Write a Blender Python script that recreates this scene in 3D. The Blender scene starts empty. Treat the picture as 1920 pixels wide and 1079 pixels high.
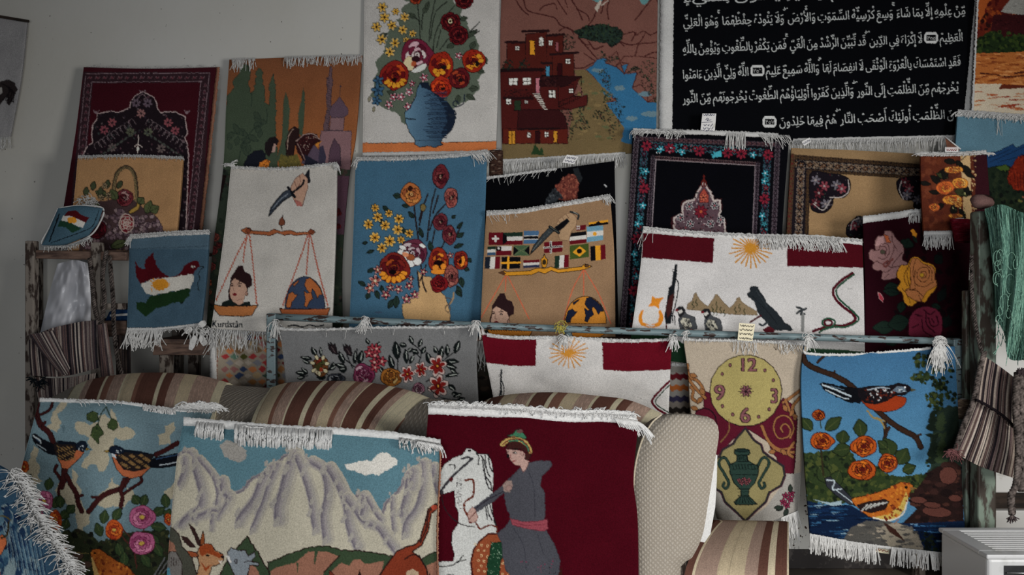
import bpy, math, random, unicodedata
import numpy as np

random.seed(7); np.random.seed(7)
PI = math.pi
SC = bpy.context.scene
COL = SC.collection

# ------------------------------------------------------------ camera, world, lights, exposure
EYE = 1.25
FPX = 1650.0                    # focal length in pixels of a 1920 wide frame
cam_d = bpy.data.cameras.new('camera'); cam = bpy.data.objects.new('camera', cam_d); COL.objects.link(cam)
cam.location = (0, 0, EYE); cam.rotation_euler = (PI/2, 0, 0)
cam_d.sensor_width = 36; cam_d.lens = 36*FPX/1920; cam_d.clip_start = .05; cam_d.clip_end = 60
SC.camera = cam

world = bpy.data.worlds.new('world'); SC.world = world; world.use_nodes = True
bgn = world.node_tree.nodes['Background']
bgn.inputs['Color'].default_value = (.80, .88, 1.0, 1); bgn.inputs['Strength'].default_value = .06

def area_light(name, loc, target, sx, sy, power, color, spread=PI):
    d = bpy.data.lights.new(name, 'AREA'); d.shape = 'RECTANGLE'; d.size = sx; d.size_y = sy
    d.energy = power; d.color = color; d.spread = spread
    o = bpy.data.objects.new(name, d); COL.objects.link(o); o.location = loc
    v = np.array(target) - np.array(loc)
    from mathutils import Vector
    o.rotation_euler = Vector(v).to_track_quat('-Z', 'Y').to_euler()
    return o
# daylight through the shop's open front, to the right of the camera
area_light('shop_front_daylight', (2.9, .0, 1.45), (.55, 3.3, .70), 1.1, 1.1, 25, (1, .985, .95), math.radians(95))
area_light('front_fill', (.2, -1.6, .9), (.45, 3.0, .70), 1.6, 1.0, 21, (.96, .98, 1), math.radians(80))  # fill lamp added low behind the camera to brighten the front rugs

SC.view_settings.view_transform = 'Standard'; SC.view_settings.look = 'None'
SC.view_settings.exposure = 0; SC.view_settings.gamma = 1; SC.view_settings.use_curve_mapping = False

# ------------------------------------------------------------ small helpers
def lin(c):
    c = np.asarray(c, float)/255
    return np.where(c <= .04045, c/12.92, ((c+.055)/1.055)**2.4)
def tone(c, g=1.3):
    c = np.asarray(c, float); m = c.mean(-1, keepdims=True) if c.ndim else c
    c = c+(m-c)*.10
    if c.ndim: b = c[..., 2]; c[..., 2] = b-.22*np.maximum(0, b-np.maximum(c[..., 0], c[..., 1]))
    return 255*(c/255)**g
def alb(c): return np.clip(lin(tone(c))/.62, 0, .88)
def at(x, y, Y):                # the point seen at picture position x, y on a plane Y metres away
    return ((x-960)/FPX*Y, Y, EYE-(y-539.5)/FPX*Y)
def atA(x, y, Y):
    x, y, Y = np.broadcast_arrays(x, y, Y)
    return np.stack([(x-960)/FPX*Y, Y, EYE-(y-539.5)/FPX*Y], -1)
def tag(o, label=None, cat=None, group=None, kind=None):
    if label: o['label'] = label
    if cat: o['category'] = cat
    if group: o['group'] = group
    if kind: o['kind'] = kind
    return o
def empty(name, loc, label=None, cat=None, group=None):
    o = bpy.data.objects.new(name, None); COL.objects.link(o); o.location = loc; o.empty_display_size = .05
    return tag(o, label, cat, group)
def link(name, me, mat, parent=None):
    o = bpy.data.objects.new(name, me)
    if mat is not None: me.materials.append(mat)
    COL.objects.link(o)
    if parent is not None:
        o.parent = parent
        L = parent.location.copy()
        if parent.parent: L = L + parent.parent.location
        o.location = -L if parent.type == 'EMPTY' else (0, 0, 0)
    return o
class MB:                       # collects quads and triangles with optional colours
    def __init__(s): s.v = []; s.f = []; s.c = []; s.n = 0
    def add(s, V, F, C=None):
        V = np.asarray(V, float).reshape(-1, 3)
        s.v.append(V)
        for f in F: s.f.append(tuple(int(i)+s.n for i in f))
        if C is None: C = (1, 1, 1)
        C = np.asarray(C, float)
        s.c.append(np.broadcast_to(C, (len(V), 3)) if C.ndim == 1 else C)
        s.n += len(V)
    def grid(s, P, C=None, flip=False):
        n, m = P.shape[:2]
        i = np.arange(n*m).reshape(n, m)
        q = np.stack([i[:-1, :-1], i[1:, :-1], i[1:, 1:], i[:-1, 1:]], -1).reshape(-1, 4)
        if flip: q = q[:, ::-1]
        s.add(P.reshape(-1, 3), q, None if C is None else (C.reshape(-1, 3) if np.ndim(C) > 1 else C))
    def box(s, a, b, C=None):
        x0, y0, z0 = a; x1, y1, z1 = b
        V = [(x, y, z) for x in (x0, x1) for y in (y0, y1) for z in (z0, z1)]
        s.add(V, [(0, 1, 3, 2), (4, 6, 7, 5), (0, 4, 5, 1), (2, 3, 7, 6), (0, 2, 6, 4), (1, 5, 7, 3)], C)
    def tube(s, pts, r, seg=6, C=None, cap=True):
        pts = np.asarray(pts, float); n = len(pts)
        r = np.broadcast_to(np.asarray(r, float), (n,))
        t = np.gradient(pts, axis=0); t /= np.linalg.norm(t, axis=1)[:, None]+1e-12
        up = np.array([0, 0, 1.]) if abs(t[:, 2]).mean() < .9 else np.array([0, 1., 0])
        a = np.cross(t, up); a /= np.linalg.norm(a, axis=1)[:, None]+1e-9
        b = np.cross(t, a)
        th = np.arange(seg)*2*PI/seg
        P = pts[:, None, :]+r[:, None, None]*(np.cos(th)[None, :, None]*a[:, None, :]+np.sin(th)[None, :, None]*b[:, None, :])
        F = []
        for i in range(n-1):
            for k in range(seg):
                k2 = (k+1) % seg
                F.append((i*seg+k, i*seg+k2, (i+1)*seg+k2, (i+1)*seg+k))
        if cap: F.append(tuple(range(seg))[::-1]); F.append(tuple((n-1)*seg+k for k in range(seg)))
        if C is not None and np.ndim(C) > 1: C = np.repeat(C, seg, axis=0)
        s.add(P.reshape(-1, 3), F, C)
    def build(s, name, mat, parent=None, smooth=True, bevel=0):
        me = bpy.data.meshes.new(name)
        V = np.concatenate(s.v); C = np.concatenate(s.c)
        me.from_pydata(V.tolist(), [], s.f)
        ca = me.color_attributes.new('Col', 'FLOAT_COLOR', 'POINT')
        ca.data.foreach_set('color', np.concatenate([C, np.ones((len(C), 1))], 1).astype(np.float32).ravel())
        if smooth: me.polygons.foreach_set('use_smooth', [True]*len(me.polygons))
        me.update()
        o = link(name, me, mat, parent)
        if bevel:
            md = o.modifiers.new('bevel', 'BEVEL'); md.width = bevel; md.segments = 3; md.limit_method = 'ANGLE'
        return o

# ------------------------------------------------------------ materials
def new_mat(name):
    m = bpy.data.materials.new(name); m.use_nodes = True
    return m, m.node_tree.nodes, m.node_tree.links, m.node_tree.nodes['Principled BSDF']
def fabric_mat(name, scale=260, amp=.22, bump=.5, big=.1, dist=.002, base=None):
    """wool or cotton: vertex colour (or one colour) broken up by fibre noise, with bump"""
    m, N, L, P = new_mat(name)
    P.inputs['Roughness'].default_value = 1; P.inputs['Specular IOR Level'].default_value = .05
    tc = N.new('ShaderNodeTexCoord')
    n1 = N.new('ShaderNodeTexNoise'); n1.inputs['Scale'].default_value = scale; n1.inputs['Detail'].default_value = 3
    n2 = N.new('ShaderNodeTexNoise'); n2.inputs['Scale'].default_value = 9; n2.inputs['Detail'].default_value = 4
    L.new(tc.outputs['Object'], n1.inputs['Vector']); L.new(tc.outputs['Object'], n2.inputs['Vector'])
    r1 = N.new('ShaderNodeMapRange'); r1.inputs[1].default_value = .3; r1.inputs[2].default_value = .7
    r1.inputs[3].default_value = 1-amp; r1.inputs[4].default_value = 1+amp
    r2 = N.new('ShaderNodeMapRange'); r2.inputs[1].default_value = .3; r2.inputs[2].default_value = .7
    r2.inputs[3].default_value = 1-big; r2.inputs[4].default_value = 1+big
    L.new(n1.outputs['Fac'], r1.inputs[0]); L.new(n2.outputs['Fac'], r2.inputs[0])
    mu = N.new('ShaderNodeMath'); mu.operation = 'MULTIPLY'; L.new(r1.outputs[0], mu.inputs[0]); L.new(r2.outputs[0], mu.inputs[1])
    sc = N.new('ShaderNodeVectorMath'); sc.operation = 'SCALE'; L.new(mu.outputs[0], sc.inputs['Scale'])
    if base is None:
        a = N.new('ShaderNodeAttribute'); a.attribute_name = 'Col'; L.new(a.outputs['Color'], sc.inputs[0])
    else: sc.inputs[0].default_value = tuple(base)
    L.new(sc.outputs[0], P.inputs['Base Color'])
    b = N.new('ShaderNodeBump'); b.inputs['Strength'].default_value = bump; b.inputs['Distance'].default_value = dist
    L.new(n1.outputs['Fac'], b.inputs['Height']); L.new(b.outputs[0], P.inputs['Normal'])
    return m
def paint_mat(name, base, chip, rough=.5, metal=0., scale=14, thr=.56, stretch=(1, 1, 1), bump=.15, soft=.03, spec=.4):
    """painted surface with chips or stains of a second colour"""
    m, N, L, P = new_mat(name)
    P.inputs['Roughness'].default_value = rough; P.inputs['Metallic'].default_value = metal
    P.inputs['Specular IOR Level'].default_value = spec
    tc = N.new('ShaderNodeTexCoord'); mp = N.new('ShaderNodeMapping'); mp.inputs['Scale'].default_value = stretch
    L.new(tc.outputs['Object'], mp.inputs['Vector'])
    n = N.new('ShaderNodeTexNoise'); n.inputs['Scale'].default_value = scale; n.inputs['Detail'].default_value = 6
    n.inputs['Roughness'].default_value = .6
    L.new(mp.outputs[0], n.inputs['Vector'])
    r = N.new('ShaderNodeMapRange'); r.inputs[1].default_value = thr-soft; r.inputs[2].default_value = thr+soft
    L.new(n.outputs['Fac'], r.inputs[0])
    mx = N.new('ShaderNodeMix'); mx.data_type = 'RGBA'
    mx.inputs[6].default_value = (*alb(base), 1); mx.inputs[7].default_value = (*alb(chip), 1)
    L.new(r.outputs[0], mx.inputs[0]); L.new(mx.outputs[2], P.inputs['Base Color'])
    b = N.new('ShaderNodeBump'); b.inputs['Strength'].default_value = bump; b.inputs['Distance'].default_value = .002
    L.new(n.outputs['Fac'], b.inputs['Height']); L.new(b.outputs[0], P.inputs['Normal'])
    return m
M_PILE = fabric_mat('wool_pile', 300, .20, .6, .07)
M_FLAT = fabric_mat('flat_weave', 420, .12, .35, .05)
M_YARN = fabric_mat('cotton_yarn', 160, .14, .3, .06, base=(.62, .61, .59))
M_COTTON = fabric_mat('cotton_selvedge', 220, .12, .6, .06, base=(.66, .65, .63))
M_VCOL = fabric_mat('dyed_yarn', 200, .18, .5, .08)

# ------------------------------------------------------------ the loom: draws a woven pattern as knots on a grid
def smooth_pts(p, closed=False, n=6):
    p = np.asarray(p, float)
    if len(p) < 3: return p
    if closed: q = np.concatenate([p[-1:], p, p[:2]])
    else: q = np.concatenate([2*p[:1]-p[1:2], p, 2*p[-1:]-p[-2:-1]])
    t = np.linspace(0, 1, n, endpoint=False)[:, None]; out = []
    for i in range(1, len(q)-2):
        a, b, c, d = q[i-1], q[i], q[i+1], q[i+2]
        out.append(.5*((2*b)+(-a+c)*t+(2*a-5*b+4*c-d)*t*t+(-a+3*b-3*c+d)*t**3))
    out = np.concatenate(out)
    if not closed: out = np.concatenate([out, p[-1:]])
    return out
class Loom:
    SS = 2
    def __init__(s, x0, y0, x1, y1, bg, ss=2):
        s.SS = ss
        s.x0, s.y0 = x0, y0
        s.W = int((x1-x0)*ss)+2; s.H = int((y1-y0)*ss)+2
        s.a = np.empty((s.H, s.W, 3), np.float32); s.a[:] = np.array(bg, np.float32)
        s.ox = s.oy = 0.; s.k = 1.; s.clip = None
        s.rng = random.Random(int(abs(x0)*7+abs(y0)))
    def T(s, ox=0., oy=0., k=1.): s.ox, s.oy, s.k = ox, oy, k; return s
    def px(s, p):
        p = np.asarray(p, float)
        return (p*s.k+np.array([s.ox, s.oy])-np.array([s.x0, s.y0]))*s.SS
    def _put(s, r0, c0, mask, col):
        if callable(col):
            yy, xx = np.nonzero(mask)
            s.a[r0+yy, c0+xx] = col((xx+c0)/s.SS+s.x0, (yy+r0)/s.SS+s.y0)
        else: s.a[r0:r0+mask.shape[0], c0:c0+mask.shape[1]][mask] = np.array(col, np.float32)
    def _mask(s, E0, E1):
        lo = np.minimum(E0.min(0), E1.min(0)); hi = np.maximum(E0.max(0), E1.max(0))
        c0 = max(0, int(lo[0])-1); c1 = min(s.W, int(hi[0])+2); r0 = max(0, int(lo[1])-1); r1 = min(s.H, int(hi[1])+2)
        if c1 <= c0 or r1 <= r0: return None
        ys = np.arange(r0, r1)+.5
        d = E1[:, 1]-E0[:, 1]; ok = abs(d) > 1e-9; a, b, d = E0[ok], E1[ok], d[ok]
        cr = ((a[:, 1][:, None] <= ys) & (b[:, 1][:, None] > ys)) | ((b[:, 1][:, None] <= ys) & (a[:, 1][:, None] > ys))
        ei, yi = np.nonzero(cr)
        xs = a[ei, 0]+(ys[yi]-a[ei, 1])/d[ei]*(b[ei, 0]-a[ei, 0])
        xi = np.clip(np.ceil(xs-.5).astype(int)-c0, 0, c1-c0)
        cnt = np.zeros((r1-r0, c1-c0+1), np.int32); np.add.at(cnt, (yi, xi), 1)
        return r0, c0, (np.cumsum(cnt, 1)[:, :-1] % 2).astype(bool)
    def poly(s, pts, col, oc=None, ow=0, sm=False, jag=0):
        q = s.px(smooth_pts(pts, True) if sm else pts)
        if jag:
            n = []
            for i in range(len(q)):
                a, b = q[i], q[(i+1) % len(q)]; m = max(1, int(np.hypot(*(b-a))/(4*s.SS)))
                for j in range(m): n.append(a+(b-a)*j/m+np.array([s.rng.uniform(-1, 1), s.rng.uniform(-1, 1)])*jag*s.SS)
            q = np.array(n)
        if col is not None:
            r = s._mask(q, np.roll(q, -1, 0))
            if r: s._put(*r, col)
        if oc is not None: s._stroke(np.concatenate([q, q[:1]]), ow, oc)
    def _stroke(s, q, w, col):
        w = max(w*s.k, .45)*s.SS/2
        ws = np.broadcast_to(np.asarray(w, float), (len(q),)) if np.ndim(w) == 0 else w
        for i in range(len(q)-1):
            a, b = q[i], q[i+1]; h = ws[i]
            c0 = max(0, int(min(a[0], b[0])-h-1)); c1 = min(s.W, int(max(a[0], b[0])+h+2))
            r0 = max(0, int(min(a[1], b[1])-h-1)); r1 = min(s.H, int(max(a[1], b[1])+h+2))
            if c1 <= c0 or r1 <= r0: continue
            X = np.arange(c0, c1)+.5; Y = (np.arange(r0, r1)+.5)[:, None]
            d = b-a; L = d@d+1e-9
            t = np.clip(((X-a[0])*d[0]+(Y-a[1])*d[1])/L, 0, 1)
            s._put(r0, c0, (X-a[0]-t*d[0])**2+(Y-a[1]-t*d[1])**2 <= h*h, col)
    def line(s, pts, w, col, sm=True, closed=False):
        p = smooth_pts(pts, closed) if sm else np.asarray(pts, float)
        if closed: p = np.concatenate([p, p[:1]])
        s._stroke(s.px(p), w, col)
    def ell(s, cx, cy, rx, ry, col, rot=0, oc=None, ow=0, jag=0):
        n = 18; t = np.arange(n)*2*PI/n; c, d = math.cos(rot), math.sin(rot)
        x = rx*np.cos(t); y = ry*np.sin(t)
        s.poly(np.stack([cx+x*c-y*d, cy+x*d+y*c], 1), col, oc, ow, jag=jag)
    def rect(s, x0, y0, x1, y1, col, oc=None, ow=0): s.poly([(x0, y0), (x1, y0), (x1, y1), (x0, y1)], col, oc, ow)
    def daisy(s, cx, cy, r, pet, cen, n=7, oc=None, ow=.8, edge=None):
        a0 = s.rng.uniform(0, 6)
        if oc is not None: s.ell(cx, cy, r*.75, r*.75, oc)
        for i in range(n):
            a = a0+i*2*PI/n
            s.ell(cx+math.cos(a)*r*.6, cy+math.sin(a)*r*.6, r*.45, r*.27, edge if edge is not None else pet, a, oc, ow)
            if edge is not None: s.ell(cx+math.cos(a)*r*.5, cy+math.sin(a)*r*.5, r*.33, r*.17, pet, a)
        s.ell(cx, cy, r*.24, r*.24, cen)
    def rose(s, cx, cy, r, cols, oc, ow=1., n=8, ry=None, cen=None):
        """layers of petals, largest outside; cols go outside to centre"""
        ry = ry or r; R = s.rng; m = len(cols)
        for k in range(m):
            f = 1-k/m*.85; a0 = R.uniform(0, 6); nn = max(4, n-k)
            s.ell(cx, cy, r*f*.72, ry*f*.72, cols[k], 0, oc, ow)
            for i in range(nn):
                a = a0+i*2*PI/nn+R.uniform(-.15, .15)
                s.ell(cx+math.cos(a)*r*f*.6, cy+math.sin(a)*ry*f*.6, r*f*.34, ry*f*.42, cols[k], a, oc, ow)
            s.ell(cx, cy, r*f*.6, ry*f*.6, cols[k])
        s.ell(cx, cy, r*.13, ry*.13, cen if cen is not None else oc)
    def petals(s, cx, cy, r, cols, oc, ow=1., ry=None, seed=0, n=11, cen=None):
        """an open garden rose: crossed crescents of petals"""
        R = random.Random(seed); ry = ry or r
        pts = [(cx+math.cos(i*2*PI/n)*r*R.uniform(.86, 1.06), cy+math.sin(i*2*PI/n)*ry*R.uniform(.86, 1.06)) for i in range(n)]
        s.poly(pts, cols[0], oc, ow, sm=True)
        for k in range(15):
            f = 1-k/16; a = k*2.4+seed; rr = f*.64
            px, py = cx+math.cos(a)*r*rr, cy+math.sin(a)*ry*rr
            s.ell(px, py, r*.36*(f*.6+.4), ry*.22*(f*.5+.5), cols[(k*7+seed) % len(cols)], a+PI/2+R.uniform(-.3, .3), oc, ow*.8)
        s.ell(cx, cy, r*.16, ry*.16, cols[-1] if cen is None else cen, 0, oc, ow*.8)
        s.ell(cx, cy, r*.06, ry*.06, oc)
    def leaf(s, x, y, L, ang, w, col, oc=None, ow=.8, vein=None):
        a = math.radians(ang); c, d = math.cos(a), math.sin(a)
        pr = [(0, 0), (.25, .8), (.55, 1), (.85, .45), (1, 0), (.85, -.45), (.55, -1), (.25, -.8)]
        s.poly([(x+p*L*c-q*w*d, y+p*L*d+q*w*c) for p, q in pr], col, oc, ow, sm=True)
        if vein is not None: s.line([(x, y), (x+L*.8*c, y+L*.8*d)], .8*ow if ow else .7, vein, sm=False)
    def blobs(s, region, cols, n, r0, r1, oc=None, ow=.6, jag=.6, sq=1.):
        """scatter knots of colour inside a polygon"""
        q = s.px(region); m = s._mask(q, np.roll(q, -1, 0))
        if not m: return
        R, C, M = m; ys, xs = np.nonzero(M)
        if not len(ys): return
        kk, ox, oy = s.k, s.ox, s.oy; s.T()
        for _ in range(n):
            i = s.rng.randrange(len(ys)); X = (xs[i]+C)/s.SS+s.x0; Y = (ys[i]+R)/s.SS+s.y0
            r = s.rng.uniform(r0, r1)
            s.ell(X, Y, r, r*s.rng.uniform(.5, 1)*sq, cols[s.rng.randrange(len(cols))], s.rng.uniform(0, 3) if sq == 1 else 0, oc, ow, jag=jag)
        s.T(ox, oy, kk)
    def text(s, t, x, y, h, col, sx=1., ang=0., bold=0.):
        """Latin text, left baseline at x, y, capital height h"""
        c, d = math.cos(ang), math.sin(ang); pen = 0
        for ch in t:
            E, adv, _ = glyph(ch)
            if E is not None:
                for w in ([0] if not bold else [-bold, bold]):
                    P = (E.reshape(-1, 2)*np.array([sx, -1])*h/.7)
                    P = P+np.array([pen*sx*h/.7+w, 0])
                    P = np.stack([x+P[:, 0]*c-P[:, 1]*d, y+P[:, 0]*d+P[:, 1]*c], 1)
                    Q = s.px(P).reshape(-1, 2, 2)
                    m = s._mask(Q[:, 0], Q[:, 1])
                    if m: s._put(*m, col)
            pen += adv
    def glyph_at(s, E, x, y, k, ang, col, kx=1.):
        c, d = math.cos(ang), math.sin(ang)
        P = E.reshape(-1, 2)*np.array([k*kx, -k]); P = np.stack([x+P[:, 0]*c-P[:, 1]*d, y+P[:, 0]*d+P[:, 1]*c], 1)
        Q = s.px(P).reshape(-1, 2, 2); m = s._mask(Q[:, 0], Q[:, 1])
        if m: s._put(*m, col)

_gl = {}
def _ink(t):
    c = bpy.data.curves.new('glyph', 'FONT'); c.body = t; c.resolution_u = 3
    o = bpy.data.objects.new('glyph', c); COL.objects.link(o)
    dg = bpy.context.evaluated_depsgraph_get(); m = o.evaluated_get(dg).to_mesh()
    V = np.array([v.co[:2] for v in m.vertices]).reshape(-1, 2)
    ec = {}
    for p in m.polygons:
        for e in p.edge_keys: ec[e] = ec.get(e, 0)+1
    E = [e for e, k in ec.items() if k == 1]
    bpy.data.objects.remove(o); bpy.data.curves.remove(c)
    return V, E
def glyph(ch):
    """outline edges and advance of one letter of the built-in font"""
    if ch not in _gl:
        V, E = _ink(ch) if ch != ' ' else (np.zeros((0, 2)), [])
        V2, _ = _ink('|'+ch+'|'); V3, _ = _ink('||')
        adv = (V2[:, 0].max()-V2[:, 0].min())-(V3[:, 0].max()-V3[:, 0].min())
        G = np.array([(V[a], V[b]) for a, b in E]) if len(E) else None
        _gl[ch] = (G, adv, (V[:, 0].min(), V[:, 0].max(), V[:, 1].min(), V[:, 1].max()) if len(V) else None)
    return _gl[ch]
_forms = {}
for _cp in list(range(0xFB50, 0xFC00))+list(range(0xFE70, 0xFEF5)):
    _d = unicodedata.decomposition(chr(_cp)).split()
    if len(_d) == 2 and _d[0] in ('<isolated>', '<initial>', '<medial>', '<final>'):
        _forms.setdefault(chr(int(_d[1], 16)), {})[_d[0][1:-1]] = chr(_cp)
def shape_arabic(t):
    """joined letter forms, right to left: list of (letter, [marks above or below])"""
    cl = []
    for ch in t:
        if unicodedata.combining(ch) or ch in '\u0670\u06d6\u06d7\u06da' and ch != ' ':
            if cl: cl[-1][1].append(ch)
        else: cl.append([ch, []])
    out = []; i = 0
    def dual(c): return c in _forms and 'initial' in _forms[c]
    def joins(c): return c in _forms and 'final' in _forms[c]
    prev = False
    while i < len(cl):
        c, mk = cl[i]
        if c == '\u0644' and i+1 < len(cl) and cl[i+1][0] in '\u0627\u0623\u0625\u0622\u0671':
            k = {'\u0627': 0xFEFB, '\u0671': 0xFEFB, '\u0623': 0xFEF7, '\u0625': 0xFEF9, '\u0622': 0xFEF5}[cl[i+1][0]]
            out.append((chr(k+(1 if prev else 0)), mk+cl[i+1][1])); prev = False; i += 2; continue
        if c in _forms:
            nx = i+1 < len(cl) and joins(cl[i+1][0]) and dual(c)
            f = 'medial' if prev and nx else 'final' if prev else 'initial' if nx else 'isolated'
            out.append((_forms[c].get(f, c), mk)); prev = nx
        else: out.append((c, mk)); prev = False
        i += 1
    return out
def arabic_line(A, t, xr, yr, xl, yl, k, col, ang=None, bend=0.):
    """one line of script from its right end xr, yr to its left end xl, yl; k = letter size"""
    cl = shape_arabic(t); tot = sum((1.55 if c == '@' else .17 if c == ' ' else glyph(c)[1]) for c, _ in cl)
    L = math.hypot(xr-xl, yr-yl); kx = L/(tot*k); a = math.atan2(yr-yl, xr-xl)
    pen = 0; num = None
    ux, uy = (xr-xl)/L, (yr-yl)/L
    for c, mk in cl:
        adv = 1.55 if c == '@' else .17 if c == ' ' else glyph(c)[1]
        pen += adv*k*kx; f = pen/L
        x = xr-ux*pen; y = yr-uy*pen+bend*math.sin(PI*f)
        if c == '@':
            cx, cy = x+ux*adv*k*kx/2, y-k*.3; yield cx, cy; continue
        if c != ' ' and glyph(c)[0] is not None: A.glyph_at(glyph(c)[0], x, y, k, a, col, kx)
        up = 0
        for m in mk:
            G, _, bb = glyph(m)
            if G is None: continue
            w = (bb[0]+bb[1])/2; b = glyph(c)[2] or (0, adv, 0, .5)
            dx = (adv/2)*k*kx-w*k*1.0
            top = b[3] if c not in 'x' else .6
            below = bb[3] < .1
            if below: yy = y-(-0.02 if b[2] > -.15 else (b[2]+.2))*k
            elif m in '\u06d6\u06d7\u06da': yy = y-(max(top, .7)-bb[2]+.25)*k; dx = -.25*k
            else: yy = y-(max(top+.06, .52)-bb[2]+up)*k; up += (bb[3]-bb[2])+.05
            A.glyph_at(G, x+dx, yy, k*1.0, a, col, 1.0)

# ------------------------------------------------------------ cloth surfaces
def resample(p, n):
    p = np.asarray(p, float)
    if len(p) == 1: return np.repeat(p, n, 0)
    d = np.r_[0, np.cumsum(np.hypot(*(p[1:]-p[:-1]).T))]
    t = np.linspace(0, d[-1], n)
    return np.stack([np.interp(t, d, p[:, i]) for i in range(p.shape[1])], 1)
def coons(top, right, bottom, left, nu, nv):
    """top and bottom run left to right, left and right run top to bottom"""
    T = resample(top, nu); B = resample(bottom, nu); L = resample(left, nv); R = resample(right, nv)
    u = np.linspace(0, 1, nu)[None, :, None]; v = np.linspace(0, 1, nv)[:, None, None]
    P = (1-v)*T[None]+v*B[None]+(1-u)*L[:, None]+u*R[:, None]
    P -= (1-u)*(1-v)*T[0]+u*(1-v)*T[-1]+(1-u)*v*B[0]+u*v*B[-1]
    return P
def edge(p, sm=True):
    p = np.asarray(p, float)
    return smooth_pts(p, False, 8) if sm and len(p) > 2 else p
def noise2(shape, cells, seed):
    r = np.random.RandomState(seed); g = r.uniform(-1, 1, (cells+2, cells+2))
    y = np.linspace(0, cells, shape[0]); x = np.linspace(0, cells, shape[1])
    yi = y.astype(int); xi = x.astype(int); fy = (y-yi)[:, None]; fx = (x-xi)[None]
    fy = fy*fy*(3-2*fy); fx = fx*fx*(3-2*fx)
    a = g[yi][:, xi]; b = g[yi][:, xi+1]; c = g[yi+1][:, xi]; d = g[yi+1][:, xi+1]
    return (a*(1-fx)+b*fx)*(1-fy)+(c*(1-fx)+d*fx)*fy
def dense_mesh(name, P, C, mat, parent, back):
    """a dense front grid with knot colours, rounded sides and a coarse back"""
    n, m = P.shape[:2]; N = n*m
    i = np.arange(N).reshape(n, m)
    q = np.stack([i[:-1, :-1], i[1:, :-1], i[1:, 1:], i[:-1, 1:]], -1).reshape(-1, 4)
    ring = np.concatenate([i[0, :-1], i[:-1, -1], i[-1, :0:-1], i[:0:-1, 0]]); K = len(ring)
    Pb = P[::, ::].reshape(-1, 3)[ring]; Cb = C.reshape(-1, 3)[ring]
    d = np.array([0, back, 0])
    R1 = Pb+d*.5; R2 = Pb+d
    V = [P.reshape(-1, 3), R1, R2]; CC = [C.reshape(-1, 3), Cb*.9, Cb*.85]
    k = np.arange(K); k2 = (k+1) % K
    s1 = np.stack([ring[k2], ring[k], N+k, N+k2], 1); s2 = np.stack([N+k2, N+k, N+K+k, N+K+k2], 1)
    ri = np.unique(np.linspace(0, n-1, min(n, 24)).astype(int)); ci = np.unique(np.linspace(0, m-1, min(m, 24)).astype(int))
    G = P[ri][:, ci]+d; g0 = N+2*K; gi = g0+np.arange(G.shape[0]*G.shape[1]).reshape(G.shape[:2])
    qb = np.stack([gi[:-1, :-1], gi[:-1, 1:], gi[1:, 1:], gi[1:, :-1]], -1).reshape(-1, 4)
    V.append(G.reshape(-1, 3)); CC.append(np.tile(C.reshape(-1, 3).mean(0)*.8, (G.shape[0]*G.shape[1], 1)))
    V = np.concatenate(V); CC = np.concatenate(CC); F = np.concatenate([q, s1, s2, qb]).astype(np.int32)
    me = bpy.data.meshes.new(name)
    me.vertices.add(len(V)); me.vertices.foreach_set('co', V.astype(np.float32).ravel())
    me.loops.add(F.size); me.loops.foreach_set('vertex_index', F.ravel())
    me.polygons.add(len(F)); me.polygons.foreach_set('loop_start', np.arange(0, F.size, 4, dtype=np.int32))
    me.polygons.foreach_set('use_smooth', np.ones(len(F), bool))
    me.update(calc_edges=True)
    ca = me.color_attributes.new('Col', 'FLOAT_COLOR', 'POINT')
    ca.data.foreach_set('color', np.concatenate([CC, np.ones((len(CC), 1))], 1).astype(np.float32).ravel())
    return link(name, me, mat, parent)

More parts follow.
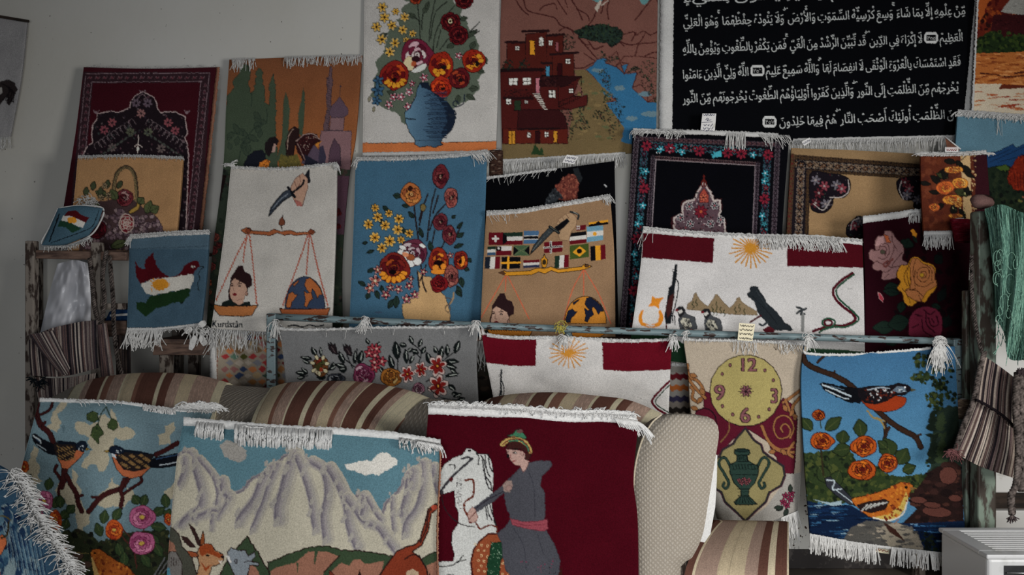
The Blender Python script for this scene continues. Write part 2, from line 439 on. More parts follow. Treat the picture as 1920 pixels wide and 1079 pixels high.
def strand(mb, x, y, Y, dirx, diry, L, g, r=.0014, curl=.3, R=random, lift=.012, n=6, C=None):
    """one yarn end in front of the cloth; x, y in picture position, L its length there"""
    pts = []; vx, vy = dirx, diry; px, py = x, y; st = L/n
    a = R.uniform(-1, 1)*curl
    for i in range(n+1):
        f = i/n; pts.append(at(px, py, Y-.004-lift*math.sin(min(1, f*1.3)*PI)*.8-lift*.3*f))
        vx += a*.35+R.uniform(-.2, .2)*curl; vy += g
        h = math.hypot(vx, vy)+1e-6; px += vx/h*st; py += vy/h*st
    mb.tube(pts, r, 4, C, cap=False)
class Rug:
    """a woven rug: pile with its woven picture, cotton selvedges and fringes, all children of one empty"""
    def __init__(s, name, label, cat, top, bottom, left=None, right=None, Y=(3.8, 3.7), bg=(200, 200, 200), white=170,
                 step=1.5, thick=.009, ripple=.004, draw=None, mat=None, seed=1, bulge=None, group=None, ss=2, jit=.55, wob=0., albedo=.66, gm=1.3):
        s.top = edge(top); s.bot = edge(bottom)
        s.left = edge(left) if left is not None else np.array([s.top[0], s.bot[0]])
        s.right = edge(right) if right is not None else np.array([s.top[-1], s.bot[-1]])
        Y = tuple(Y)
        if len(Y) == 2: Y = (Y[0], Y[0], Y[1], Y[1])
        s.Y = Y
        allp = np.concatenate([s.top, s.bot, s.left, s.right])
        x0, y0 = allp.min(0); x1, y1 = allp.max(0)
        w = max(np.ptp(s.top[:, 0]), np.ptp(s.bot[:, 0])); h = max(np.ptp(s.left[:, 1]), np.ptp(s.right[:, 1]))
        nu, nv = max(6, int(w/step)), max(6, int(h/step))
        P = coons(s.top, s.right, s.bot, s.left, nu, nv)
        u = np.linspace(0, 1, nu)[None]; v = np.linspace(0, 1, nv)[:, None]
        s.f = lambda u, v: (Y[0]*(1-u)+Y[1]*u)*(1-v)+(Y[3]*(1-u)+Y[2]*u)*v+(bulge(u, v) if bulge else 0)
        D = s.f(u, v)+ripple*noise2((nv, nu), 4, seed)+ripple*.5*noise2((nv, nu), 9, seed+5)
        e = np.minimum(np.minimum(u, 1-u)*w, np.minimum(v, 1-v)*h); D = D+.003*np.exp(-e/1.6)
        A = Loom(x0-6, y0-6, x1+6, y1+6, bg, ss)
        if draw: draw(A.T())
        X, Yp = P[..., 0], P[..., 1]
        rr = np.random.RandomState(seed)
        jx = np.repeat(np.repeat(rr.uniform(-1, 1, (nv//2+1, nu//2+1)), 2, 0), 2, 1)[:nv, :nu]*jit
        jy = np.repeat(np.repeat(rr.uniform(-1, 1, (nv//2+1, nu//2+1)), 2, 0), 2, 1)[:nv, :nu]*jit
        sx = (X+jx-A.x0)*A.SS-.5; sy = (Yp+jy-A.y0)*A.SS-.5
        C = 0
        for ax in (-.5, .5):
            for ay in (-.5, .5):
                xi = np.clip(np.round(sx+ax).astype(int), 0, A.W-1); yi = np.clip(np.round(sy+ay).astype(int), 0, A.H-1)
                C = C+lin(tone(A.a[yi, xi], gm))/4
        C = np.clip(C*(albedo/lin(tone(white, gm))), 0, .9)
        # wavering woven outline
        if wob:
            ex = wob*np.exp(-np.minimum(u, 1-u)*w/4)*noise2((nv, nu), 30, seed+9); X = X+ex
            ey = wob*np.exp(-np.minimum(v, 1-v)*h/4)*noise2((nv, nu), 30, seed+11); Yp = Yp+ey
        W = atA(X, Yp, D)
        bc = W[-1, nu//2]
        s.root = empty(name, (float(bc[0]), float(bc[1]), float(W[..., 2].min())), label, cat, group)
        s.pile = dense_mesh('pile', W, C, mat or M_PILE, s.root, thick)
        s.R = random.Random(seed*31+5)
    def pt(s, side, f):
        e = resample({'t': s.top, 'b': s.bot, 'l': s.left, 'r': s.right}[side], 101)
        i = f*100; a = int(min(99, max(0, i))); p = e[a]+(e[a+1]-e[a])*(i-a)
        u, v = {'t': (f, 0), 'b': (f, 1), 'l': (0, f), 'r': (1, f)}[side]
        return p[0], p[1], float(s.f(np.float64(u), np.float64(v)))
    def selvedge(s, side='t', a=0., b=1., h=7, off=0., out=2., mat=None, name='selvedge', jag=1.2):
        """cotton strip along an edge, h wide, wrapped over it"""
        n = max(6, int(abs(b-a)*160)); R = s.R; rows = []
        ph = [(-out, .006), (-out-.4, -.004), (h*.25, -.011), (h*.6, -.010), (h, -.006), (h+.3, .0)]
        for i in range(n+1):
            x, y, Y = s.pt(side, a+(b-a)*i/n); j = R.uniform(-1, 1)*jag; k = R.uniform(-1, 1)*jag*.6; row = []
            for q, (o, d) in enumerate(ph):
                o2 = o+off+(j if q < 2 else k if q > 3 else 0)
                if side in 'tb': xx, yy = x, y+(o2 if side == 't' else -o2)
                else: xx, yy = x+(o2 if side == 'l' else -o2), y
                row.append(at(xx, yy, Y+d+R.uniform(-1, 1)*.0006))
            rows.append(row)
        mb = MB(); mb.grid(np.array(rows)); return mb.build(name, mat or M_COTTON, s.root)
    def fringe(s, side='b', a=0., b=1., n=80, L=(20, 28), d=(0, 1), g=.05, curl=.25, r=.0015, lift=.012, start=0., rand=.25, name='fringe', mat=None, clump=0, dy=0., dY=0.):
        mb = MB(); R = s.R
        for i in range(n):
            if n <= 16 and i: mb.build('loose_thread', mat or M_YARN, s.root); mb = MB()
            f = a+(b-a)*(i+R.uniform(-.4, .4))/n
            if clump: f = a+(b-a)*(math.floor((i/n)*clump)+.5+R.uniform(-.33, .33))/clump
            x, y, Y = s.pt(side, min(1, max(0, f)))
            strand(mb, x, y+start+dy, Y-.006+dY, d[0]+R.uniform(-rand, rand), d[1]+R.uniform(-rand, rand)*.5, R.uniform(*L), g, r*R.uniform(.8, 1.2), curl, R, lift)
        return mb.build('loose_thread' if n <= 16 else name, mat or M_YARN, s.root)
def knot(label, x, y, Y, n=22, L=(14, 34), group=None, spread=1., name='knotted_thread', mat=None, up=.2, loopr=5):
    """cotton ends tied round the pipe or a corner: loops and hanging ends"""
    root = empty(name, at(x, y, Y), label, 'thread', group); R = random.Random(int(x*3+y))
    mb = MB()
    for i in range(max(3, n//4)):
        a0 = R.uniform(0, 6); rr = loopr*R.uniform(.6, 1.3); cx, cy = x+R.uniform(-1, 1)*4*spread, y+R.uniform(-1, 1)*4
        mb.tube([at(cx+math.cos(a0+t)*rr*R.uniform(.9, 1.1), cy+math.sin(a0+t)*rr*.8, Y-.014-.006*math.sin(t*1.3)) for t in np.linspace(0, 5.4, 12)], .0015, 4)
    mb.build('loop', mat or M_YARN, root)
    mb = MB()
    for i in range(n):
        strand(mb, x+R.uniform(-3, 3), y+R.uniform(-2, 3), Y-.012, R.uniform(-1, 1)*.8*spread, R.uniform(-up, 1), R.uniform(*L), .28, .0014, .35, R, .01)
    mb.build('loose_end', mat or M_YARN, root)
    return root

# ============================================================ woven pictures, back rows
def oriental(A, pts, w, bg, cols, n, light, seed=1):
    """a border band: dark ground, rows of small blossoms, leaves and light hooks along a path of points"""
    R = random.Random(seed); A.line(pts, w, bg, sm=False)
    p = resample(np.asarray(pts, float), n)
    for i in range(n-1):
        x, y = p[i]; dx, dy = p[i+1]-p[i]; L = math.hypot(dx, dy); nx, ny = -dy/L, dx/L
        c = cols[i % len(cols)]
        if i % 2 == 0:
            A.daisy(x, y, w*.32, c, light, 5, bg, .8)
        else:
            for q in (-1, 1):
                A.leaf(x+nx*w*.1*q, y+ny*w*.1*q, w*.4, math.degrees(math.atan2(ny*q+dy/L*.6, nx*q+dx/L*.6)), w*.1, cols[(i+q) % len(cols)], light, .5)
        for q in (-1, 1):
            A.line([(x+nx*w*.42*q, y+ny*w*.42*q), (x+dx*.5+nx*w*.25*q, y+dy*.5+ny*w*.25*q), (x+dx*.9+nx*w*.4*q, y+dy*.9+ny*w*.4*q)], .7/A.k if A.k != 1 else .7, light)

def d_prayer_red(A):
    A.T(0, 0, .3336)
    red, dk, li = (42, 8, 14), (20, 13, 17), (88, 72, 76)
    A.poly([(470, 405), (1185, 405), (1130, 1300), (385, 1300)], (34, 20, 24))
    for a, b, w in (((482, 415), (1178, 410), 3), ((515, 462), (1135, 458), 3)):
        A.line([a, b], w, li, sm=False)
    for p in ([(482, 415), (400, 1300)], [(1178, 410), (1085, 1300)], [(515, 462), (440, 1300)], [(1130, 458), (1050, 1300)]):
        A.line(p, 3, li, sm=False)
    R = random.Random(3)
    for i in range(16):
        x = 505+i*42; y = 438; A.line([(x-12, y+6), (x-5, y-9), (x+5, y+3), (x+14, y-8)], 3.2, (78, 56, 60)); A.ell(x, y, 7, 5, (70, 34, 40))
    for i in range(22):
        y = 480+i*38
        for x in (498-(y-470)*.09, 1155-(y-470)*.1):
            A.line([(x-10, y+8), (x, y-12), (x+10, y+8), (x-10, y+8)], 2.6, (72, 52, 56), sm=False); A.ell(x, y, 5, 5, (60, 26, 34))
    A.poly([(522, 468), (1125, 464), (1048, 1300), (448, 1300)], red)
    M = [(800, 515), (760, 540), (737, 570), (728, 606), (700, 618), (672, 632), (620, 625), (548, 640), (545, 672), (522, 700), (515, 760), (522, 800), (485, 830), (455, 900), (450, 1300), (1045, 1300), (1060, 870), (1050, 800), (1038, 775), (1055, 750), (1045, 700), (1040, 655), (985, 630), (930, 628), (905, 636), (885, 610), (880, 575), (862, 545)]
    A.poly(M, dk, (120, 104, 102), 5)
    A.blobs(M, [(52, 34, 40), (38, 42, 42), (60, 40, 46), (30, 22, 30), (74, 62, 64)], 420, .8, 2.4)
    for x in (540, 1050): A.line([(x-14, 620), (x, 640), (x+16, 622)], 5, li); A.ell(x, 632, 7, 7, li)
    A.line([(785, 510), (800, 520), (818, 510)], 5, li); A.line([(770, 560), (800, 530), (830, 560)], 3, li)
    for x, y, c in ((585, 730, (92, 46, 52)), (985, 735, (92, 46, 52)), (630, 690, (96, 50, 54)), (945, 690, (96, 50, 54)), (793, 638, (98, 68, 66)), (733, 742, (64, 66, 52)), (833, 742, (64, 66, 52)), (632, 830, (72, 62, 60)), (905, 835, (72, 62, 60)), (765, 580, (70, 58, 66)), (830, 580, (70, 58, 66))):
        A.daisy(x, y, 26, c, dk, 7, (22, 14, 18), 2)
    for sgn in (-1, 1):
        for k in range(9):
            x = 790+sgn*(25+k*24); y = 700+k*16
            A.line([(x, y), (x+sgn*22, y-30), (x+sgn*44, y-14), (x+sgn*36, y+10)], 2.4, (84, 72, 74))
            A.leaf(x, y+40, 26, 40 if sgn > 0 else 140, 6, (48, 50, 46))
    A.line([(778, 760), (775, 860)], 4, (140, 126, 120)); A.line([(755, 825), (775, 812), (798, 828)], 4, (140, 126, 120))
    A.ell(775, 838, 8, 12, (150, 136, 128))
def d_orange(A):
    A.T(380, 80, .2224)
    def grad(x, y):
        f = np.clip((y-110)/220, 0, 1)[:, None]; return np.array([96, 58, 36])*(1-f)+np.array([122, 72, 38])*f
    A.rect(0, -10, 1500, 3400, grad)
    gr, dg = (52, 62, 48), (34, 44, 36)
    A.poly([(190, 560), (215, 430), (260, 390), (262, 320), (300, 270), (310, 220), (340, 180), (375, 175), (395, 250), (392, 360), (405, 430), (430, 410), (445, 310), (450, 240), (475, 205), (498, 245), (510, 300), (520, 420), (530, 520), (555, 530), (562, 400), (580, 300), (598, 250), (610, 320), (612, 470), (620, 540), (615, 800), (640, 1100), (700, 2600), (0, 2600), (100, 900)], gr, (40, 44, 34), 4, jag=2)
    A.poly([(672, 800), (675, 620), (682, 500), (700, 415), (722, 480), (735, 560), (725, 700), (720, 800), (700, 1000), (620, 1000)], gr, (60, 52, 36), 3)
    A.poly([(810, 760), (805, 600), (830, 500), (848, 380), (862, 450), (858, 600), (840, 800)], gr, (60, 52, 36), 3)
    for x, y in ((410, 420), (540, 560)): A.line([(x, y), (x+5, y+60), (x-2, y+120)], 6, dg)
    R = random.Random(2)
    for bx, by in ((330, 960), (230, 900), (420, 800)):
        for k in range(7):
            a = -100+k*26; L = 60+R.uniform(0, 40)
            x = bx+R.uniform(-40, 60); y = by-k*36
            A.leaf(x, y, L, a+R.uniform(-20, 20), 22, (46, 56, 44), dg, 5)
    A.line([(300, 1000), (340, 850), (420, 740), (500, 680)], 7, dg)
    # towers
    pk, pd = (84, 62, 68), (48, 38, 44)
    A.poly([(1050, 560), (1040, 450), (1055, 400), (1045, 320), (1065, 280), (1075, 200), (1090, 200), (1090, 285), (1098, 330), (1085, 400), (1080, 560), (1060, 740), (1030, 1000), (1000, 1000), (1020, 700)], (76, 58, 62), pd, 5)
    for i in range(26): A.line([(1042+i % 3*8, 300+i*18), (1066+(i*7) % 20, 308+i*18)], 5, pd, sm=False)
    A.poly([(1155, 455), (1190, 510), (1225, 560), (1225, 600), (1195, 630), (1085, 630), (1065, 590), (1090, 530), (1130, 490)], (72, 56, 66), pd, 4, sm=False)
    A.line([(1155, 455), (1160, 400), (1165, 355)], 6, (70, 48, 40)); A.ell(1163, 370, 7, 9, pd)
    A.poly([(1080, 632), (1195, 632), (1185, 740), (1070, 740)], (98, 74, 76), pd, 4)
    A.poly([(1000, 745), (1255, 745), (1245, 1100), (980, 1100), (985, 850)], (102, 76, 78), pd, 4)
    A.poly([(1060, 1020), (1072, 900), (1110, 810), (1160, 880), (1165, 1040)], (66, 48, 58), pd, 6)
    A.poly([(830, 1020), (880, 930), (940, 860), (1000, 930), (1010, 1040)], (66, 54, 66), pd, 4)
    A.poly([(945, 840), (965, 820), (1000, 830), (965, 890)], (150, 96, 34))
    A.poly([(985, 880), (1015, 870), (1040, 960), (1030, 1040), (970, 1040)], (44, 40, 56))
    # figures
    A.poly([(705, 980), (700, 850), (730, 740), (775, 705), (815, 730), (815, 790), (780, 860), (760, 980)], (34, 20, 20), (20, 12, 12), 4)
    A.line([(715, 900), (722, 800), (760, 730)], 8, (120, 100, 88))
    A.poly([(780, 850), (820, 790), (890, 760), (960, 775), (995, 830), (930, 870), (880, 960), (850, 1000), (800, 920)], (38, 16, 18), (20, 10, 12), 4)
    A.line([(790, 830), (860, 775), (940, 775), (985, 815)], 8, (116, 96, 90)); A.blobs([(800, 840), (900, 780), (960, 800), (880, 920)], [(130, 110, 100), (70, 26, 26)], 60, .5, 1)
    A.line([(800, 850), (850, 960), (880, 1030)], 6, (110, 90, 84))
    A.poly([(640, 1000), (660, 940), (720, 960), (800, 940), (830, 1040), (640, 1060)], (78, 70, 34)); A.blobs([(640, 1000), (700, 950), (830, 960), (830, 1050), (640, 1060)], [(100, 88, 40), (50, 50, 28)], 90, .5, 1.3)
    A.poly([(345, 1030), (380, 960), (430, 915), (500, 905), (530, 940), (530, 1000), (500, 1060), (360, 1070)], (20, 22, 32), (12, 12, 18), 4)
    A.poly([(470, 1060), (480, 1010), (540, 985), (570, 1000), (550, 1060)], (170, 96, 30), (30, 20, 16), 4); A.blobs([(480, 1010), (560, 990), (550, 1060)], [(40, 24, 20)], 16, .7, 1.2)
    A.poly([(520, 890), (525, 840), (560, 800), (610, 795), (645, 820), (630, 850), (600, 930), (560, 960), (530, 930)], (26, 20, 22), None, 0, jag=2); A.poly([(600, 850), (622, 860), (610, 920), (580, 925)], (134, 108, 98))
    A.poly([(860, 940), (960, 1000), (1000, 1040), (860, 1040)], (26, 26, 40))
    # lower part: dark garden with red roses
    A.T()
    A.poly([(385, 318), (660, 318), (640, 640), (375, 640)], (44, 52, 42)); A.blobs([(385, 318), (660, 318), (640, 640), (375, 640)], [(34, 42, 34), (56, 64, 48), (28, 30, 28), (62, 50, 44)], 500, 2, 6)
    A.poly([(425, 330), (412, 380), (402, 380), (412, 325)], (28, 18, 18)); A.poly([(632, 330), (655, 330), (650, 440), (632, 440)], (76, 52, 62))
    for x, y, r, c in ((403, 445, 9, (128, 62, 52)), (400, 470, 9, (112, 46, 44)), (397, 500, 8, (118, 52, 48)), (389, 530, 9, (150, 78, 54)), (635, 400, 6, (110, 30, 34)), (634, 425, 6, (100, 26, 30)), (634, 395, 5, (90, 20, 28)), (410, 460, 6, (96, 40, 38)), (392, 548, 6, (140, 84, 60))):
        A.rose(x, y, r, [c, tuple(int(v*.75) for v in c), c], (40, 22, 22), .7, 6)

def d_vase(A):
    A.T(660, 0, .278)
    W = (151, 148, 144)
    A.poly([(60, 965), (1000, 955), (1000, 1110), (40, 1110)], (158, 98, 58)); A.line([(60, 968), (420, 962)], 4, (60, 44, 36), sm=False); A.line([(610, 962), (1000, 952)], 4, (60, 44, 36), sm=False)
    A.poly([(330, -10), (390, 10), (330, 60), (350, 110), (300, 130), (330, 180), (250, 190), (230, 300), (210, 360), (160, 420), (175, 490), (140, 540), (150, 600), (120, 640), (170, 700), (240, 740), (310, 770), (340, 830), (380, 840), (660, 740), (700, 720), (780, 680), (860, 600), (850, 540), (890, 480), (850, 400), (855, 300), (830, 250), (790, 200), (780, 150), (730, 100), (740, 60), (680, 10), (680, -10)], (84, 92, 80), None, 0, jag=1.6)
    st = (40, 44, 38)
    for p in ([(440, 20), (455, 150), (460, 280)], [(520, 10), (480, 90), (470, 200)], [(560, 0), (530, 160), (520, 280)], [(640, 10), (560, 90), (530, 260)], [(690, 40), (600, 150), (560, 240), (540, 400)], [(600, 200), (570, 320)], [(650, 260), (590, 340)], [(460, 150), (400, 90)], [(860, 150), (780, 230)], [(860, 210), (780, 260)]):
        A.line(p, 7, st)
    for x, y, L, a, w in ((430, 120, 60, -150, 16), (480, 90, 60, -60, 16), (500, 60, 50, -70, 14), (730, 130, 50, -10, 16), (790, 240, 70, -35, 14), (780, 255, 80, -40, 12), (800, 330, 60, -60, 20), (880, 380, 60, 60, 18), (790, 600, 60, -5, 20), (770, 640, 70, 30, 18), (840, 470, 60, 20, 18), (240, 230, 60, 170, 14), (640, 320, 60, -20, 18), (300, 640, 70, 200, 16), (720, 640, 60, 100, 18)):
        A.leaf(x, y, L, a, w, (62, 70, 58), st, 4, st)
    OC = (30, 20, 20)
    for x, y, r in ((205, 50, 36), (220, 118, 38), (295, 78, 26), (355, 115, 34), (165, 182, 36), (270, 172, 36), (343, 202, 34), (200, 265, 38), (408, 228, 28), (290, 290, 36), (255, 350, 38), (365, 270, 24)):
        A.daisy(x, y, r, (182, 140, 58), (50, 34, 20), 6, OC, 3, (150, 140, 110))
    dr = [(96, 22, 28), (74, 16, 24), (110, 34, 36), (60, 12, 20)]
    A.rose(665, 148, 72, dr, (26, 10, 14), 4); A.rose(718, 238, 72, dr, (26, 10, 14), 4); A.rose(755, 0, 66, dr, (26, 10, 14), 4); A.rose(430, -10, 44, [(140, 60, 34), (90, 26, 22)], OC, 4)
    A.ell(663, 143, 12, 16, (190, 176, 140)); A.ell(663, 143, 7, 10, OC)
    A.petals(440, 370, 112, [(104, 34, 56), (168, 140, 146), (84, 24, 42), (176, 160, 158)], (44, 16, 26), 4, seed=2)
    A.poly([(345, 430), (380, 380), (420, 400), (410, 470), (370, 470)], (200, 160, 130), (60, 30, 30), 3, sm=True); A.poly([(400, 480), (460, 440), (500, 430), (490, 470), (430, 490)], (180, 170, 165), (60, 30, 30), 3, sm=True); A.ell(430, 400, 28, 24, (50, 20, 30)); A.ell(415, 430, 18, 18, (150, 80, 50))
    og = [(134, 40, 24), (176, 92, 28), (110, 26, 26), (196, 120, 36), (90, 20, 24)]
    A.petals(290, 510, 100, [(120, 34, 28), (104, 22, 26), (160, 72, 28), (96, 18, 24)], (34, 12, 14), 4, seed=3)
    for a in range(6): A.ell(290+math.cos(.5*a+.2)*58, 535+math.sin(.5*a+.2)*42, 22, 15, (204, 128, 38), .5*a+.2, (70, 20, 16), 3)
    A.ell(285, 538, 20, 14, (30, 12, 14))
    A.petals(600, 440, 84, og, (34, 12, 14), 4, seed=5, ry=96); A.petals(820, 410, 80, og, (34, 12, 14), 4, seed=6); A.petals(600, 590, 78, [(150, 46, 28), (120, 28, 26), (180, 70, 30)], (34, 12, 14), 4, seed=7)
    A.petals(725, 530, 76, [(90, 24, 30), (120, 40, 34), (70, 16, 24), (140, 60, 36)], (30, 10, 14), 4, seed=8)
    for x, y in ((650, 450), (612, 490), (578, 500), (560, 480), (840, 440), (870, 410), (855, 380)): A.ell(x, y, 20, 15, (206, 128, 36), x % 3, (60, 20, 16), 3)
    A.ell(620, 455, 22, 16, OC); A.ell(845, 430, 14, 20, OC); A.ell(730, 540, 14, 16, OC); A.ell(615, 600, 14, 12, OC)
    for x, y, r in ((178, 545, 36), (175, 610, 44), (165, 680, 34)): A.daisy(x, y, r, (58, 88, 116), (40, 60, 84), 5, (26, 32, 44), 3)
    for x, y in ((150, 740), (120, 670)): A.leaf(x, y-20, 40, 100, 10, (120, 116, 100), OC, 3)
    for x, y, r in ((250, 706, 30), (280, 655, 28), (330, 655, 30), (385, 620, 30), (380, 722, 32), (435, 685, 30), (405, 565, 22), (485, 525, 30), (720, 375, 26)):
        A.daisy(x, y, r, (134, 56, 72), (190, 180, 176), 5, (34, 18, 24), 3, (170, 150, 152))
    # vase
    def vg(x, y):
        f = np.clip((x-757)/90, 0, 1)[:, None]; return np.array([88, 116, 138])*(1-f)+np.array([42, 60, 84])*f
    V = [(455, 560), (515, 560), (530, 610), (590, 650), (650, 700), (690, 750), (695, 820), (670, 880), (610, 935), (600, 965), (615, 975), (560, 995), (510, 985), (460, 995), (420, 975), (430, 950), (385, 890), (360, 820), (355, 760), (390, 730), (430, 650), (440, 600)]
    A.poly(V, vg, (20, 28, 40), 5, sm=False)
    A.poly([(690, 750), (695, 820), (670, 880), (620, 925), (600, 900), (640, 820), (620, 720), (570, 650), (540, 620), (500, 600), (470, 590), (455, 560), (515, 560), (530, 610), (590, 650), (650, 700)], (26, 36, 56))
    R = random.Random(4)
    for i in range(30):
        y = 625+i*10.5; x0 = 480+R.uniform(0, 60); A.line([(x0, y), (640, y+R.uniform(-2, 2))], 5, (28, 40, 62) if i % 3 else (44, 64, 90), sm=False)
    A.line([(358, 800), (430, 806)], 7, (24, 34, 46), sm=False)
    A.line([(425, 948), (610, 948)], 5, (20, 28, 40), sm=False)
    A.line([(760, 640), (750, 700), (700, 720), (680, 700), (700, 680), (720, 700)], 9, (36, 44, 58)); A.line([(690, 745), (700, 770), (670, 790), (655, 770), (700, 790), (690, 810)], 9, (36, 44, 58))
def d_village(A):
    A.T(920, 0, .278)
    rk, rd = (104, 72, 64), (66, 32, 30)
    A.rect(60, -160, 1180, 1200, rk)
    A.poly([(670, -10), (760, -10), (740, 20), (710, 14)], (84, 118, 118)); A.poly([(1000, -10), (1080, -10), (1040, 34), (1020, 30)], (84, 118, 118))
    for p in ([(170, 0), (215, 70), (255, 100)], [(220, 0), (250, 70), (330, 95), (430, 120), (470, 170), (540, 200), (560, 230)], [(330, 70), (360, 40), (430, 25), (445, 60)], [(450, 0), (480, 50), (515, 100)], [(500, 0), (520, 50)], [(545, 0), (590, 70), (618, 135)], [(580, 60), (650, 100), (665, 140)], [(760, 0), (715, 70), (690, 130), (660, 170)], [(760, 30), (745, 90)], [(800, 0), (785, 60), (795, 130)], [(1080, 0), (1010, 90), (975, 135)], [(1120, 0), (1145, 60)], [(460, 210), (510, 185), (560, 210)], [(880, 240), (960, 215), (985, 235), (1030, 210), (1080, 235), (1145, 200)], [(1045, 220), (1000, 290), (930, 300), (870, 280)], [(980, 220), (950, 280)], [(590, 255), (650, 320), (720, 400)], [(630, 360), (700, 410)], [(560, 460), (620, 460), (680, 430), (720, 415)], [(870, 285), (900, 310)], [(1145, 275), (1085, 290), (1000, 300), (980, 360), (950, 420)], [(1145, 350), (1080, 360), (1010, 400), (950, 440)], [(660, 280), (700, 330), (760, 310)], [(600, 260), (640, 300), (680, 300)]):
        A.line(p, 8, rd)
    A.poly([(700, 60), (735, 0), (750, 10), (720, 80)], (150, 140, 130)); A.line([(750, 35), (790, 5)], 8, (150, 140, 130))
    # water
    A.poly([(720, 400), (770, 390), (800, 420), (850, 450), (930, 430), (905, 500), (985, 490), (955, 595), (1060, 690), (1165, 690), (1165, 980), (860, 980), (820, 900), (760, 900), (740, 700), (850, 680), (750, 600), (700, 520), (640, 470), (690, 440)], (46, 92, 128), rd, 4)
    for p in ([(770, 425), (850, 450), (900, 500), (850, 345)], [(840, 450), (880, 420), (930, 430), (900, 500), (960, 470), (990, 495), (955, 590), (1010, 570), (1060, 620), (1060, 690), (1100, 660), (1165, 700), (1165, 400), (1000, 380), (900, 380)],):
        A.poly(p, rk, rd, 6)
    for x, y, rx, ry in ((720, 475, 40, 14), (870, 595, 34, 18), (1040, 635, 46, 16), (1070, 770, 54, 20), (950, 800, 36, 16)): A.ell(x, y, rx, ry, (88, 108, 118), jag=1.2)
    # bank
    A.poly([(560, 470), (640, 470), (700, 530), (780, 610), (830, 640), (780, 700), (840, 780), (900, 860), (880, 960), (1165, 1010), (1165, 1100), (60, 1100), (60, 975), (520, 960), (560, 700), (640, 660), (610, 600)], (98, 84, 58), None, 0, jag=1)
    A.blobs([(600, 500), (800, 640), (860, 950), (560, 950)], [(110, 94, 64), (88, 78, 52), (84, 86, 60)], 60, 2, 7, sq=.5)
    dg = [(34, 46, 36), (26, 34, 28), (44, 58, 42), (22, 24, 22)]
    for reg in ([(560, 210), (640, 175), (700, 170), (760, 160), (850, 185), (890, 220), (880, 270), (820, 320), (780, 290), (700, 280), (600, 250)],): A.poly(reg, (36, 50, 44), (30, 26, 24), 4, jag=1.5); A.blobs(reg, dg, 240, 1, 2.6)
    for reg, n in (([(720, 480), (780, 460), (820, 560), (800, 610), (750, 560)], 90), ([(720, 380), (740, 340), (800, 380), (880, 370), (870, 410), (780, 430)], 60), ([(760, 640), (830, 640), (910, 720), (900, 830), (850, 870), (840, 970), (800, 970), (790, 800), (760, 760)], 190), ([(990, 560), (1020, 420), (1060, 400), (1130, 440), (1140, 560), (1160, 600), (1160, 700), (1060, 640)], 200), ([(440, 740), (560, 740), (560, 900), (540, 950), (480, 900), (420, 830)], 180), ([(480, 260), (520, 230), (575, 270), (570, 330), (500, 345)], 90), ([(560, 860), (580, 800), (620, 760), (640, 800), (670, 860), (640, 880)], 80), ([(685, 790), (700, 740), (750, 750), (780, 820)], 60), ([(570, 760), (620, 690), (650, 720), (600, 770)], 40), ([(1080, 690), (1140, 620), (1165, 700)], 50), ([(920, 490), (980, 440), (1010, 470)], 40)):
        A.blobs(reg, dg+[(60, 40, 36)], n, .6, 1.8)
    A.blobs([(740, 620), (760, 600), (840, 640), (800, 660)], [(60, 90, 110), (40, 60, 50)], 30, 1, 2)
    A.poly([(270, 1045), (300, 970), (330, 1020), (345, 985), (358, 1045)], (38, 58, 34), None, 0, jag=1)
    # houses
    b, b2, dk = (76, 30, 24), (86, 40, 28), (26, 14, 16)
    def house(p, roof=None, c=b):
        A.poly(p, c, dk, 4)
        if roof: A.line(roof, 16, (38, 18, 20), sm=False)
    house([(110, 285), (235, 285), (235, 230), (380, 215), (380, 240), (490, 235), (490, 350), (560, 365), (565, 515), (60, 500), (78, 460), (110, 400)])
    for p in ([(235, 230), (235, 400)], [(380, 240), (380, 400)], [(415, 365), (415, 510)], [(110, 290), (110, 380)]): A.line(p, 4, dk, sm=False)
    for p in ([(100, 285), (230, 285)], [(215, 212), (390, 207)], [(380, 240), (495, 232)], [(405, 368), (590, 355)], [(345, 425), (410, 425)]): A.line(p, 17, (40, 20, 22), sm=False)
    house([(60, 480), (340, 480), (345, 515), (615, 515), (590, 550), (560, 650), (655, 650), (650, 710), (520, 740), (420, 740), (190, 740), (180, 870), (60, 970)], None, (72, 26, 24))
    A.line([(70, 475), (350, 470)], 24, (34, 16, 18), sm=False)
    A.poly([(340, 515), (615, 515), (500, 585), (330, 585)], (44, 18, 20), dk, 3); A.blobs([(340, 515), (460, 515), (440, 580), (330, 585)], [(26, 14, 18), (60, 30, 30)], 60, .8, 1.8)
    for p in ([(612, 520), (612, 660)], [(455, 590), (455, 700)], [(560, 560), (560, 640)], [(470, 590), (550, 570)]): A.line(p, 4, dk, sm=False)
    A.poly([(455, 720), (650, 640), (650, 710), (540, 740)], (74, 28, 26), dk, 4)
    for i in range(10): A.line([(460+i*14, 690-i*5), (462+i*14, 730-i*6)], 3, dk, sm=False)
    A.line([(455, 690), (620, 620)], 5, dk, sm=False)
    A.poly([(185, 740), (460, 740), (500, 780), (520, 870), (180, 870)], (54, 20, 22), dk, 4); A.poly([(80, 870), (520, 870), (520, 970), (80, 970)], (84, 32, 24), dk, 4)
    A.line([(185, 872), (460, 868)], 14, (34, 16, 18), sm=False)
    A.blobs([(85, 600), (280, 600), (290, 655), (85, 660)], [(30, 16, 18), (60, 24, 24)], 90, .7, 2); A.poly([(85, 655), (290, 655), (290, 672), (80, 672)], (40, 18, 20))
    A.blobs([(80, 420), (150, 405), (160, 470), (80, 470)], [(36, 48, 38), (26, 34, 30)], 40, 1, 2); A.blobs([(195, 400), (260, 390), (265, 460), (190, 460)], [(36, 48, 38), (26, 34, 30)], 40, 1, 2)
    wh = (176, 170, 162)
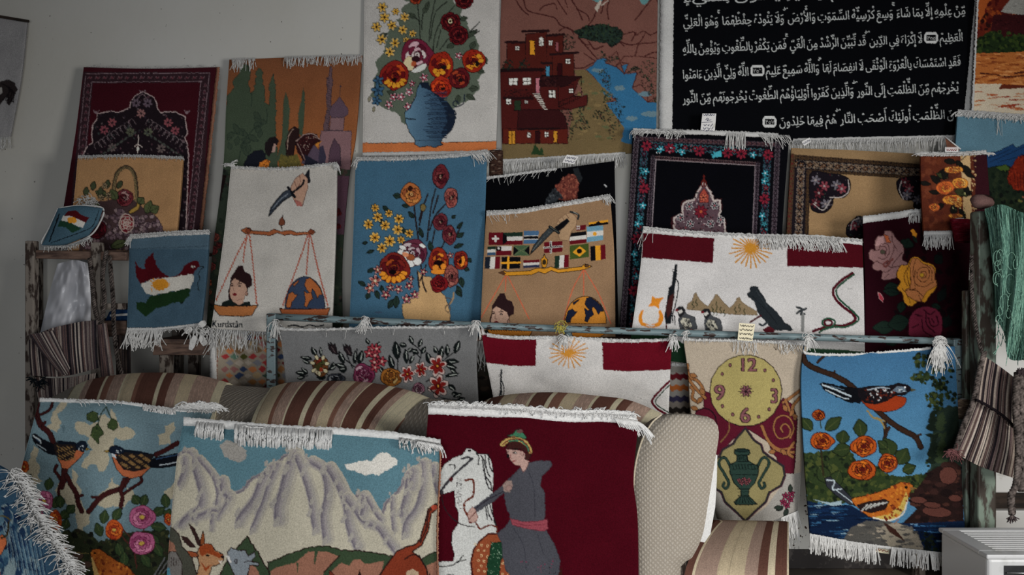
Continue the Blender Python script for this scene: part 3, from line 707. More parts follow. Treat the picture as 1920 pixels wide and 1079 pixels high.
    def win(x0, y0, x1, y1, nx=2, ny=2):
        A.rect(x0, y0, x1, y1, wh, dk, 3)
        for i in range(1, nx): A.line([(x0+(x1-x0)*i/nx, y0), (x0+(x1-x0)*i/nx, y1)], 4, dk, sm=False)
        for i in range(1, ny): A.line([(x0, y0+(y1-y0)*i/ny), (x1, y0+(y1-y0)*i/ny)], 4, dk, sm=False)
    for r in ((165, 313, 193, 340), (325, 262, 358, 310), (393, 273, 417, 305), (505, 398, 537, 430), (122, 528, 182, 573), (218, 524, 271, 571), (105, 668, 138, 705), (228, 678, 250, 700), (392, 610, 437, 660), (528, 597, 557, 630), (247, 893, 271, 930), (365, 890, 390, 925)): win(*r)
    A.ell(341, 262, 16, 10, wh, 0, dk, 2)
    for r, c in (((262, 273, 297, 371), (170, 122, 36)), ((437, 283, 459, 345), (120, 70, 74)), ((372, 446, 398, 515), (60, 112, 140)), ((450, 430, 482, 510), (50, 14, 18)), ((303, 525, 332, 628), (150, 98, 106)), ((160, 678, 203, 745), (40, 52, 36)), ((122, 882, 166, 973), (160, 116, 38)), ((425, 885, 449, 963), (160, 116, 38)), ((300, 885, 332, 965), (46, 14, 18))):
        A.rect(*r, c, dk, 4)
    A.line([(143, 882), (143, 973)], 4, dk, sm=False); A.line([(122, 912), (166, 912)], 5, dk, sm=False)
    A.poly([(286, 628), (330, 628), (384, 742), (372, 742)], (50, 22, 22))
    for i in range(9): A.line([(288+i*8.5, 634+i*12.6), (330+i*6, 634+i*12.6)], 6, (164, 158, 150), sm=False)
AYAH = [
 ("أَيْدِيهِمْ وَمَا خَلْفَهُمْ وَلَا يُحِيطُونَ بِشَيْءٍ", (1812, -14), (1281, 4)),
 ("مِّنْ عِلْمِهِ إِلَّا بِمَا شَاءَ ۚ وَسِعَ كُرْسِيُّهُ السَّمَوَتِ وَالْأَرْضَ ۖ وَلَا يَـُٔودُهُ حِفْظُهُمَا ۚ وَهُوَ الْعَلِيُّ".replace('ـُٔ', 'ئُ'), (1811, 27), (1281, 50)),
 ("الْعَظِيمُ @ لَا إِكْرَاهَ فِي الدِّينِ ۖ قَد تَّبَيَّنَ الرُّشْدُ مِنَ الْغَيِّ ۚ فَمَن يَكْفُرْ بِالطَّغُوتِ وَيُؤْمِنْ بِاللَّهِ", (1806, 77), (1280, 100)),
 ("فَقَدِ اسْتَمْسَكَ بِالْعُرْوَةِ الْوُثْقَى لَا انفِصَامَ لَهَا ۗ وَاللَّهُ سَمِيعٌ عَلِيمٌ @ اللَّهُ وَلِيُّ الَّذِينَ ءَامَنُوا", (1802, 123), (1280, 148)),
 ("يُخْرِجُهُم مِّنَ الظُّلُمَتِ إِلَى النُّورِ ۖ وَالَّذِينَ كَفَرُوا أَوْلِيَاؤُهُمُ الطَّغُوتُ يُخْرِجُونَهُم مِّنَ النُّورِ", (1798, 171), (1280, 193)),
 ("نَ الظُّلُمَتِ أُولَئِكَ أَصْحَبُ النَّارِ ۖ هُمْ فِيهَا خَلِدُونَ @", (1789, 222), (1428, 238)),
]
def d_script(A):
    A.T()
    nums = ['٢٥٥', '٢٥٦', '٢٥٧']; k = 0
    for t, (xr, yr), (xl, yl) in AYAH:
        for cx, cy in arabic_line(A, t, xr, yr, xl, yl, 23, (178, 180, 178)):
            q = nums[min(k, 2)]; k += 1
            cy -= 2
            A.poly([(cx-13, cy-5), (cx-9, cy-11), (cx+9, cy-11), (cx+13, cy-5), (cx+13, cy+5), (cx+9, cy+10), (cx-9, cy+10), (cx-13, cy+5)], (186, 186, 184))
            A.rect(cx-9, cy-6, cx+9, cy+5, (14, 14, 20))
            x = cx-7.5
            for ch in q:
                G, adv, _ = glyph(ch); A.glyph_at(G, x, cy+3.5, 10, 0, (170, 170, 168)); x += 5.3
def d_autumn(A):
    A.T(1540, 0, .2502)
    A.rect(1150, -20, 2000, 380, (110, 44, 30))
    A.blobs([(1150, -20), (1900, -20), (1900, 300), (1150, 300)], [(150, 76, 36), (84, 26, 26), (56, 26, 24), (128, 60, 34), (100, 30, 30)], 260, 2, 7)
    A.poly([(1170, -20), (1290, -20), (1240, 40), (1180, 200)], (168, 92, 44), None, 0, jag=2)
    A.poly([(1345, 90), (1380, 40), (1420, -10), (1700, -10), (1700, 110), (1500, 110), (1400, 100)], (150, 148, 142)); A.blobs([(1345, 90), (1420, 0), (1700, 0), (1700, 100)], [(130, 126, 122), (168, 164, 160)], 60, 1, 4, sq=.3)
    A.poly([(1290, 110), (1700, 110), (1700, 290), (1260, 270)], (70, 28, 32)); A.blobs([(1290, 110), (1700, 110), (1700, 290), (1260, 270)], [(86, 36, 38), (54, 22, 26)], 120, 1, 3, sq=.5)
    A.poly([(1160, 300), (1230, 250), (1300, 232), (1380, 280), (1440, 260), (1560, 290), (1700, 270), (1700, 400), (1160, 400)], (44, 60, 34), None, 0, jag=2); A.blobs([(1160, 300), (1300, 232), (1700, 280), (1700, 400), (1160, 400)], [(60, 78, 38), (30, 42, 28), (70, 84, 40)], 160, 1.5, 4)
    A.poly([(1155, 400), (1250, 400), (1700, 380), (1700, 640), (1150, 630)], (174, 110, 58)); A.blobs([(1155, 410), (1700, 390), (1700, 640), (1150, 630)], [(188, 128, 72), (150, 86, 42), (132, 68, 38), (196, 140, 88)], 130, 3, 12, sq=.22)
    A.line([(1190, 550), (1300, 560), (1420, 575), (1700, 545)], 9, (84, 40, 30)); A.line([(1450, 550), (1700, 520)], 14, (92, 44, 32))
    A.poly([(1140, 630), (1350, 630), (1330, 670), (1700, 650), (1700, 1000), (1100, 1000)], (190, 178, 158)); A.blobs([(1145, 650), (1700, 660), (1700, 830), (1130, 830)], [(168, 96, 60), (150, 70, 50), (176, 120, 80)], 45, 3, 12, sq=.16)
def d_mount_right(A):
    A.T(1770, 180, .2226)
    A.rect(-100, 0, 1200, 1500, (98, 130, 148))
    A.poly([(350, 480), (450, 470), (580, 405), (610, 440), (700, 390), (1100, 300), (1100, 1300), (300, 1300)], (36, 72, 122), (24, 36, 60), 5)
    for p in ([(380, 520), (450, 500), (560, 450)], [(385, 560), (520, 500), (700, 420)], [(450, 560), (600, 520), (700, 470)]): A.line(p, 5, (28, 44, 74))
    A.poly([(300, 620), (450, 590), (520, 580), (560, 600), (1100, 620), (1100, 1300), (300, 1300)], (40, 52, 38), (24, 34, 30), 5)
    A.poly([(440, 600), (520, 580), (560, 620), (500, 650)], (76, 96, 44)); A.blobs([(380, 640), (1000, 640), (1000, 1200), (380, 1200)], [(30, 42, 32), (50, 60, 42), (26, 32, 28)], 200, 2, 6)
    T = [(640, 510), (590, 560), (560, 620), (530, 700), (560, 750), (600, 790), (700, 800), (900, 780), (960, 620), (860, 500), (700, 490)]
    A.poly(T, (128, 44, 26), (70, 22, 18), 5, jag=2); A.blobs(T, [(146, 54, 30), (104, 32, 22)], 160, 1, 3)
    for i in range(7): A.line([(590+i*26, 640), (600+i*24, 780)], 5, (84, 28, 22))
    A.blobs([(600, 850), (1000, 850), (1000, 900), (600, 900)], [(110, 110, 60), (140, 90, 70)], 12, 1, 3)
def d_pattern_beige(A):      # beige rug with the flowered corner pieces
    A.T(1460, 240, .4078)
    A.poly([(40, 120), (700, 170), (700, 900), (-30, 900)], (30, 24, 30))
    cols = [(92, 66, 46), (84, 44, 48), (110, 92, 74), (60, 70, 74)]
    oriental(A, [(75, 135), (700, 182)], 22, (74, 56, 38), [(30, 24, 28), (100, 76, 50)], 48, (30, 24, 26), 1)
    oriental(A, [(80, 165), (700, 208)], 40, (26, 22, 28), cols, 40, (120, 108, 96), 2)
    oriental(A, [(140, 200), (700, 232)], 18, (74, 56, 38), [(30, 24, 28), (110, 84, 56)], 44, (32, 26, 28), 3)
    oriental(A, [(62, 130), (35, 700)], 26, (80, 60, 42), [(92, 30, 34), (30, 24, 28)], 34, (40, 30, 30), 4)
    oriental(A, [(104, 170), (82, 700)], 40, (26, 22, 28), cols, 34, (120, 108, 100), 5)
    oriental(A, [(136, 200), (122, 700)], 16, (74, 56, 38), [(30, 24, 28), (110, 84, 56)], 34, (32, 26, 28), 6)
    A.poly([(146, 205), (700, 240), (700, 800), (128, 800)], (136, 112, 82))
    for P, fl in (([(148, 208), (230, 210), (290, 218), (325, 240), (328, 285), (300, 320), (255, 322), (245, 360), (210, 390), (165, 385), (145, 350)], [(210, 268), (265, 262), (185, 300), (215, 350), (290, 280), (170, 240), (170, 345)]),
                  ([(560, 232), (545, 280), (575, 330), (620, 335), (625, 370), (700, 380), (700, 236)], [(600, 280), (640, 330), (580, 250), (590, 310)]),
                  ([(320, 500), (315, 450), (345, 420), (370, 405), (400, 430), (420, 500)], [(350, 450), (375, 430)])):
        A.poly(P, (28, 22, 30), (20, 16, 22), 4, sm=True)
        for i, (x, y) in enumerate(fl): A.daisy(x, y, 24, [(118, 60, 68), (96, 92, 100), (84, 34, 42), (100, 96, 104)][i % 4], (130, 120, 118), 6, (18, 14, 20), 2, (96, 90, 96) if i % 2 else None)
        A.blobs(P, [(110, 102, 104), (56, 74, 62), (84, 36, 44)], 30, .5, 1.1)
    for p in ([(235, 320), (290, 318), (322, 290), (320, 240)], [(240, 330), (205, 378), (160, 350)], [(575, 330), (555, 285), (565, 245)], [(330, 470), (340, 430), (370, 415)]): A.line(p, 4, (150, 142, 138))
def d_prayer_blue(A):        # dark prayer rug with turquoise flowers
    A.T(1150, 230, .3799)
    def bord(p, w, n, cs, li, bg=(34, 22, 32), seed=1): oriental(A, p, w, bg, cs, n, li, seed)
    rd = [(112, 34, 46), (52, 120, 132), (70, 36, 52), (110, 40, 50), (60, 60, 78)]
    bord([(120, 80), (830, 110)], 26, 60, [(96, 64, 66), (40, 30, 40)], (80, 70, 76), (30, 20, 30), 1)
    bord([(115, 75), (42, 1080)], 30, 84, [(60, 46, 54), (70, 52, 62)], (92, 84, 90), (26, 20, 28), 2)
    bord([(812, 100), (785, 700)], 30, 54, [(60, 46, 54), (60, 50, 62)], (88, 80, 86), (26, 20, 28), 3)
    bord([(190, 172), (720, 205)], 20, 46, [(70, 40, 46), (60, 34, 44)], (100, 82, 82), (30, 20, 28), 4)
    bord([(196, 165), (160, 700)], 22, 44, [(56, 42, 50), (84, 60, 66)], (88, 78, 86), (24, 18, 26), 5)
    bord([(714, 200), (690, 700)], 22, 44, [(56, 42, 50), (84, 50, 60)], (88, 78, 86), (24, 18, 26), 6)
    bord([(160, 112), (770, 150)], 44, 26, rd, (56, 104, 112), (22, 18, 28), 7)
    bord([(155, 110), (90, 1080)], 44, 44, rd, (50, 92, 104), (22, 18, 28), 8)
    bord([(762, 145), (735, 700)], 44, 26, rd, (50, 92, 104), (22, 18, 28), 9)
    for x, y, c in ((425, 140, 0), (565, 150, 0), (632, 155, 0), (765, 160, 0), (165, 115, 0), (152, 325, 0), (115, 575, 0), (100, 830, 0), (745, 378, 0), (280, 128, 1)):
        A.daisy(x, y, 27, (116, 34, 50), (30, 20, 30), 7, (18, 12, 20), 2.5)
    for x, y in ((235, 130), (340, 145), (500, 160), (690, 160), (160, 240), (145, 410), (120, 500), (105, 650), (115, 760), (745, 290), (735, 460), (750, 250)):
        A.daisy(x, y, 18, (56, 132, 146), (160, 170, 174), 5, (20, 40, 60), 2)
    A.poly([(500, 150), (530, 138), (535, 168), (485, 172)], (64, 140, 154)); A.blobs([(215, 120), (350, 130), (350, 160), (215, 150)], [(60, 150, 166), (190, 196, 200)], 14, .6, 1.4)
    A.poly([(210, 183), (700, 212), (682, 800), (180, 800)], (9, 9, 15))
    A.line([(210, 183), (700, 212)], 4, (120, 110, 112), sm=False); A.line([(210, 183), (180, 700)], 4, (130, 120, 124), sm=False); A.line([(700, 212), (682, 700)], 4, (110, 100, 104), sm=False)
    M = [(447, 300), (480, 345), (495, 385), (525, 385), (530, 440), (520, 455), (545, 480), (550, 530), (550, 700), (305, 700), (300, 500), (300, 470), (340, 450), (345, 400), (370, 385), (400, 385), (415, 345)]
    A.poly([(447+(x-447)*1.1, 480+(y-480)*1.08) for x, y in M], (52, 22, 26), None, 0, jag=1.5)
    A.poly(M, (84, 66, 72), (150, 140, 136), 9, jag=1.2)
    A.blobs(M, [(30, 20, 28), (70, 26, 36), (24, 30, 36), (160, 150, 148), (120, 50, 56), (16, 14, 20)], 420, .6, 1.8)
    A.poly([(447, 325), (470, 360), (470, 395), (425, 395), (425, 355)], (140, 66, 54), (60, 24, 28), 3); A.daisy(432, 440, 32, (104, 30, 44), (150, 80, 50), 8, (20, 12, 18), 2); A.daisy(445, 370, 20, (160, 90, 70), (60, 20, 24), 6, (50, 20, 24), 2)
    for x, y in ((375, 415), (500, 410), (330, 470), (530, 480), (380, 500), (480, 500)): A.daisy(x, y, 19, (26, 24, 34), (130, 60, 70), 6, (150, 146, 146), 2)
    for sg in (-1, 1): A.line([(447, 280), (447+sg*12, 300), (447+sg*6, 320)], 7, (80, 26, 22))
    A.line([(447, 262), (447, 310)], 8, (90, 30, 24))

# ============================================================ woven pictures, middle row
def d_basket(A):
    A.T(0, 360, .3707)
    br = (84, 68, 50)
    A.T(0, 0, .3336)
    A.line([(650, 1160), (640, 1060), (655, 980), (690, 945), (720, 942), (755, 980), (768, 1080), (762, 1180)], 22, (62, 52, 40)); A.line([(650, 1160), (642, 1060), (657, 982), (692, 948), (722, 946), (753, 985), (765, 1080), (760, 1180)], 12, (112, 98, 70))
    for i in range(30):
        t = i/29; x = 705-62*math.cos(PI*t); y = 1075-132*math.sin(PI*t)**.7; A.line([(x-5, y-4), (x+5, y+5)], 3, (60, 50, 40), sm=False)
    A.T(0, 360, .3707)
    gr = [(106, 88, 92), (88, 72, 78), (122, 106, 106)]
    A.poly([(450, 60), (640, 20), (790, 120), (830, 200), (840, 300), (400, 300), (420, 160)], (70, 54, 54), None, 0, jag=2)
    R = random.Random(5)
    for reg, n in (([(450, 170), (520, 100), (620, 90), (700, 130), (660, 230), (480, 240)], 70), ([(650, 200), (700, 130), (790, 120), (830, 190), (700, 230)], 46), ([(430, 240), (640, 200), (830, 210), (830, 290), (430, 290)], 60)):
        q = A.px(reg); m = A._mask(q, np.roll(q, -1, 0)); rr, cc, M = m; ys, xs = np.nonzero(M)
        for k in range(n):
            i = R.randrange(len(ys)); X = ((xs[i]+cc)/A.SS+A.x0); Y = ((ys[i]+rr)/A.SS+A.y0); A.T(); A.ell(X, Y, 3.8, 3.8, gr[k % 3], 0, (44, 32, 38), .9); A.T(0, 360, .3707)
    A.petals(640, 160, 40, [(96, 24, 34), (120, 40, 48)], (150, 136, 128), 5, seed=4, ry=48)
    A.petals(630, 30, 44, [(110, 50, 56), (86, 24, 34), (150, 120, 116)], (40, 20, 22), 4, seed=6)
    A.petals(490, 190, 50, [(84, 22, 32), (60, 14, 22)], (28, 12, 16), 4, seed=7)
    A.poly([(650, 100), (690, 70), (700, 30), (716, 40), (700, 90), (660, 112)], (142, 116, 60), (50, 40, 24), 4)
    for x, y, L, a in ((740, 110, 70, -70), (760, 100, 50, -30), (590, 40, 60, -120), (540, 20, 60, -160), (500, 60, 60, 160), (560, 280, 90, -20), (700, 60, 40, -50)): A.leaf(x, y, L, a, 22, (78, 84, 56), (36, 38, 28), 4, (36, 38, 28))
    A.T(0, 0, .3336)
    for x, y in ((600, 1060), (520, 1070), (480, 1100), (660, 1060), (560, 1100)): A.leaf(x, y, 50, -80+x % 40, 16, (64, 70, 50), (34, 34, 28), 4)
    for x, y in ((590, 1045), (610, 1100), (570, 1110)): A.daisy(x, y, 18, (130, 116, 90), (60, 50, 40), 6, (40, 30, 30), 3)
def d_flagcushion(A):
    A.T(0, 360, .3707)
    A.line([(300, 112), (250, 252)], 7, (24, 32, 40), sm=False); A.line([(258, 258), (420, 200), (470, 170), (500, 95)], 4, (30, 40, 50))
    A.poly([(345, 98), (385, 94), (410, 115), (450, 132), (432, 158), (395, 140), (350, 120), (318, 125)], (82, 20, 26))
    A.poly([(318, 122), (350, 120), (395, 138), (432, 155), (418, 182), (395, 175), (350, 155), (305, 160)], (172, 168, 162))
    A.poly([(305, 145), (350, 152), (395, 178), (412, 188), (365, 208), (330, 178), (292, 176)], (36, 66, 50)); A.ell(363, 143, 24, 17, (186, 132, 46), .3, jag=1)
def d_dove(A):
    A.T(0, 360, .3707)
    A.rect(640, 215, 1070, 290, (84, 104, 120)); A.line([(650, 290), (1050, 275)], 3, (62, 80, 94), sm=False)
    A.poly([(683, 350), (705, 385), (730, 390), (735, 345), (775, 308), (790, 370), (820, 410), (860, 432), (905, 415), (940, 370), (975, 348), (1005, 352), (1012, 375), (985, 400), (975, 418), (860, 436), (770, 440), (712, 468), (690, 430)], (86, 18, 28), None, 0, jag=1)
    A.poly([(712, 466), (770, 440), (860, 434), (975, 415), (980, 440), (965, 488), (900, 500), (770, 524), (735, 510)], (178, 174, 166), None, 0, jag=1)
    A.poly([(965, 488), (955, 530), (920, 565), (880, 560), (840, 575), (790, 590), (750, 625), (735, 628), (690, 590), (688, 560), (740, 560), (760, 530), (870, 505)], (34, 60, 34), None, 0, jag=1.2)
    A.ell(812, 470, 42, 28, (190, 134, 44), 0, jag=1.5); A.blobs([(765, 440), (860, 440), (860, 505), (765, 505)], [(190, 134, 44)], 20, 1, 2)
    A.ell(977, 378, 12, 5, (170, 166, 160)); A.ell(978, 378, 5, 4, (30, 20, 20))
    A.line([(1012, 380), (1030, 378), (1005, 410), (1010, 440), (1000, 470), (1006, 500)], 4, (36, 44, 48)); A.line([(915, 565), (925, 560)], 8, (24, 34, 30))
def wstr(A, pts, col, w): 
    p = resample(smooth_pts(pts), max(4, int(np.hypot(*(np.diff(np.array(pts, float), axis=0).T)).sum()/9)))
    for i in range(len(p)-1): A.line([p[i]+np.array([(-1)**i*2.2, 0]), p[i+1]+np.array([-(-1)**i*2.2, 0])], w*(1.25 if i % 2 else .8), col, sm=False)
def portrait(A, ox, oy, k, skin=(156, 128, 112), hair=(46, 26, 28)):
    """bust of a woman with a dark turban of hair, facing left, in units of the first scales rug"""
    o = (A.ox, A.oy, A.k); A.T(A.ox+ox*A.k, A.oy+oy*A.k, A.k*k)
    A.poly([(147, 850), (142, 800), (152, 770), (158, 720), (172, 700), (200, 655), (225, 655), (238, 690), (265, 700), (278, 735), (276, 770), (255, 780), (250, 820), (200, 830), (160, 850)], hair)
    A.poly([(160, 745), (180, 725), (215, 745), (240, 760), (250, 790), (238, 820), (228, 860), (232, 885), (190, 885), (162, 850), (150, 810)], skin, (60, 40, 38), 1.5)
    A.poly([(158, 740), (195, 712), (225, 745), (245, 762), (276, 768), (278, 730), (240, 690), (180, 705)], hair)
    A.line([(190, 725), (208, 742), (204, 752)], 4, hair); A.line([(158, 755), (172, 760)], 4, hair); A.line([(195, 758), (218, 756)], 5, hair)
    A.ell(165, 767, 7, 4, (36, 24, 26)); A.ell(207, 770, 9, 5, (36, 24, 26)); A.ell(207, 771, 3, 2, (150, 130, 120))
    A.line([(178, 768), (172, 793), (182, 797)], 2.5, (110, 80, 72)); A.ell(180, 816, 13, 8, (110, 26, 36)); A.line([(168, 816), (192, 815)], 2, (60, 16, 22))
    A.line([(195, 850), (225, 840)], 3, (120, 92, 82)); A.ell(247, 812, 8, 12, (140, 110, 96), 0, hair, 2)
    A.poly([(105, 880), (112, 862), (160, 842), (170, 860), (205, 878), (235, 862), (262, 858), (272, 880)], (28, 36, 34), (16, 20, 20), 3)
    A.T(*o)
def globe(A, cx, cy, rx, ry, sea, land, oc=(24, 20, 26)):
    t = np.linspace(PI, 2*PI, 24); pts = [(cx+rx*math.cos(a), cy+ry*math.sin(a)) for a in t]+[(cx+rx*.98, cy+6), (cx-rx*.98, cy+6)]
    A.poly(pts, sea, oc, 4)
    def P(q): return [(cx+x*rx, cy-y*ry) for x, y in q]
    A.poly(P([(-.95, .1), (-.82, .45), (-.62, .52), (-.5, .42), (-.38, .42), (-.55, .25), (-.66, .2), (-.72, 0), (-.9, 0)]), land, oc, 3)
    A.poly(P([(-.55, .68), (-.32, .84), (-.28, .9), (-.6, .76)]), land, oc, 3)
    A.poly(P([(-.02, .7), (.05, .92), (.25, .96), (.55, .8), (.78, .6), (.86, .42), (.72, .42), (.62, .3), (.5, .5), (.36, .62), (.3, .44), (.1, .56)]), land, oc, 3)
    A.poly(P([(-.05, .56), (.1, .46), (.3, .5), (.4, .3), (.22, .2), (.1, .02), (-.04, .06), (.02, .26)]), land, oc, 3)
def d_scales(A):
    A.T(380, 280, .3337)
    ink = (24, 26, 34); br = (146, 88, 56)
    A.poly([(598, 110), (605, 185), (575, 200), (570, 150)], (34, 36, 44), ink, 2)
    A.poly([(495, 215), (520, 165), (560, 135), (590, 165), (590, 220), (560, 320), (530, 318), (505, 270)], (160, 130, 112), (90, 66, 60), 3)
    for p in ([(515, 180), (530, 215), (545, 195)], [(545, 150), (550, 185)], [(520, 285), (550, 300)]): A.line(p, 5, (124, 92, 80))
    A.poly([(515, 285), (555, 300), (560, 320), (530, 320)], (150, 96, 88))
    A.line([(480, 215), (518, 270)], 15, ink); A.line([(510, 240), (560, 200), (568, 175)], 12, ink)
    A.poly([(370, 378), (382, 330), (420, 280), (455, 240), (490, 225), (500, 260), (450, 295), (415, 330), (380, 370)], (58, 64, 76), ink, 5)
    A.line([(395, 335), (430, 290), (480, 250)], 4, (120, 126, 134)); A.line([(385, 350), (420, 312), (470, 275)], 3, ink)
    A.line([(450, 372), (448, 395), (440, 420), (446, 450)], 7, (50, 36, 30)); A.poly([(430, 400), (445, 380), (460, 400), (462, 425), (440, 430), (428, 425)], (110, 66, 48), (40, 26, 24), 3)
    A.poly([(215, 455), (245, 440), (268, 445), (275, 458), (370, 464), (400, 450), (440, 462), (490, 455), (530, 468), (590, 465), (605, 448), (622, 455), (632, 466), (618, 480), (590, 478), (530, 485), (490, 478), (460, 484), (420, 470), (380, 486), (275, 476), (240, 475)], br, (50, 30, 26), 4)
    for x, y in ((255, 458), (608, 463)): A.ell(x, y, 14, 12, (120, 66, 44), 0, (50, 30, 26), 3)
    C = (150, 84, 66)
    for p in ([(255, 478), (190, 600), (75, 850)], [(262, 478), (280, 620), (303, 870)], [(252, 480), (236, 560), (228, 635)], [(592, 480), (545, 620), (450, 880)], [(600, 480), (590, 600), (582, 705)], [(605, 480), (650, 680), (705, 885)]): wstr(A, p, C, 6)
    portrait(A, 0, 0, 1)
    A.poly([(60, 872), (110, 882), (260, 882), (312, 876), (275, 935), (230, 940), (95, 935), (68, 905)], (150, 100, 60), (40, 26, 22), 5)
    globe(A, 575, 892, 112, 176, (54, 66, 92), (150, 92, 52))
    A.poly([(432, 895), (470, 900), (680, 898), (715, 892), (700, 940), (450, 940)], (150, 90, 56), (50, 28, 24), 5)
    A.text('Kurdstân', 52, 1000, 38, (26, 34, 42), sx=.86, ang=.02, bold=1.5)
    A.line([(480, 995), (520, 990), (560, 1000), (600, 988), (640, 996), (680, 990)], 8, (34, 38, 44))
def bouquet_small(A):
    """flower bouquet of the blue rug, in its zoomed drawing units"""
    st = (46, 36, 38); OC = (26, 18, 22)
    for p in ([(420, 350), (430, 440), (445, 550)], [(500, 290), (470, 370), (450, 440)], [(545, 260), (520, 360), (495, 560)], [(600, 350), (540, 420), (510, 500)], [(475, 370), (450, 470)], [(560, 300), (530, 400)], [(540, 500), (520, 600)], [(600, 560), (560, 640)], [(700, 460), (660, 540)], [(460, 700), (470, 800), (490, 855)], [(490, 700), (455, 790)], [(440, 740), (450, 830)]): A.line(p, 9, st)
    gl = (44, 62, 54)
    for x, y, L, a, w in ((345, 305, 48, 190, 16), (395, 360, 46, 185, 12), (420, 430, 50, -130, 12), (640, 430, 26, -40, 10), (670, 490, 50, -50, 10), (665, 540, 50, -30, 14), (650, 600, 60, -20, 12), (380, 520, 60, -140, 12), (260, 460, 60, 200, 10), (470, 540, 60, -110, 12), (520, 620, 60, -100, 14), (300, 900, 60, 120, 16), (320, 880, 70, 95, 18), (150, 740, 50, -20, 12), (140, 820, 50, 210, 12), (200, 850, 50, 70, 14), (160, 860, 40, 110, 14), (230, 820, 40, 80, 12), (690, 770, 60, 80, 16), (670, 820, 70, 70, 14), (660, 850, 50, 40, 12), (710, 720, 30, 20, 12), (735, 660, 30, 60, 12), (240, 360, 40, 40, 12), (190, 615, 50, 160, 10), (150, 570, 30, 170, 10)):
        A.leaf(x, y, L, a, w, gl, OC, 4, (24, 34, 32))
    A.ell(472, 368, 17, 22, (120, 104, 64), 0, OC, 4)
    for x, y, r in ((195, 370, 24), (210, 423, 30), (275, 403, 24), (333, 435, 30), (156, 465, 30), (253, 472, 30), (326, 497, 32), (193, 542, 32), (280, 562, 34), (392, 518, 26), (235, 602, 30), (345, 555, 24)):
        A.daisy(x, y, r, (196, 148, 58), (60, 38, 22), 7, OC, 3.5, (190, 172, 120))
    A.petals(405, 292, 62, [(168, 106, 60), (184, 128, 70), (150, 88, 54)], (50, 26, 20), 4, ry=68, seed=1, cen=(190, 150, 100)); A.ell(398, 258, 14, 16, (60, 30, 24))
    for x, y, rx, ry, c, sd in ((573, 190, 48, 70, [(110, 44, 52), (90, 30, 40), (128, 64, 66)], 2), (635, 312, 40, 64, [(150, 88, 80), (132, 70, 66)], 3), (573, 452, 44, 50, [(112, 52, 60), (92, 34, 46)], 4), (625, 525, 40, 58, [(112, 50, 58), (92, 34, 46), (130, 66, 68)], 5)):
        A.petals(x, y, rx, c, (44, 18, 24), 4, ry=ry, seed=sd, n=9, cen=(170, 140, 120)); A.ell(x+10, y-6, 6, 10, OC)
    A.petals(412, 632, 92, [(108, 52, 70), (166, 140, 148), (92, 34, 54), (178, 164, 166)], (44, 18, 30), 4, ry=84, seed=8)
    for x, y, rx, ry in ((338, 640, 20, 34), (372, 648, 24, 30), (400, 690, 26, 22), (440, 680, 24, 24), (355, 600, 22, 14), (470, 590, 20, 12)): A.ell(x, y, rx, ry, (206, 198, 192), .4, (60, 30, 40), 3)
    A.ell(400, 655, 26, 20, (150, 86, 52), .3, (50, 24, 24), 3); A.ell(370, 640, 18, 14, (206, 140, 104), .3)
    A.petals(305, 720, 98, [(126, 44, 38), (104, 26, 34), (160, 80, 34), (90, 20, 30)], (36, 14, 18), 4, ry=88, seed=11)
    for a in range(7): A.ell(300+math.cos(.48*a+.1)*62, 745+math.sin(.48*a+.1)*42, 22, 15, (214, 138, 44), .48*a+.1, (70, 22, 18), 3)
    A.ell(296, 742, 22, 15, (24, 12, 16))
    A.petals(562, 675, 62, [(140, 50, 34), (180, 100, 36), (110, 28, 30), (206, 130, 44)], (36, 14, 18), 4, ry=76, seed=12); A.ell(565, 695, 34, 22, (30, 12, 16)); A.ell(560, 740, 44, 16, (206, 134, 48), 0, (60, 20, 18), 3); A.ell(545, 715, 18, 14, (206, 134, 48)); A.ell(590, 710, 16, 18, (206, 134, 48))
    A.petals(690, 675, 44, [(130, 44, 34), (170, 76, 36), (104, 26, 28)], (36, 14, 18), 4, ry=58, seed=13); A.ell(700, 680, 14, 34, (206, 134, 48), .2, (60, 20, 18), 3); A.ell(690, 680, 7, 18, (30, 12, 14))
    A.petals(635, 765, 46, [(140, 84, 76), (116, 60, 60), (156, 100, 90)], (50, 22, 26), 4, ry=66, seed=14); A.ell(640, 765, 8, 12, OC)
    A.petals(565, 810, 52, [(124, 28, 34), (104, 20, 30), (140, 44, 40)], (36, 12, 18), 4, ry=50, seed=15)
    for x, y, r in ((258, 872, 28), (283, 832, 24), (330, 840, 26), (392, 820, 26), (378, 897, 30), (425, 872, 26), (475, 740, 22), (402, 780, 18), (195, 792, 36), (210, 728, 26), (165, 835, 30), (630, 645, 20)):
        A.daisy(x, y, r, (140, 64, 76) if x > 240 else (150, 80, 70), (186, 176, 150), 5, (36, 18, 26), 3.5, (176, 150, 150))
def d_blueflowers(A):
    A.T(640, 270, .3244)
    A.poly([(440, 730), (450, 850), (400, 890), (350, 930), (355, 990), (380, 1040), (380, 1100), (620, 1100), (630, 1000), (625, 960), (600, 880), (540, 830), (520, 770), (470, 765)], (176, 146, 106), (60, 50, 44), 3, sm=False)
    A.line([(650, 860), (640, 910), (600, 950), (620, 980)], 8, (150, 126, 96)); A.line([(600, 890), (635, 900), (610, 940)], 5, (90, 76, 64)); A.ell(616, 950, 14, 22, None, 0, (90, 76, 64), 4)
    bouquet_small(A)
    A.ell(215, 975, 22, 6, (70, 90, 116))
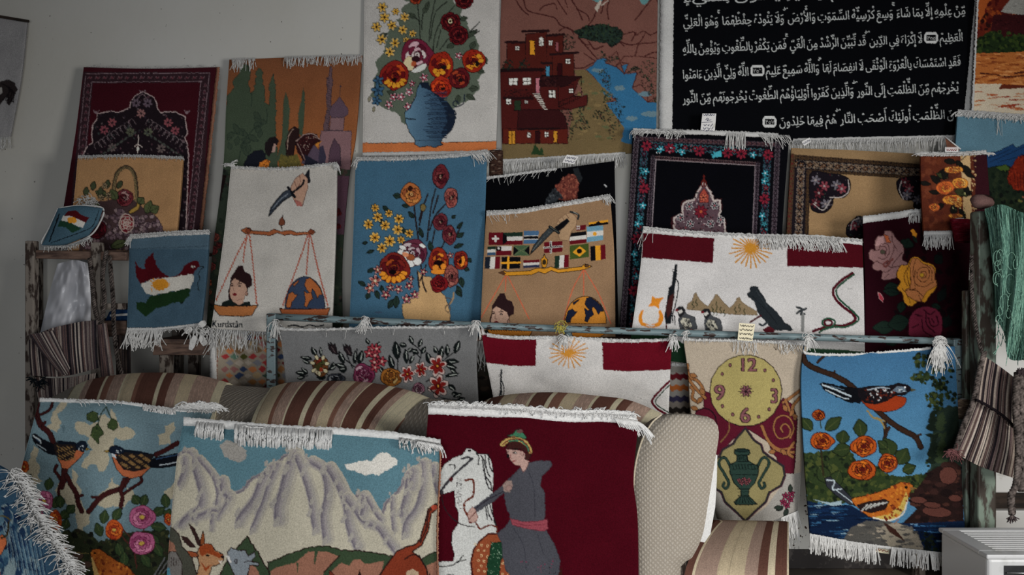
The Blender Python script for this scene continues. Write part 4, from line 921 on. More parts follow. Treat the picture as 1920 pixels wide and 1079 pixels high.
def d_knife_black(A):
    A.T(890, 280, .3337)
    H = [(455, 210), (500, 160), (530, 138), (575, 140), (585, 200), (575, 290), (520, 300), (470, 280)]
    A.poly(H, (118, 66, 56), (40, 20, 24), 3, jag=1.2); A.blobs(H, [(150, 96, 78), (90, 44, 42), (140, 80, 66), (104, 52, 48)], 160, 1, 2.6)
    A.poly([(550, 110), (580, 105), (605, 160), (590, 190), (560, 140)], (44, 48, 52), None, 0, jag=1)
    A.poly([(390, 310), (415, 260), (450, 220), (490, 260), (440, 310)], (62, 66, 72), None, 0, jag=1.2); A.blobs([(390, 310), (450, 220), (490, 260)], [(90, 94, 98), (30, 32, 38)], 60, .8, 1.8)
    A.line([(440, 230), (490, 275)], 14, (50, 52, 58)); A.line([(730, 200), (742, 210)], 7, (170, 170, 170), sm=False)
def d_flags(A):
    A.T(890, 280, .3337)
    W, K, Rd, Bl, Gn, Ye = (180, 176, 170), (20, 18, 24), (104, 22, 34), (34, 44, 76), (36, 56, 44), (196, 144, 42)
    def fl(q, stripes, hor=True, oc=None):
        q = np.array(q, float); n = len(stripes)
        for i, c in enumerate(stripes):
            a, b = i/n, (i+1)/n
            if hor: P = [q[0]+(q[3]-q[0])*a, q[1]+(q[2]-q[1])*a, q[1]+(q[2]-q[1])*b, q[0]+(q[3]-q[0])*b]
            else: P = [q[0]+(q[1]-q[0])*a, q[0]+(q[1]-q[0])*b, q[3]+(q[2]-q[3])*b, q[3]+(q[2]-q[3])*a]
            A.poly(P, c)
    fl([(80, 468), (160, 468), (158, 538), (78, 538)], [Rd]); A.rect(97, 497, 137, 509, W); A.rect(111, 484, 123, 522, W)
    fl([(160, 470), (270, 466), (270, 536), (158, 538)], [Gn, W, Rd]); A.poly([(158, 470), (182, 490), (182, 520), (158, 538)], K)
    fl([(276, 460), (360, 458), (357, 530), (274, 532)], [(74, 104, 140)]); A.poly([(276, 486), (359, 484), (358, 508), (275, 510)], W); A.poly([(276, 490), (359, 488), (358, 503), (275, 505)], K)
    fl([(72, 548), (118, 546), (118, 596), (70, 598)], [Gn, W, (60, 84, 116)])
    fl([(120, 546), (208, 544), (206, 596), (120, 598)], [W, Rd]); A.rect(120, 546, 150, 571, K); A.ell(135, 558, 7, 7, W)
    fl([(218, 542), (308, 540), (306, 598), (215, 598)], [(74, 96, 70)]); A.poly([(218, 542), (246, 570), (216, 598)], K); A.poly([(308, 540), (280, 570), (308, 596)], K); A.line([(220, 545), (306, 596)], 4, (100, 110, 80), sm=False); A.line([(305, 543), (220, 596)], 4, (100, 110, 80), sm=False)
    fl([(390, 524), (492, 516), (492, 576), (390, 584)], [Rd]); A.line([(390, 554), (492, 546)], 11, W, sm=False); A.line([(428, 520), (428, 582)], 11, W, sm=False); A.line([(390, 554), (492, 546)], 5, K, sm=False); A.line([(428, 520), (428, 582)], 5, K, sm=False)
    fl([(60, 606), (144, 604), (140, 672), (56, 672)], [(34, 40, 56), W, Rd], False)
    fl([(152, 606), (258, 605), (254, 670), (152, 674)], [K]); A.line([(152, 640), (256, 637)], 11, Ye, sm=False); A.line([(190, 606), (188, 672)], 11, Ye, sm=False)
    fl([(274, 625), (363, 621), (363, 664), (274, 669)], [Rd, W, (52, 56, 90)])
    fl([(450, 600), (530, 594), (528, 664), (448, 670)], [Gn, W, Rd], False)
    fl([(534, 472), (628, 460), (628, 526), (534, 536)], [K, W, Rd])
    fl([(570, 432), (624, 424), (624, 452), (572, 460)], [Rd]); A.rect(572, 430, 590, 452, W); A.rect(579, 433, 584, 450, Rd); A.rect(574, 439, 589, 444, Rd)
    fl([(630, 436), (722, 428), (722, 510), (630, 524)], [(104, 140, 160), W, (104, 140, 160)]); A.ell(675, 476, 11, 11, Ye)
    fl([(640, 412), (750, 396), (750, 422), (640, 436)], [Ye, K]); A.poly([(680, 415), (694, 404), (706, 412), (700, 424)], K)
    fl([(534, 542), (640, 530), (642, 606), (536, 620)], [(74, 88, 40)]); A.poly([(550, 580), (590, 545), (628, 572), (590, 604)], Ye); A.ell(588, 573, 15, 14, K)
    fl([(650, 546), (734, 536), (736, 618), (652, 630)], [K, Ye, Rd], False)
    A.poly([(310, 595), (330, 545), (380, 480), (420, 440), (445, 460), (400, 505), (345, 560)], (60, 66, 70), K, 4); A.line([(325, 570), (375, 510), (425, 460)], 3, (120, 124, 120)); A.line([(320, 580), (385, 500), (430, 455)], 2, K)
    A.poly([(460, 420), (470, 395), (510, 365), (545, 355), (575, 390), (570, 430), (540, 470), (530, 515), (480, 510), (470, 485), (490, 440)], (160, 134, 106), (120, 92, 72), 3)
    for p in ([(470, 400), (485, 420)], [(490, 380), (505, 402)], [(515, 368), (530, 390)]): A.line(p, 4, (120, 92, 72))
    A.poly([(450, 440), (490, 410), (520, 390), (532, 405), (500, 440), (470, 462)], K, (50, 52, 50), 3)
    A.line([(422, 436), (472, 470)], 16, (30, 32, 34), sm=False); A.line([(424, 436), (470, 467)], 5, (80, 84, 82), sm=False); A.line([(540, 352), (582, 368), (580, 392)], 12, (50, 52, 52))
    A.line([(555, 352), (580, 366)], 4, (130, 130, 124), sm=False)
    G = (186, 134, 40)
    A.poly([(375, 640), (372, 620), (385, 608), (390, 588), (398, 608), (410, 620), (408, 640), (400, 665), (380, 665)], G, (40, 26, 20), 4); A.ell(391, 635, 10, 14, (60, 50, 30), 0, (30, 20, 20), 3)
    A.poly([(135, 695), (165, 682), (180, 690), (310, 684), (340, 670), (372, 668), (392, 672), (430, 660), (470, 676), (600, 660), (620, 645), (658, 658), (630, 672), (600, 680), (470, 696), (430, 682), (395, 700), (360, 690), (320, 706), (180, 712), (160, 705)], G, (50, 32, 22), 4)
    A.poly([(135, 695), (160, 684), (178, 700), (158, 708)], (90, 60, 40)); A.ell(630, 656, 12, 8, (100, 70, 40), 0, (30, 20, 20), 3)
    C = (178, 98, 70)
    for p in ([(172, 712), (110, 820), (38, 945)], [(176, 712), (172, 800)], [(185, 712), (250, 840), (306, 955)], [(610, 680), (550, 790), (500, 960)], [(612, 680), (612, 820)], [(618, 680), (700, 820), (765, 980)]): A.line(p, 6, C)
    portrait(A, -62, 142, 1.02, (166, 138, 122), (52, 32, 34))
    A.poly([(70, 1015), (325, 1020), (310, 1050), (90, 1050)], (180, 122, 50), (40, 26, 22), 4)
    globe(A, 622, 975, 118, 148, (176, 122, 48), (32, 38, 66))
    A.poly([(520, 1010), (740, 1010), (760, 1020), (700, 1060), (560, 1060)], (180, 120, 46), (40, 26, 22), 4)
    for q in range(16): A.line([(90+q*14, 1016), (97+q*14, 1024)], 3, K, sm=False)
def sun(A, cx, cy, r, R, n, col, seed=1, sy=1.):
    g = random.Random(seed)
    for i in range(n):
        a = i*2*PI/n; L = R*g.uniform(.86, 1.08); A.line([(cx, cy), (cx+math.cos(a)*L*.5, cy+math.sin(a)*L*.5*sy+g.uniform(-2, 2)), (cx+math.cos(a)*L, cy+math.sin(a)*L*sy)], R*.065, col)
    A.ell(cx, cy, r, r*sy, col, jag=.8)
def d_flagrug(A):
    A.T(1150, 410, .2604)
    Rd = (92, 18, 32)
    A.poly([(215, 82), (728, 118), (716, 320), (205, 283)], Rd, None, 0, jag=.6); A.poly([(1250, 140), (1800, 155), (1803, 356), (1252, 343)], Rd, None, 0, jag=.6)
    sun(A, 990, 215, 36, 150, 24, (188, 136, 52), 1, .92)
    ink = (34, 38, 44)
    A.poly([(445, 328), (460, 328), (458, 400), (442, 500), (440, 560), (425, 640), (415, 760), (375, 760), (368, 700), (385, 600), (400, 500), (420, 480), (430, 400)], ink, None, 0)
    A.poly([(405, 560), (435, 540), (430, 620), (410, 690), (390, 720), (378, 640)], (78, 40, 38)); A.ell(430, 375, 9, 9, None, 0, ink, 4)
    A.line([(450, 430), (468, 470), (462, 540), (448, 620), (425, 700), (430, 750)], 9, ink); A.line([(380, 760), (385, 850)], 10, (80, 30, 36)); A.line([(440, 700), (445, 750)], 8, ink)
    A.poly([(275, 555), (305, 575), (362, 568), (335, 602), (328, 652), (300, 632), (250, 635), (275, 605)], (204, 136, 44), None, 0, jag=.5)
    A.line([(212, 670), (192, 710), (205, 755), (265, 775), (325, 765), (350, 720), (335, 670)], 22, (204, 136, 44)); A.ell(268, 735, 52, 46, (192, 188, 184)); A.ell(268, 690, 58, 50, (192, 188, 184))
    A.poly([(182, 700), (200, 670), (215, 672), (204, 700), (215, 750), (265, 768), (320, 750), (330, 700), (328, 675), (342, 680), (355, 710), (342, 765), (200, 770)], (204, 136, 44))
    M = (142, 124, 98)
    A.poly([(528, 655), (535, 615), (570, 590), (582, 545), (595, 532), (608, 560), (625, 590), (660, 620), (680, 635), (700, 605), (722, 575), (735, 545), (752, 548), (772, 580), (800, 610), (835, 645), (858, 625), (880, 600), (890, 575), (908, 565), (925, 600), (965, 630), (1010, 655), (1035, 670), (1035, 696), (850, 690), (700, 672)], M, (110, 92, 70), 3)
    for x, y in ((575, 600), (600, 585), (715, 620), (745, 600), (745, 650), (775, 640), (800, 660), (880, 640), (910, 620), (945, 650), (720, 650)): A.line([(x, y), (x-7, y+18), (x+5, y+34), (x-3, y+48)], 6, (60, 68, 44))
    A.poly([(985, 498), (1012, 483), (1040, 490), (1055, 530), (1080, 560), (1100, 605), (1140, 640), (1190, 690), (1230, 745), (1270, 770), (1298, 806), (1150, 806), (1080, 720), (1050, 690), (1010, 600), (975, 565), (960, 545), (985, 530)], (48, 54, 60), (34, 38, 44), 4, jag=1)
    A.line([(1060, 700), (985, 748)], 14, (84, 28, 38)); A.line([(1050, 762), (1080, 770), (1110, 745)], 16, (60, 66, 72)); A.poly([(1075, 800), (1120, 775), (1160, 800), (1150, 870), (1110, 840)], (96, 34, 44)); A.line([(1000, 560), (1100, 660), (1180, 760)], 5, (34, 38, 44)); A.line([(1030, 520), (1110, 640)], 4, (66, 72, 78))
    A.line([(1365, 690), (1362, 805)], 26, (132, 132, 130)); A.line([(1325, 680), (1345, 665), (1385, 650)], 16, (64, 68, 72)); A.line([(1350, 690), (1358, 655), (1325, 640)], 16, (64, 68, 72)); A.ell(1385, 650, 10, 8, (64, 68, 72)); A.ell(1322, 638, 9, 8, (64, 68, 72)); A.ell(1322, 684, 9, 8, (64, 68, 72)); A.ell(1378, 690, 8, 8, (64, 68, 72))
    for dx in (0, 185):
        x = 0+dx; y = dx*.08
        B = [(470+x, 735+y), (478+x, 700+y), (512+x, 670+y), (530+x, 690+y), (585+x, 712+y), (600+x, 770+y), (600+x, 800+y), (480+x, 800+y)]
        A.poly(B, (84, 86, 90), (44, 46, 52), 4); A.poly([(450+x, 655+y), (470+x, 635+y), (500+x, 635+y), (518+x, 660+y), (512+x, 680+y), (485+x, 712+y), (470+x, 700+y), (465+x, 670+y)], (46, 46, 50), (34, 34, 40), 3)
        A.poly([(462+x, 668+y), (490+x, 655+y), (500+x, 672+y), (478+x, 690+y)], (190, 186, 180)); A.poly([(443+x, 668+y), (452+x, 652+y), (470+x, 655+y), (462+x, 672+y)], (120, 30, 40)); A.ell(480+x, 650+y, 4, 4, (30, 30, 30))
        R2 = random.Random(dx)
        A.poly([(480+x, 745+y), (500+x, 712+y), (545+x, 720+y), (570+x, 780+y), (520+x, 800+y)], (178, 174, 160), (60, 60, 60), 3)
        for _ in range(16): A.ell(490+x+R2.uniform(0, 65), 730+y+R2.uniform(0, 60), 8, 5, None, R2.uniform(0, 3), (60, 60, 62), 4)
        A.line([(440+x, 720+y), (445+x, 765+y)], 7, (70, 70, 74)) if dx == 0 else None
        A.line([(520+x, 800+y), (505+x, 850+y)], 8, (150, 50, 56)); A.line([(560+x, 800+y), (560+x, 845+y)], 8, (150, 80, 50))
    A.T(1150, 410, .2604)
    for o, c in ((0, (92, 22, 38)), (22, (44, 88, 66))):
        A.line([(1720+o*.6, 395+o*.4), (1650+o, 440+o*.3), (1585+o, 510), (1600+o, 580-o*.3), (1660+o, 640-o*.4), (1735+o*.9, 700), (1735+o*1.1, 740), (1660+o*.5, 770+o*.6), (1600, 775+o*.3), (1520, 785+o*.6), (1440+o*2, 812+o*.4)], 20 if o == 0 else 14, c)
    A.ell(1550, 750, 46, 30, None, 0, (44, 88, 66), 14); A.ell(1548, 752, 28, 20, None, 0, (92, 22, 38), 14)
    A.line([(1690, 506), (1720, 506)], 5, (150, 148, 146))
    A.poly([(120, 825), (420, 850), (500, 900), (1500, 935), (1810, 960), (1830, 1100), (100, 1100)], (44, 74, 52))
    A.poly([(1430, 870), (1810, 905), (1810, 955), (1430, 935)], (160, 158, 156))
def d_flagrug2(A):
    A.T(880, 590, .2503)
    Rd = (112, 18, 38)
    A.poly([(60, 130), (90, 150), (502, 182), (496, 388), (320, 386), (120, 362), (80, 300)], Rd); A.poly([(995, 210), (1400, 205), (1530, 190), (1530, 412), (1200, 428), (1002, 416)], Rd)
    sun(A, 743, 290, 30, 142, 20, (196, 142, 60), 4, .8)
    ink = (36, 42, 50); A.line([(240, 418), (236, 520), (240, 600)], 13, ink); A.ell(228, 458, 8, 8, None, 0, ink, 4); A.line([(245, 500), (258, 550), (255, 610)], 7, ink); A.line([(228, 610), (238, 560)], 12, ink)
    A.line([(1500, 500), (1430, 570), (1370, 645), (1400, 700), (1490, 760)], 17, (104, 22, 42)); A.line([(1510, 520), (1440, 590), (1395, 650), (1420, 690), (1500, 740)], 9, (40, 76, 60))
    A.ell(1284, 632, 4, 4, (50, 50, 56))
def d_redroses(A):
    A.T(1600, 370, .3059)
    dk = (24, 6, 12); A.blobs([(300, 260), (660, 330), (640, 900), (250, 850)], [(26, 12, 16), (32, 8, 14)], 60, 4, 12)
    for x, y, L, a, w in ((190, 560, 90, -10, 30), (280, 590, 100, 190, 24), (500, 400, 60, -40, 30), (520, 640, 90, -60, 26), (300, 640, 70, 100, 26), (250, 800, 130, 180, 40), (340, 760, 130, 170, 50), (320, 310, 60, -70, 40), (280, 860, 90, 150, 30), (480, 660, 60, 20, 18), (560, 800, 80, -70, 30)):
        A.leaf(x, y, L, a, w, (28, 44, 36) if x < 500 else (22, 30, 28), (16, 24, 22), 4, (18, 28, 26))
    PK = (140, 108, 106); oc = (70, 42, 44)
    A.poly([(95, 340), (110, 320), (135, 320), (130, 280), (150, 240), (185, 235), (195, 208), (235, 210), (260, 250), (300, 290), (310, 330), (300, 380), (330, 400), (325, 425), (270, 450), (265, 490), (220, 505), (175, 505), (175, 455), (140, 450), (115, 430), (125, 400), (98, 375)], PK, oc, 4, sm=True)
    A.poly([(135, 300), (150, 245), (185, 240), (190, 275), (170, 300)], (168, 134, 132)); A.poly([(185, 225), (215, 240), (230, 280), (205, 280)], (170, 96, 60), oc, 3)
    for p in ([(120, 330), (160, 320), (170, 290), (210, 290), (220, 340), (190, 380), (150, 370)], [(180, 320), (200, 340), (190, 350)], [(160, 300), (200, 310), (195, 360)], [(150, 400), (200, 410), (240, 350), (250, 290)], [(120, 400), (150, 390)], [(200, 400), (230, 430), (290, 420)], [(180, 460), (220, 450), (250, 400), (300, 340)], [(235, 215), (240, 270), (270, 330)], [(190, 500), (215, 470)]): A.line(p, 4.5, (84, 52, 52))
    A.line([(210, 390), (185, 410), (200, 425), (240, 380)], 12, (112, 66, 62)); A.ell(180, 335, 16, 14, (84, 80, 66), .4, oc, 3)
    YO, YE = (176, 118, 74), (190, 136, 44)
    A.poly([(265, 480), (290, 420), (330, 415), (350, 380), (390, 365), (430, 395), (480, 410), (505, 440), (500, 490), (515, 530), (500, 570), (470, 600), (440, 645), (400, 640), (350, 670), (310, 640), (300, 590), (270, 560), (290, 520)], YE, (80, 48, 24), 4, sm=True)
    A.poly([(350, 400), (390, 375), (430, 410), (490, 430), (500, 500), (510, 540), (450, 580), (410, 640), (340, 610), (320, 570), (350, 540)], YO, (96, 56, 34), 4, sm=True)
    for p in ([(345, 400), (330, 480), (350, 560)], [(385, 380), (365, 450), (380, 550), (360, 570)], [(395, 450), (420, 430), (460, 440), (465, 490), (430, 520), (395, 500), (390, 460)], [(410, 460), (440, 455), (445, 485), (420, 500)], [(380, 440), (375, 520), (430, 550), (490, 520)], [(440, 410), (480, 450), (480, 510)], [(320, 570), (380, 570), (430, 610)], [(400, 600), (420, 640)], [(330, 430), (310, 490), (330, 540)], [(300, 560), (330, 600), (350, 650)]): A.line(p, 4.5, (96, 56, 32))
    A.ell(420, 478, 14, 12, (190, 150, 50), 0, (90, 60, 30), 3)
    PP = (112, 40, 60)
    A.poly([(340, 800), (345, 740), (390, 685), (450, 670), (510, 690), (540, 730), (545, 790), (530, 850), (440, 860), (345, 850)], PP, (60, 16, 30), 4, sm=True)
    for p in ([(430, 690), (470, 720), (500, 700)], [(460, 740), (480, 790), (520, 780), (510, 730)], [(480, 745), (495, 770)], [(420, 750), (430, 820), (480, 850)], [(380, 720), (420, 730)], [(360, 800), (400, 780)], [(445, 700), (450, 780), (500, 830)]): A.line(p, 8, (66, 18, 34))
    A.poly([(350, 200), (370, 195), (390, 230), (385, 250), (365, 235)], (190, 130, 40)); A.leaf(365, 235, 50, 60, 12, (28, 40, 34))
    A.poly([(150, 585), (165, 590), (185, 620), (180, 645), (160, 625)], (150, 60, 72), (170, 130, 130), 3)
def d_smallroses(A):
    A.T(1460, 240, .4078)
    A.poly([(645, 110), (840, 110), (850, 600), (645, 600)], (98, 50, 34)); A.blobs([(645, 110), (840, 110), (850, 600), (645, 600)], [(106, 56, 36), (88, 44, 32), (112, 62, 42)], 90, 3, 8)
    A.poly([(835, 112), (880, 112), (888, 400), (905, 560), (850, 560), (848, 300)], (176, 150, 112)); A.poly([(893, 112), (980, 112), (990, 600), (905, 600), (900, 400), (905, 260)], (62, 26, 34))
    A.blobs([(885, 112), (905, 112), (910, 560), (895, 560)], [(176, 150, 112)], 50, 1, 2)
    dk = (34, 32, 28)
    for x, y, L, a, w in ((760, 150, 60, 10, 12), (700, 220, 60, 40, 14), (730, 240, 60, -60, 14), (820, 150, 60, 60, 14), (830, 180, 60, 20, 16), (850, 200, 60, 30, 10), (780, 230, 60, 200, 14), (810, 290, 60, 10, 20), (840, 310, 50, -20, 14), (760, 350, 50, 150, 14), (800, 350, 60, 80, 16), (830, 370, 60, 60, 12), (860, 300, 30, 10, 10), (800, 400, 60, 30, 12), (740, 300, 50, 190, 10), (850, 260, 50, 60, 12), (700, 260, 60, 190, 10), (770, 180, 60, 100, 16)):
        A.leaf(x, y, L, a, w, dk if x % 3 else (62, 66, 42), (24, 22, 22), 3)
    A.line([(840, 120), (868, 122)], 4, dk); A.line([(840, 150), (868, 120)], 4, dk)
    O1, O2, O3 = (200, 142, 60), (190, 104, 50), (208, 164, 92)
    for x, y, rx, ry, c, sd in ((805, 192, 48, 16, [O1, O2, O3], 1), (765, 275, 42, 32, [O2, O1, (176, 88, 44)], 2), (835, 255, 40, 26, [O1, O3, O2], 3), (800, 330, 46, 24, [O1, O2, O3], 4), (716, 365, 24, 18, [O2, O1], 5), (812, 405, 34, 10, [O1, (170, 110, 50)], 6), (825, 350, 22, 16, [O3, O1], 7)):
        A.petals(x, y, rx, c, (120, 66, 40), 2.5, ry=ry, seed=sd, n=8)
    A.blobs([(800, 290), (860, 300), (860, 420), (800, 420)], [(176, 170, 120), (70, 76, 50)], 16, .7, 1.6)
def d_diamonds(A):
    A.T(380, 570, .28125)
    A.line([(100, 180), (98, 700)], 5, (120, 60, 56), sm=False)
    for i in range(60): A.rect(94, 200+i*9, 102, 203+i*9, (150, 140, 128))
    cs = [(150, 60, 60), (70, 90, 78), (120, 120, 126), (150, 110, 70), (84, 84, 44), (110, 40, 44), (140, 100, 96), (96, 120, 104), (160, 140, 110), (170, 116, 76), (60, 74, 110), (120, 96, 70)]
    R = random.Random(9)
    for j in range(16):
        for i in range(9):
            x = 155+i*62+(31 if j % 2 else 0)-j*1; y = 185+j*42; s = R.uniform(.8, 1)
            A.poly([(x-34*s, y), (x, y-25*s), (x+34*s, y), (x, y+25*s)], cs[R.randrange(len(cs))] if R.random() < .82 else (160, 150, 138), None, 0, jag=1)
    A.rect(285, 205, 325, 245, (48, 66, 110))
def d_zigzag(A):
    A.T(880, 590, .2503)
    cs = [(130, 126, 120), (112, 34, 44), (160, 154, 146), (176, 106, 54), (150, 146, 140), (70, 66, 98), (140, 132, 124), (56, 50, 46), (150, 140, 128), (70, 76, 60), (110, 34, 44), (160, 154, 146), (176, 110, 60)]
    for i, c in enumerate(cs):
        y = 395+i*42-(0 if i else 20)
        P = [(1440+k*28, y+(16 if k % 2 else 0)) for k in range(16)]; A.poly(P+[(1440+15*28, y+60), (1440, y+60)], c, None, 0, jag=.8)
def d_grayflowers(A):
    A.T(380, 570, .28125)
    K, Wt = (20, 22, 24), (176, 178, 172)
    def lf(x, y, L, a, w):
        A.leaf(x, y, L, a, w, (24, 32, 32), K, 4); c, d = math.cos(math.radians(a)), math.sin(math.radians(a))
        A.line([(x+L*.3*c-w*.3*d, y+L*.3*d+w*.3*c), (x+L*.8*c-w*.2*d, y+L*.8*d+w*.2*c)], 5, (160, 164, 158))
    def stem(p): A.line(p, 8, (36, 38, 40))
    for p in ([(900, 330), (1010, 420)], [(960, 340), (1000, 430)], [(1020, 400), (1030, 300)], [(1300, 460), (1300, 370)], [(1440, 400), (1455, 320), (1390, 260)], [(1450, 360), (1400, 300)], [(1600, 380), (1680, 320)], [(820, 460), (860, 500)], [(700, 480), (640, 490)], [(1620, 490), (1700, 480)], [(1490, 520), (1560, 470)], [(1090, 230), (1110, 260)]): stem(p)
    for x, y, L, a, w in ((730, 370, 80, 190, 14), (760, 350, 70, 240, 16), (790, 350, 60, 265, 10), (720, 400, 60, 200, 10), (690, 470, 70, 190, 16), (700, 470, 60, 225, 14), (680, 490, 50, 170, 12), (960, 430, 80, 200, 18), (940, 400, 90, 250, 18), (1010, 400, 90, 275, 12), (1040, 400, 90, 285, 22), (870, 440, 50, 270, 18), (840, 440, 60, 330, 16), (1300, 370, 120, 262, 28), (1270, 440, 100, 255, 20), (1360, 400, 100, 265, 18), (1380, 400, 70, 295, 12), (1360, 280, 50, 190, 16), (1400, 270, 60, 250, 14), (1440, 290, 60, 290, 14), (1440, 330, 50, 200, 18), (1460, 330, 50, 300, 16), (1400, 300, 40, 150, 14), (1580, 380, 100, 280, 20), (1560, 330, 50, 250, 14), (1630, 350, 80, 270, 16), (1680, 330, 90, 290, 20), (1620, 380, 90, 5, 16), (1610, 400, 90, 20, 16), (1650, 430, 60, 40, 14), (1640, 540, 60, 40, 16), (1660, 600, 40, 0, 14), (1670, 620, 60, -20, 14), (1620, 480, 90, -10, 12), (1520, 400, 80, 250, 20), (960, 440, 50, 180, 20), (1200, 400, 40, 300, 12), (820, 490, 60, 180, 18), (1110, 270, 40, 240, 12), (1160, 290, 40, 300, 10), (1180, 420, 50, 60, 14)): lf(x, y, L, a, w)
    for x, y, a in ((865, 300, 40), (965, 310, 50)):
        A.poly([(x-30, y-40), (x-10, y-20), (x-14, y-46), (x+6, y-24), (x+16, y-36), (x+30, y+10), (x+30, y+40), (x, y+30), (x-24, y)], (44, 34, 38), K, 4)
        A.line([(x-5, y-10), (x+18, y+26)], 4, (96, 84, 84))
    A.petals(785, 420, 58, [(110, 70, 38), (160, 150, 128), (70, 60, 36), (124, 50, 34), (84, 88, 52)], (34, 24, 22), 5, ry=70, seed=21)
    for a in range(7): A.ell(780+math.cos(a*.9+2.5)*50, 410+math.sin(a*.9+2.5)*56, 18, 12, (176, 168, 140), a*.9+2.5, (40, 30, 26), 4)
    A.ell(775, 420, 20, 26, (70, 66, 36)); A.ell(790, 440, 12, 16, (140, 60, 36))
    A.petals(890, 500, 60, [(70, 74, 84), (150, 152, 156), (50, 54, 64)], (24, 24, 30), 5, ry=36, seed=22)
    A.petals(1070, 475, 74, [(124, 54, 84), (150, 96, 116), (104, 36, 66), (172, 140, 150)], (54, 18, 34), 5, ry=80, seed=23)
    A.rose(1075, 460, 34, [(130, 60, 90), (160, 110, 130), (110, 40, 70)], (60, 20, 40), 4, 6)
    for x, y in ((1130, 300), (1150, 345), (1145, 390), (1195, 385), (1150, 425), (1110, 330), (1160, 300)): A.daisy(x, y, 34, (150, 62, 72), (180, 150, 140), 5, (60, 22, 28), 4)
    A.petals(1255, 490, 76, [(150, 100, 44), (124, 78, 34), (176, 150, 100), (140, 86, 36)], (50, 30, 20), 5, ry=62, seed=25); A.rose(1255, 475, 34, [(160, 110, 50), (120, 74, 34)], (50, 30, 20), 4, 6)
    for x, y, r, sd in ((1365, 470, 48, 26), (1455, 440, 44, 27), (1565, 415, 60, 28), (1570, 550, 66, 29)):
        for a in range(6):
            A.ell(x+math.cos(a*1.05+sd)*r*.6, y+math.sin(a*1.05+sd)*r*.75, r*.5, r*.34, (184, 166, 160), a*1.05+sd, (50, 20, 22), 4); A.ell(x+math.cos(a*1.05+sd)*r*.45, y+math.sin(a*1.05+sd)*r*.55, r*.42, r*.24, (134, 38, 34), a*1.05+sd)
        A.ell(x, y, r*.28, r*.3, (90, 24, 24)); A.ell(x, y, r*.1, r*.12, (200, 150, 60))
    A.petals(1440, 570, 44, [(150, 110, 124), (180, 160, 164), (120, 80, 96)], (50, 26, 36), 5, ry=42, seed=30)
    A.line([(1500, 560), (1600, 630), (1700, 640)], 7, (36, 38, 40)); lf(1700, 640, 50, -10, 14)
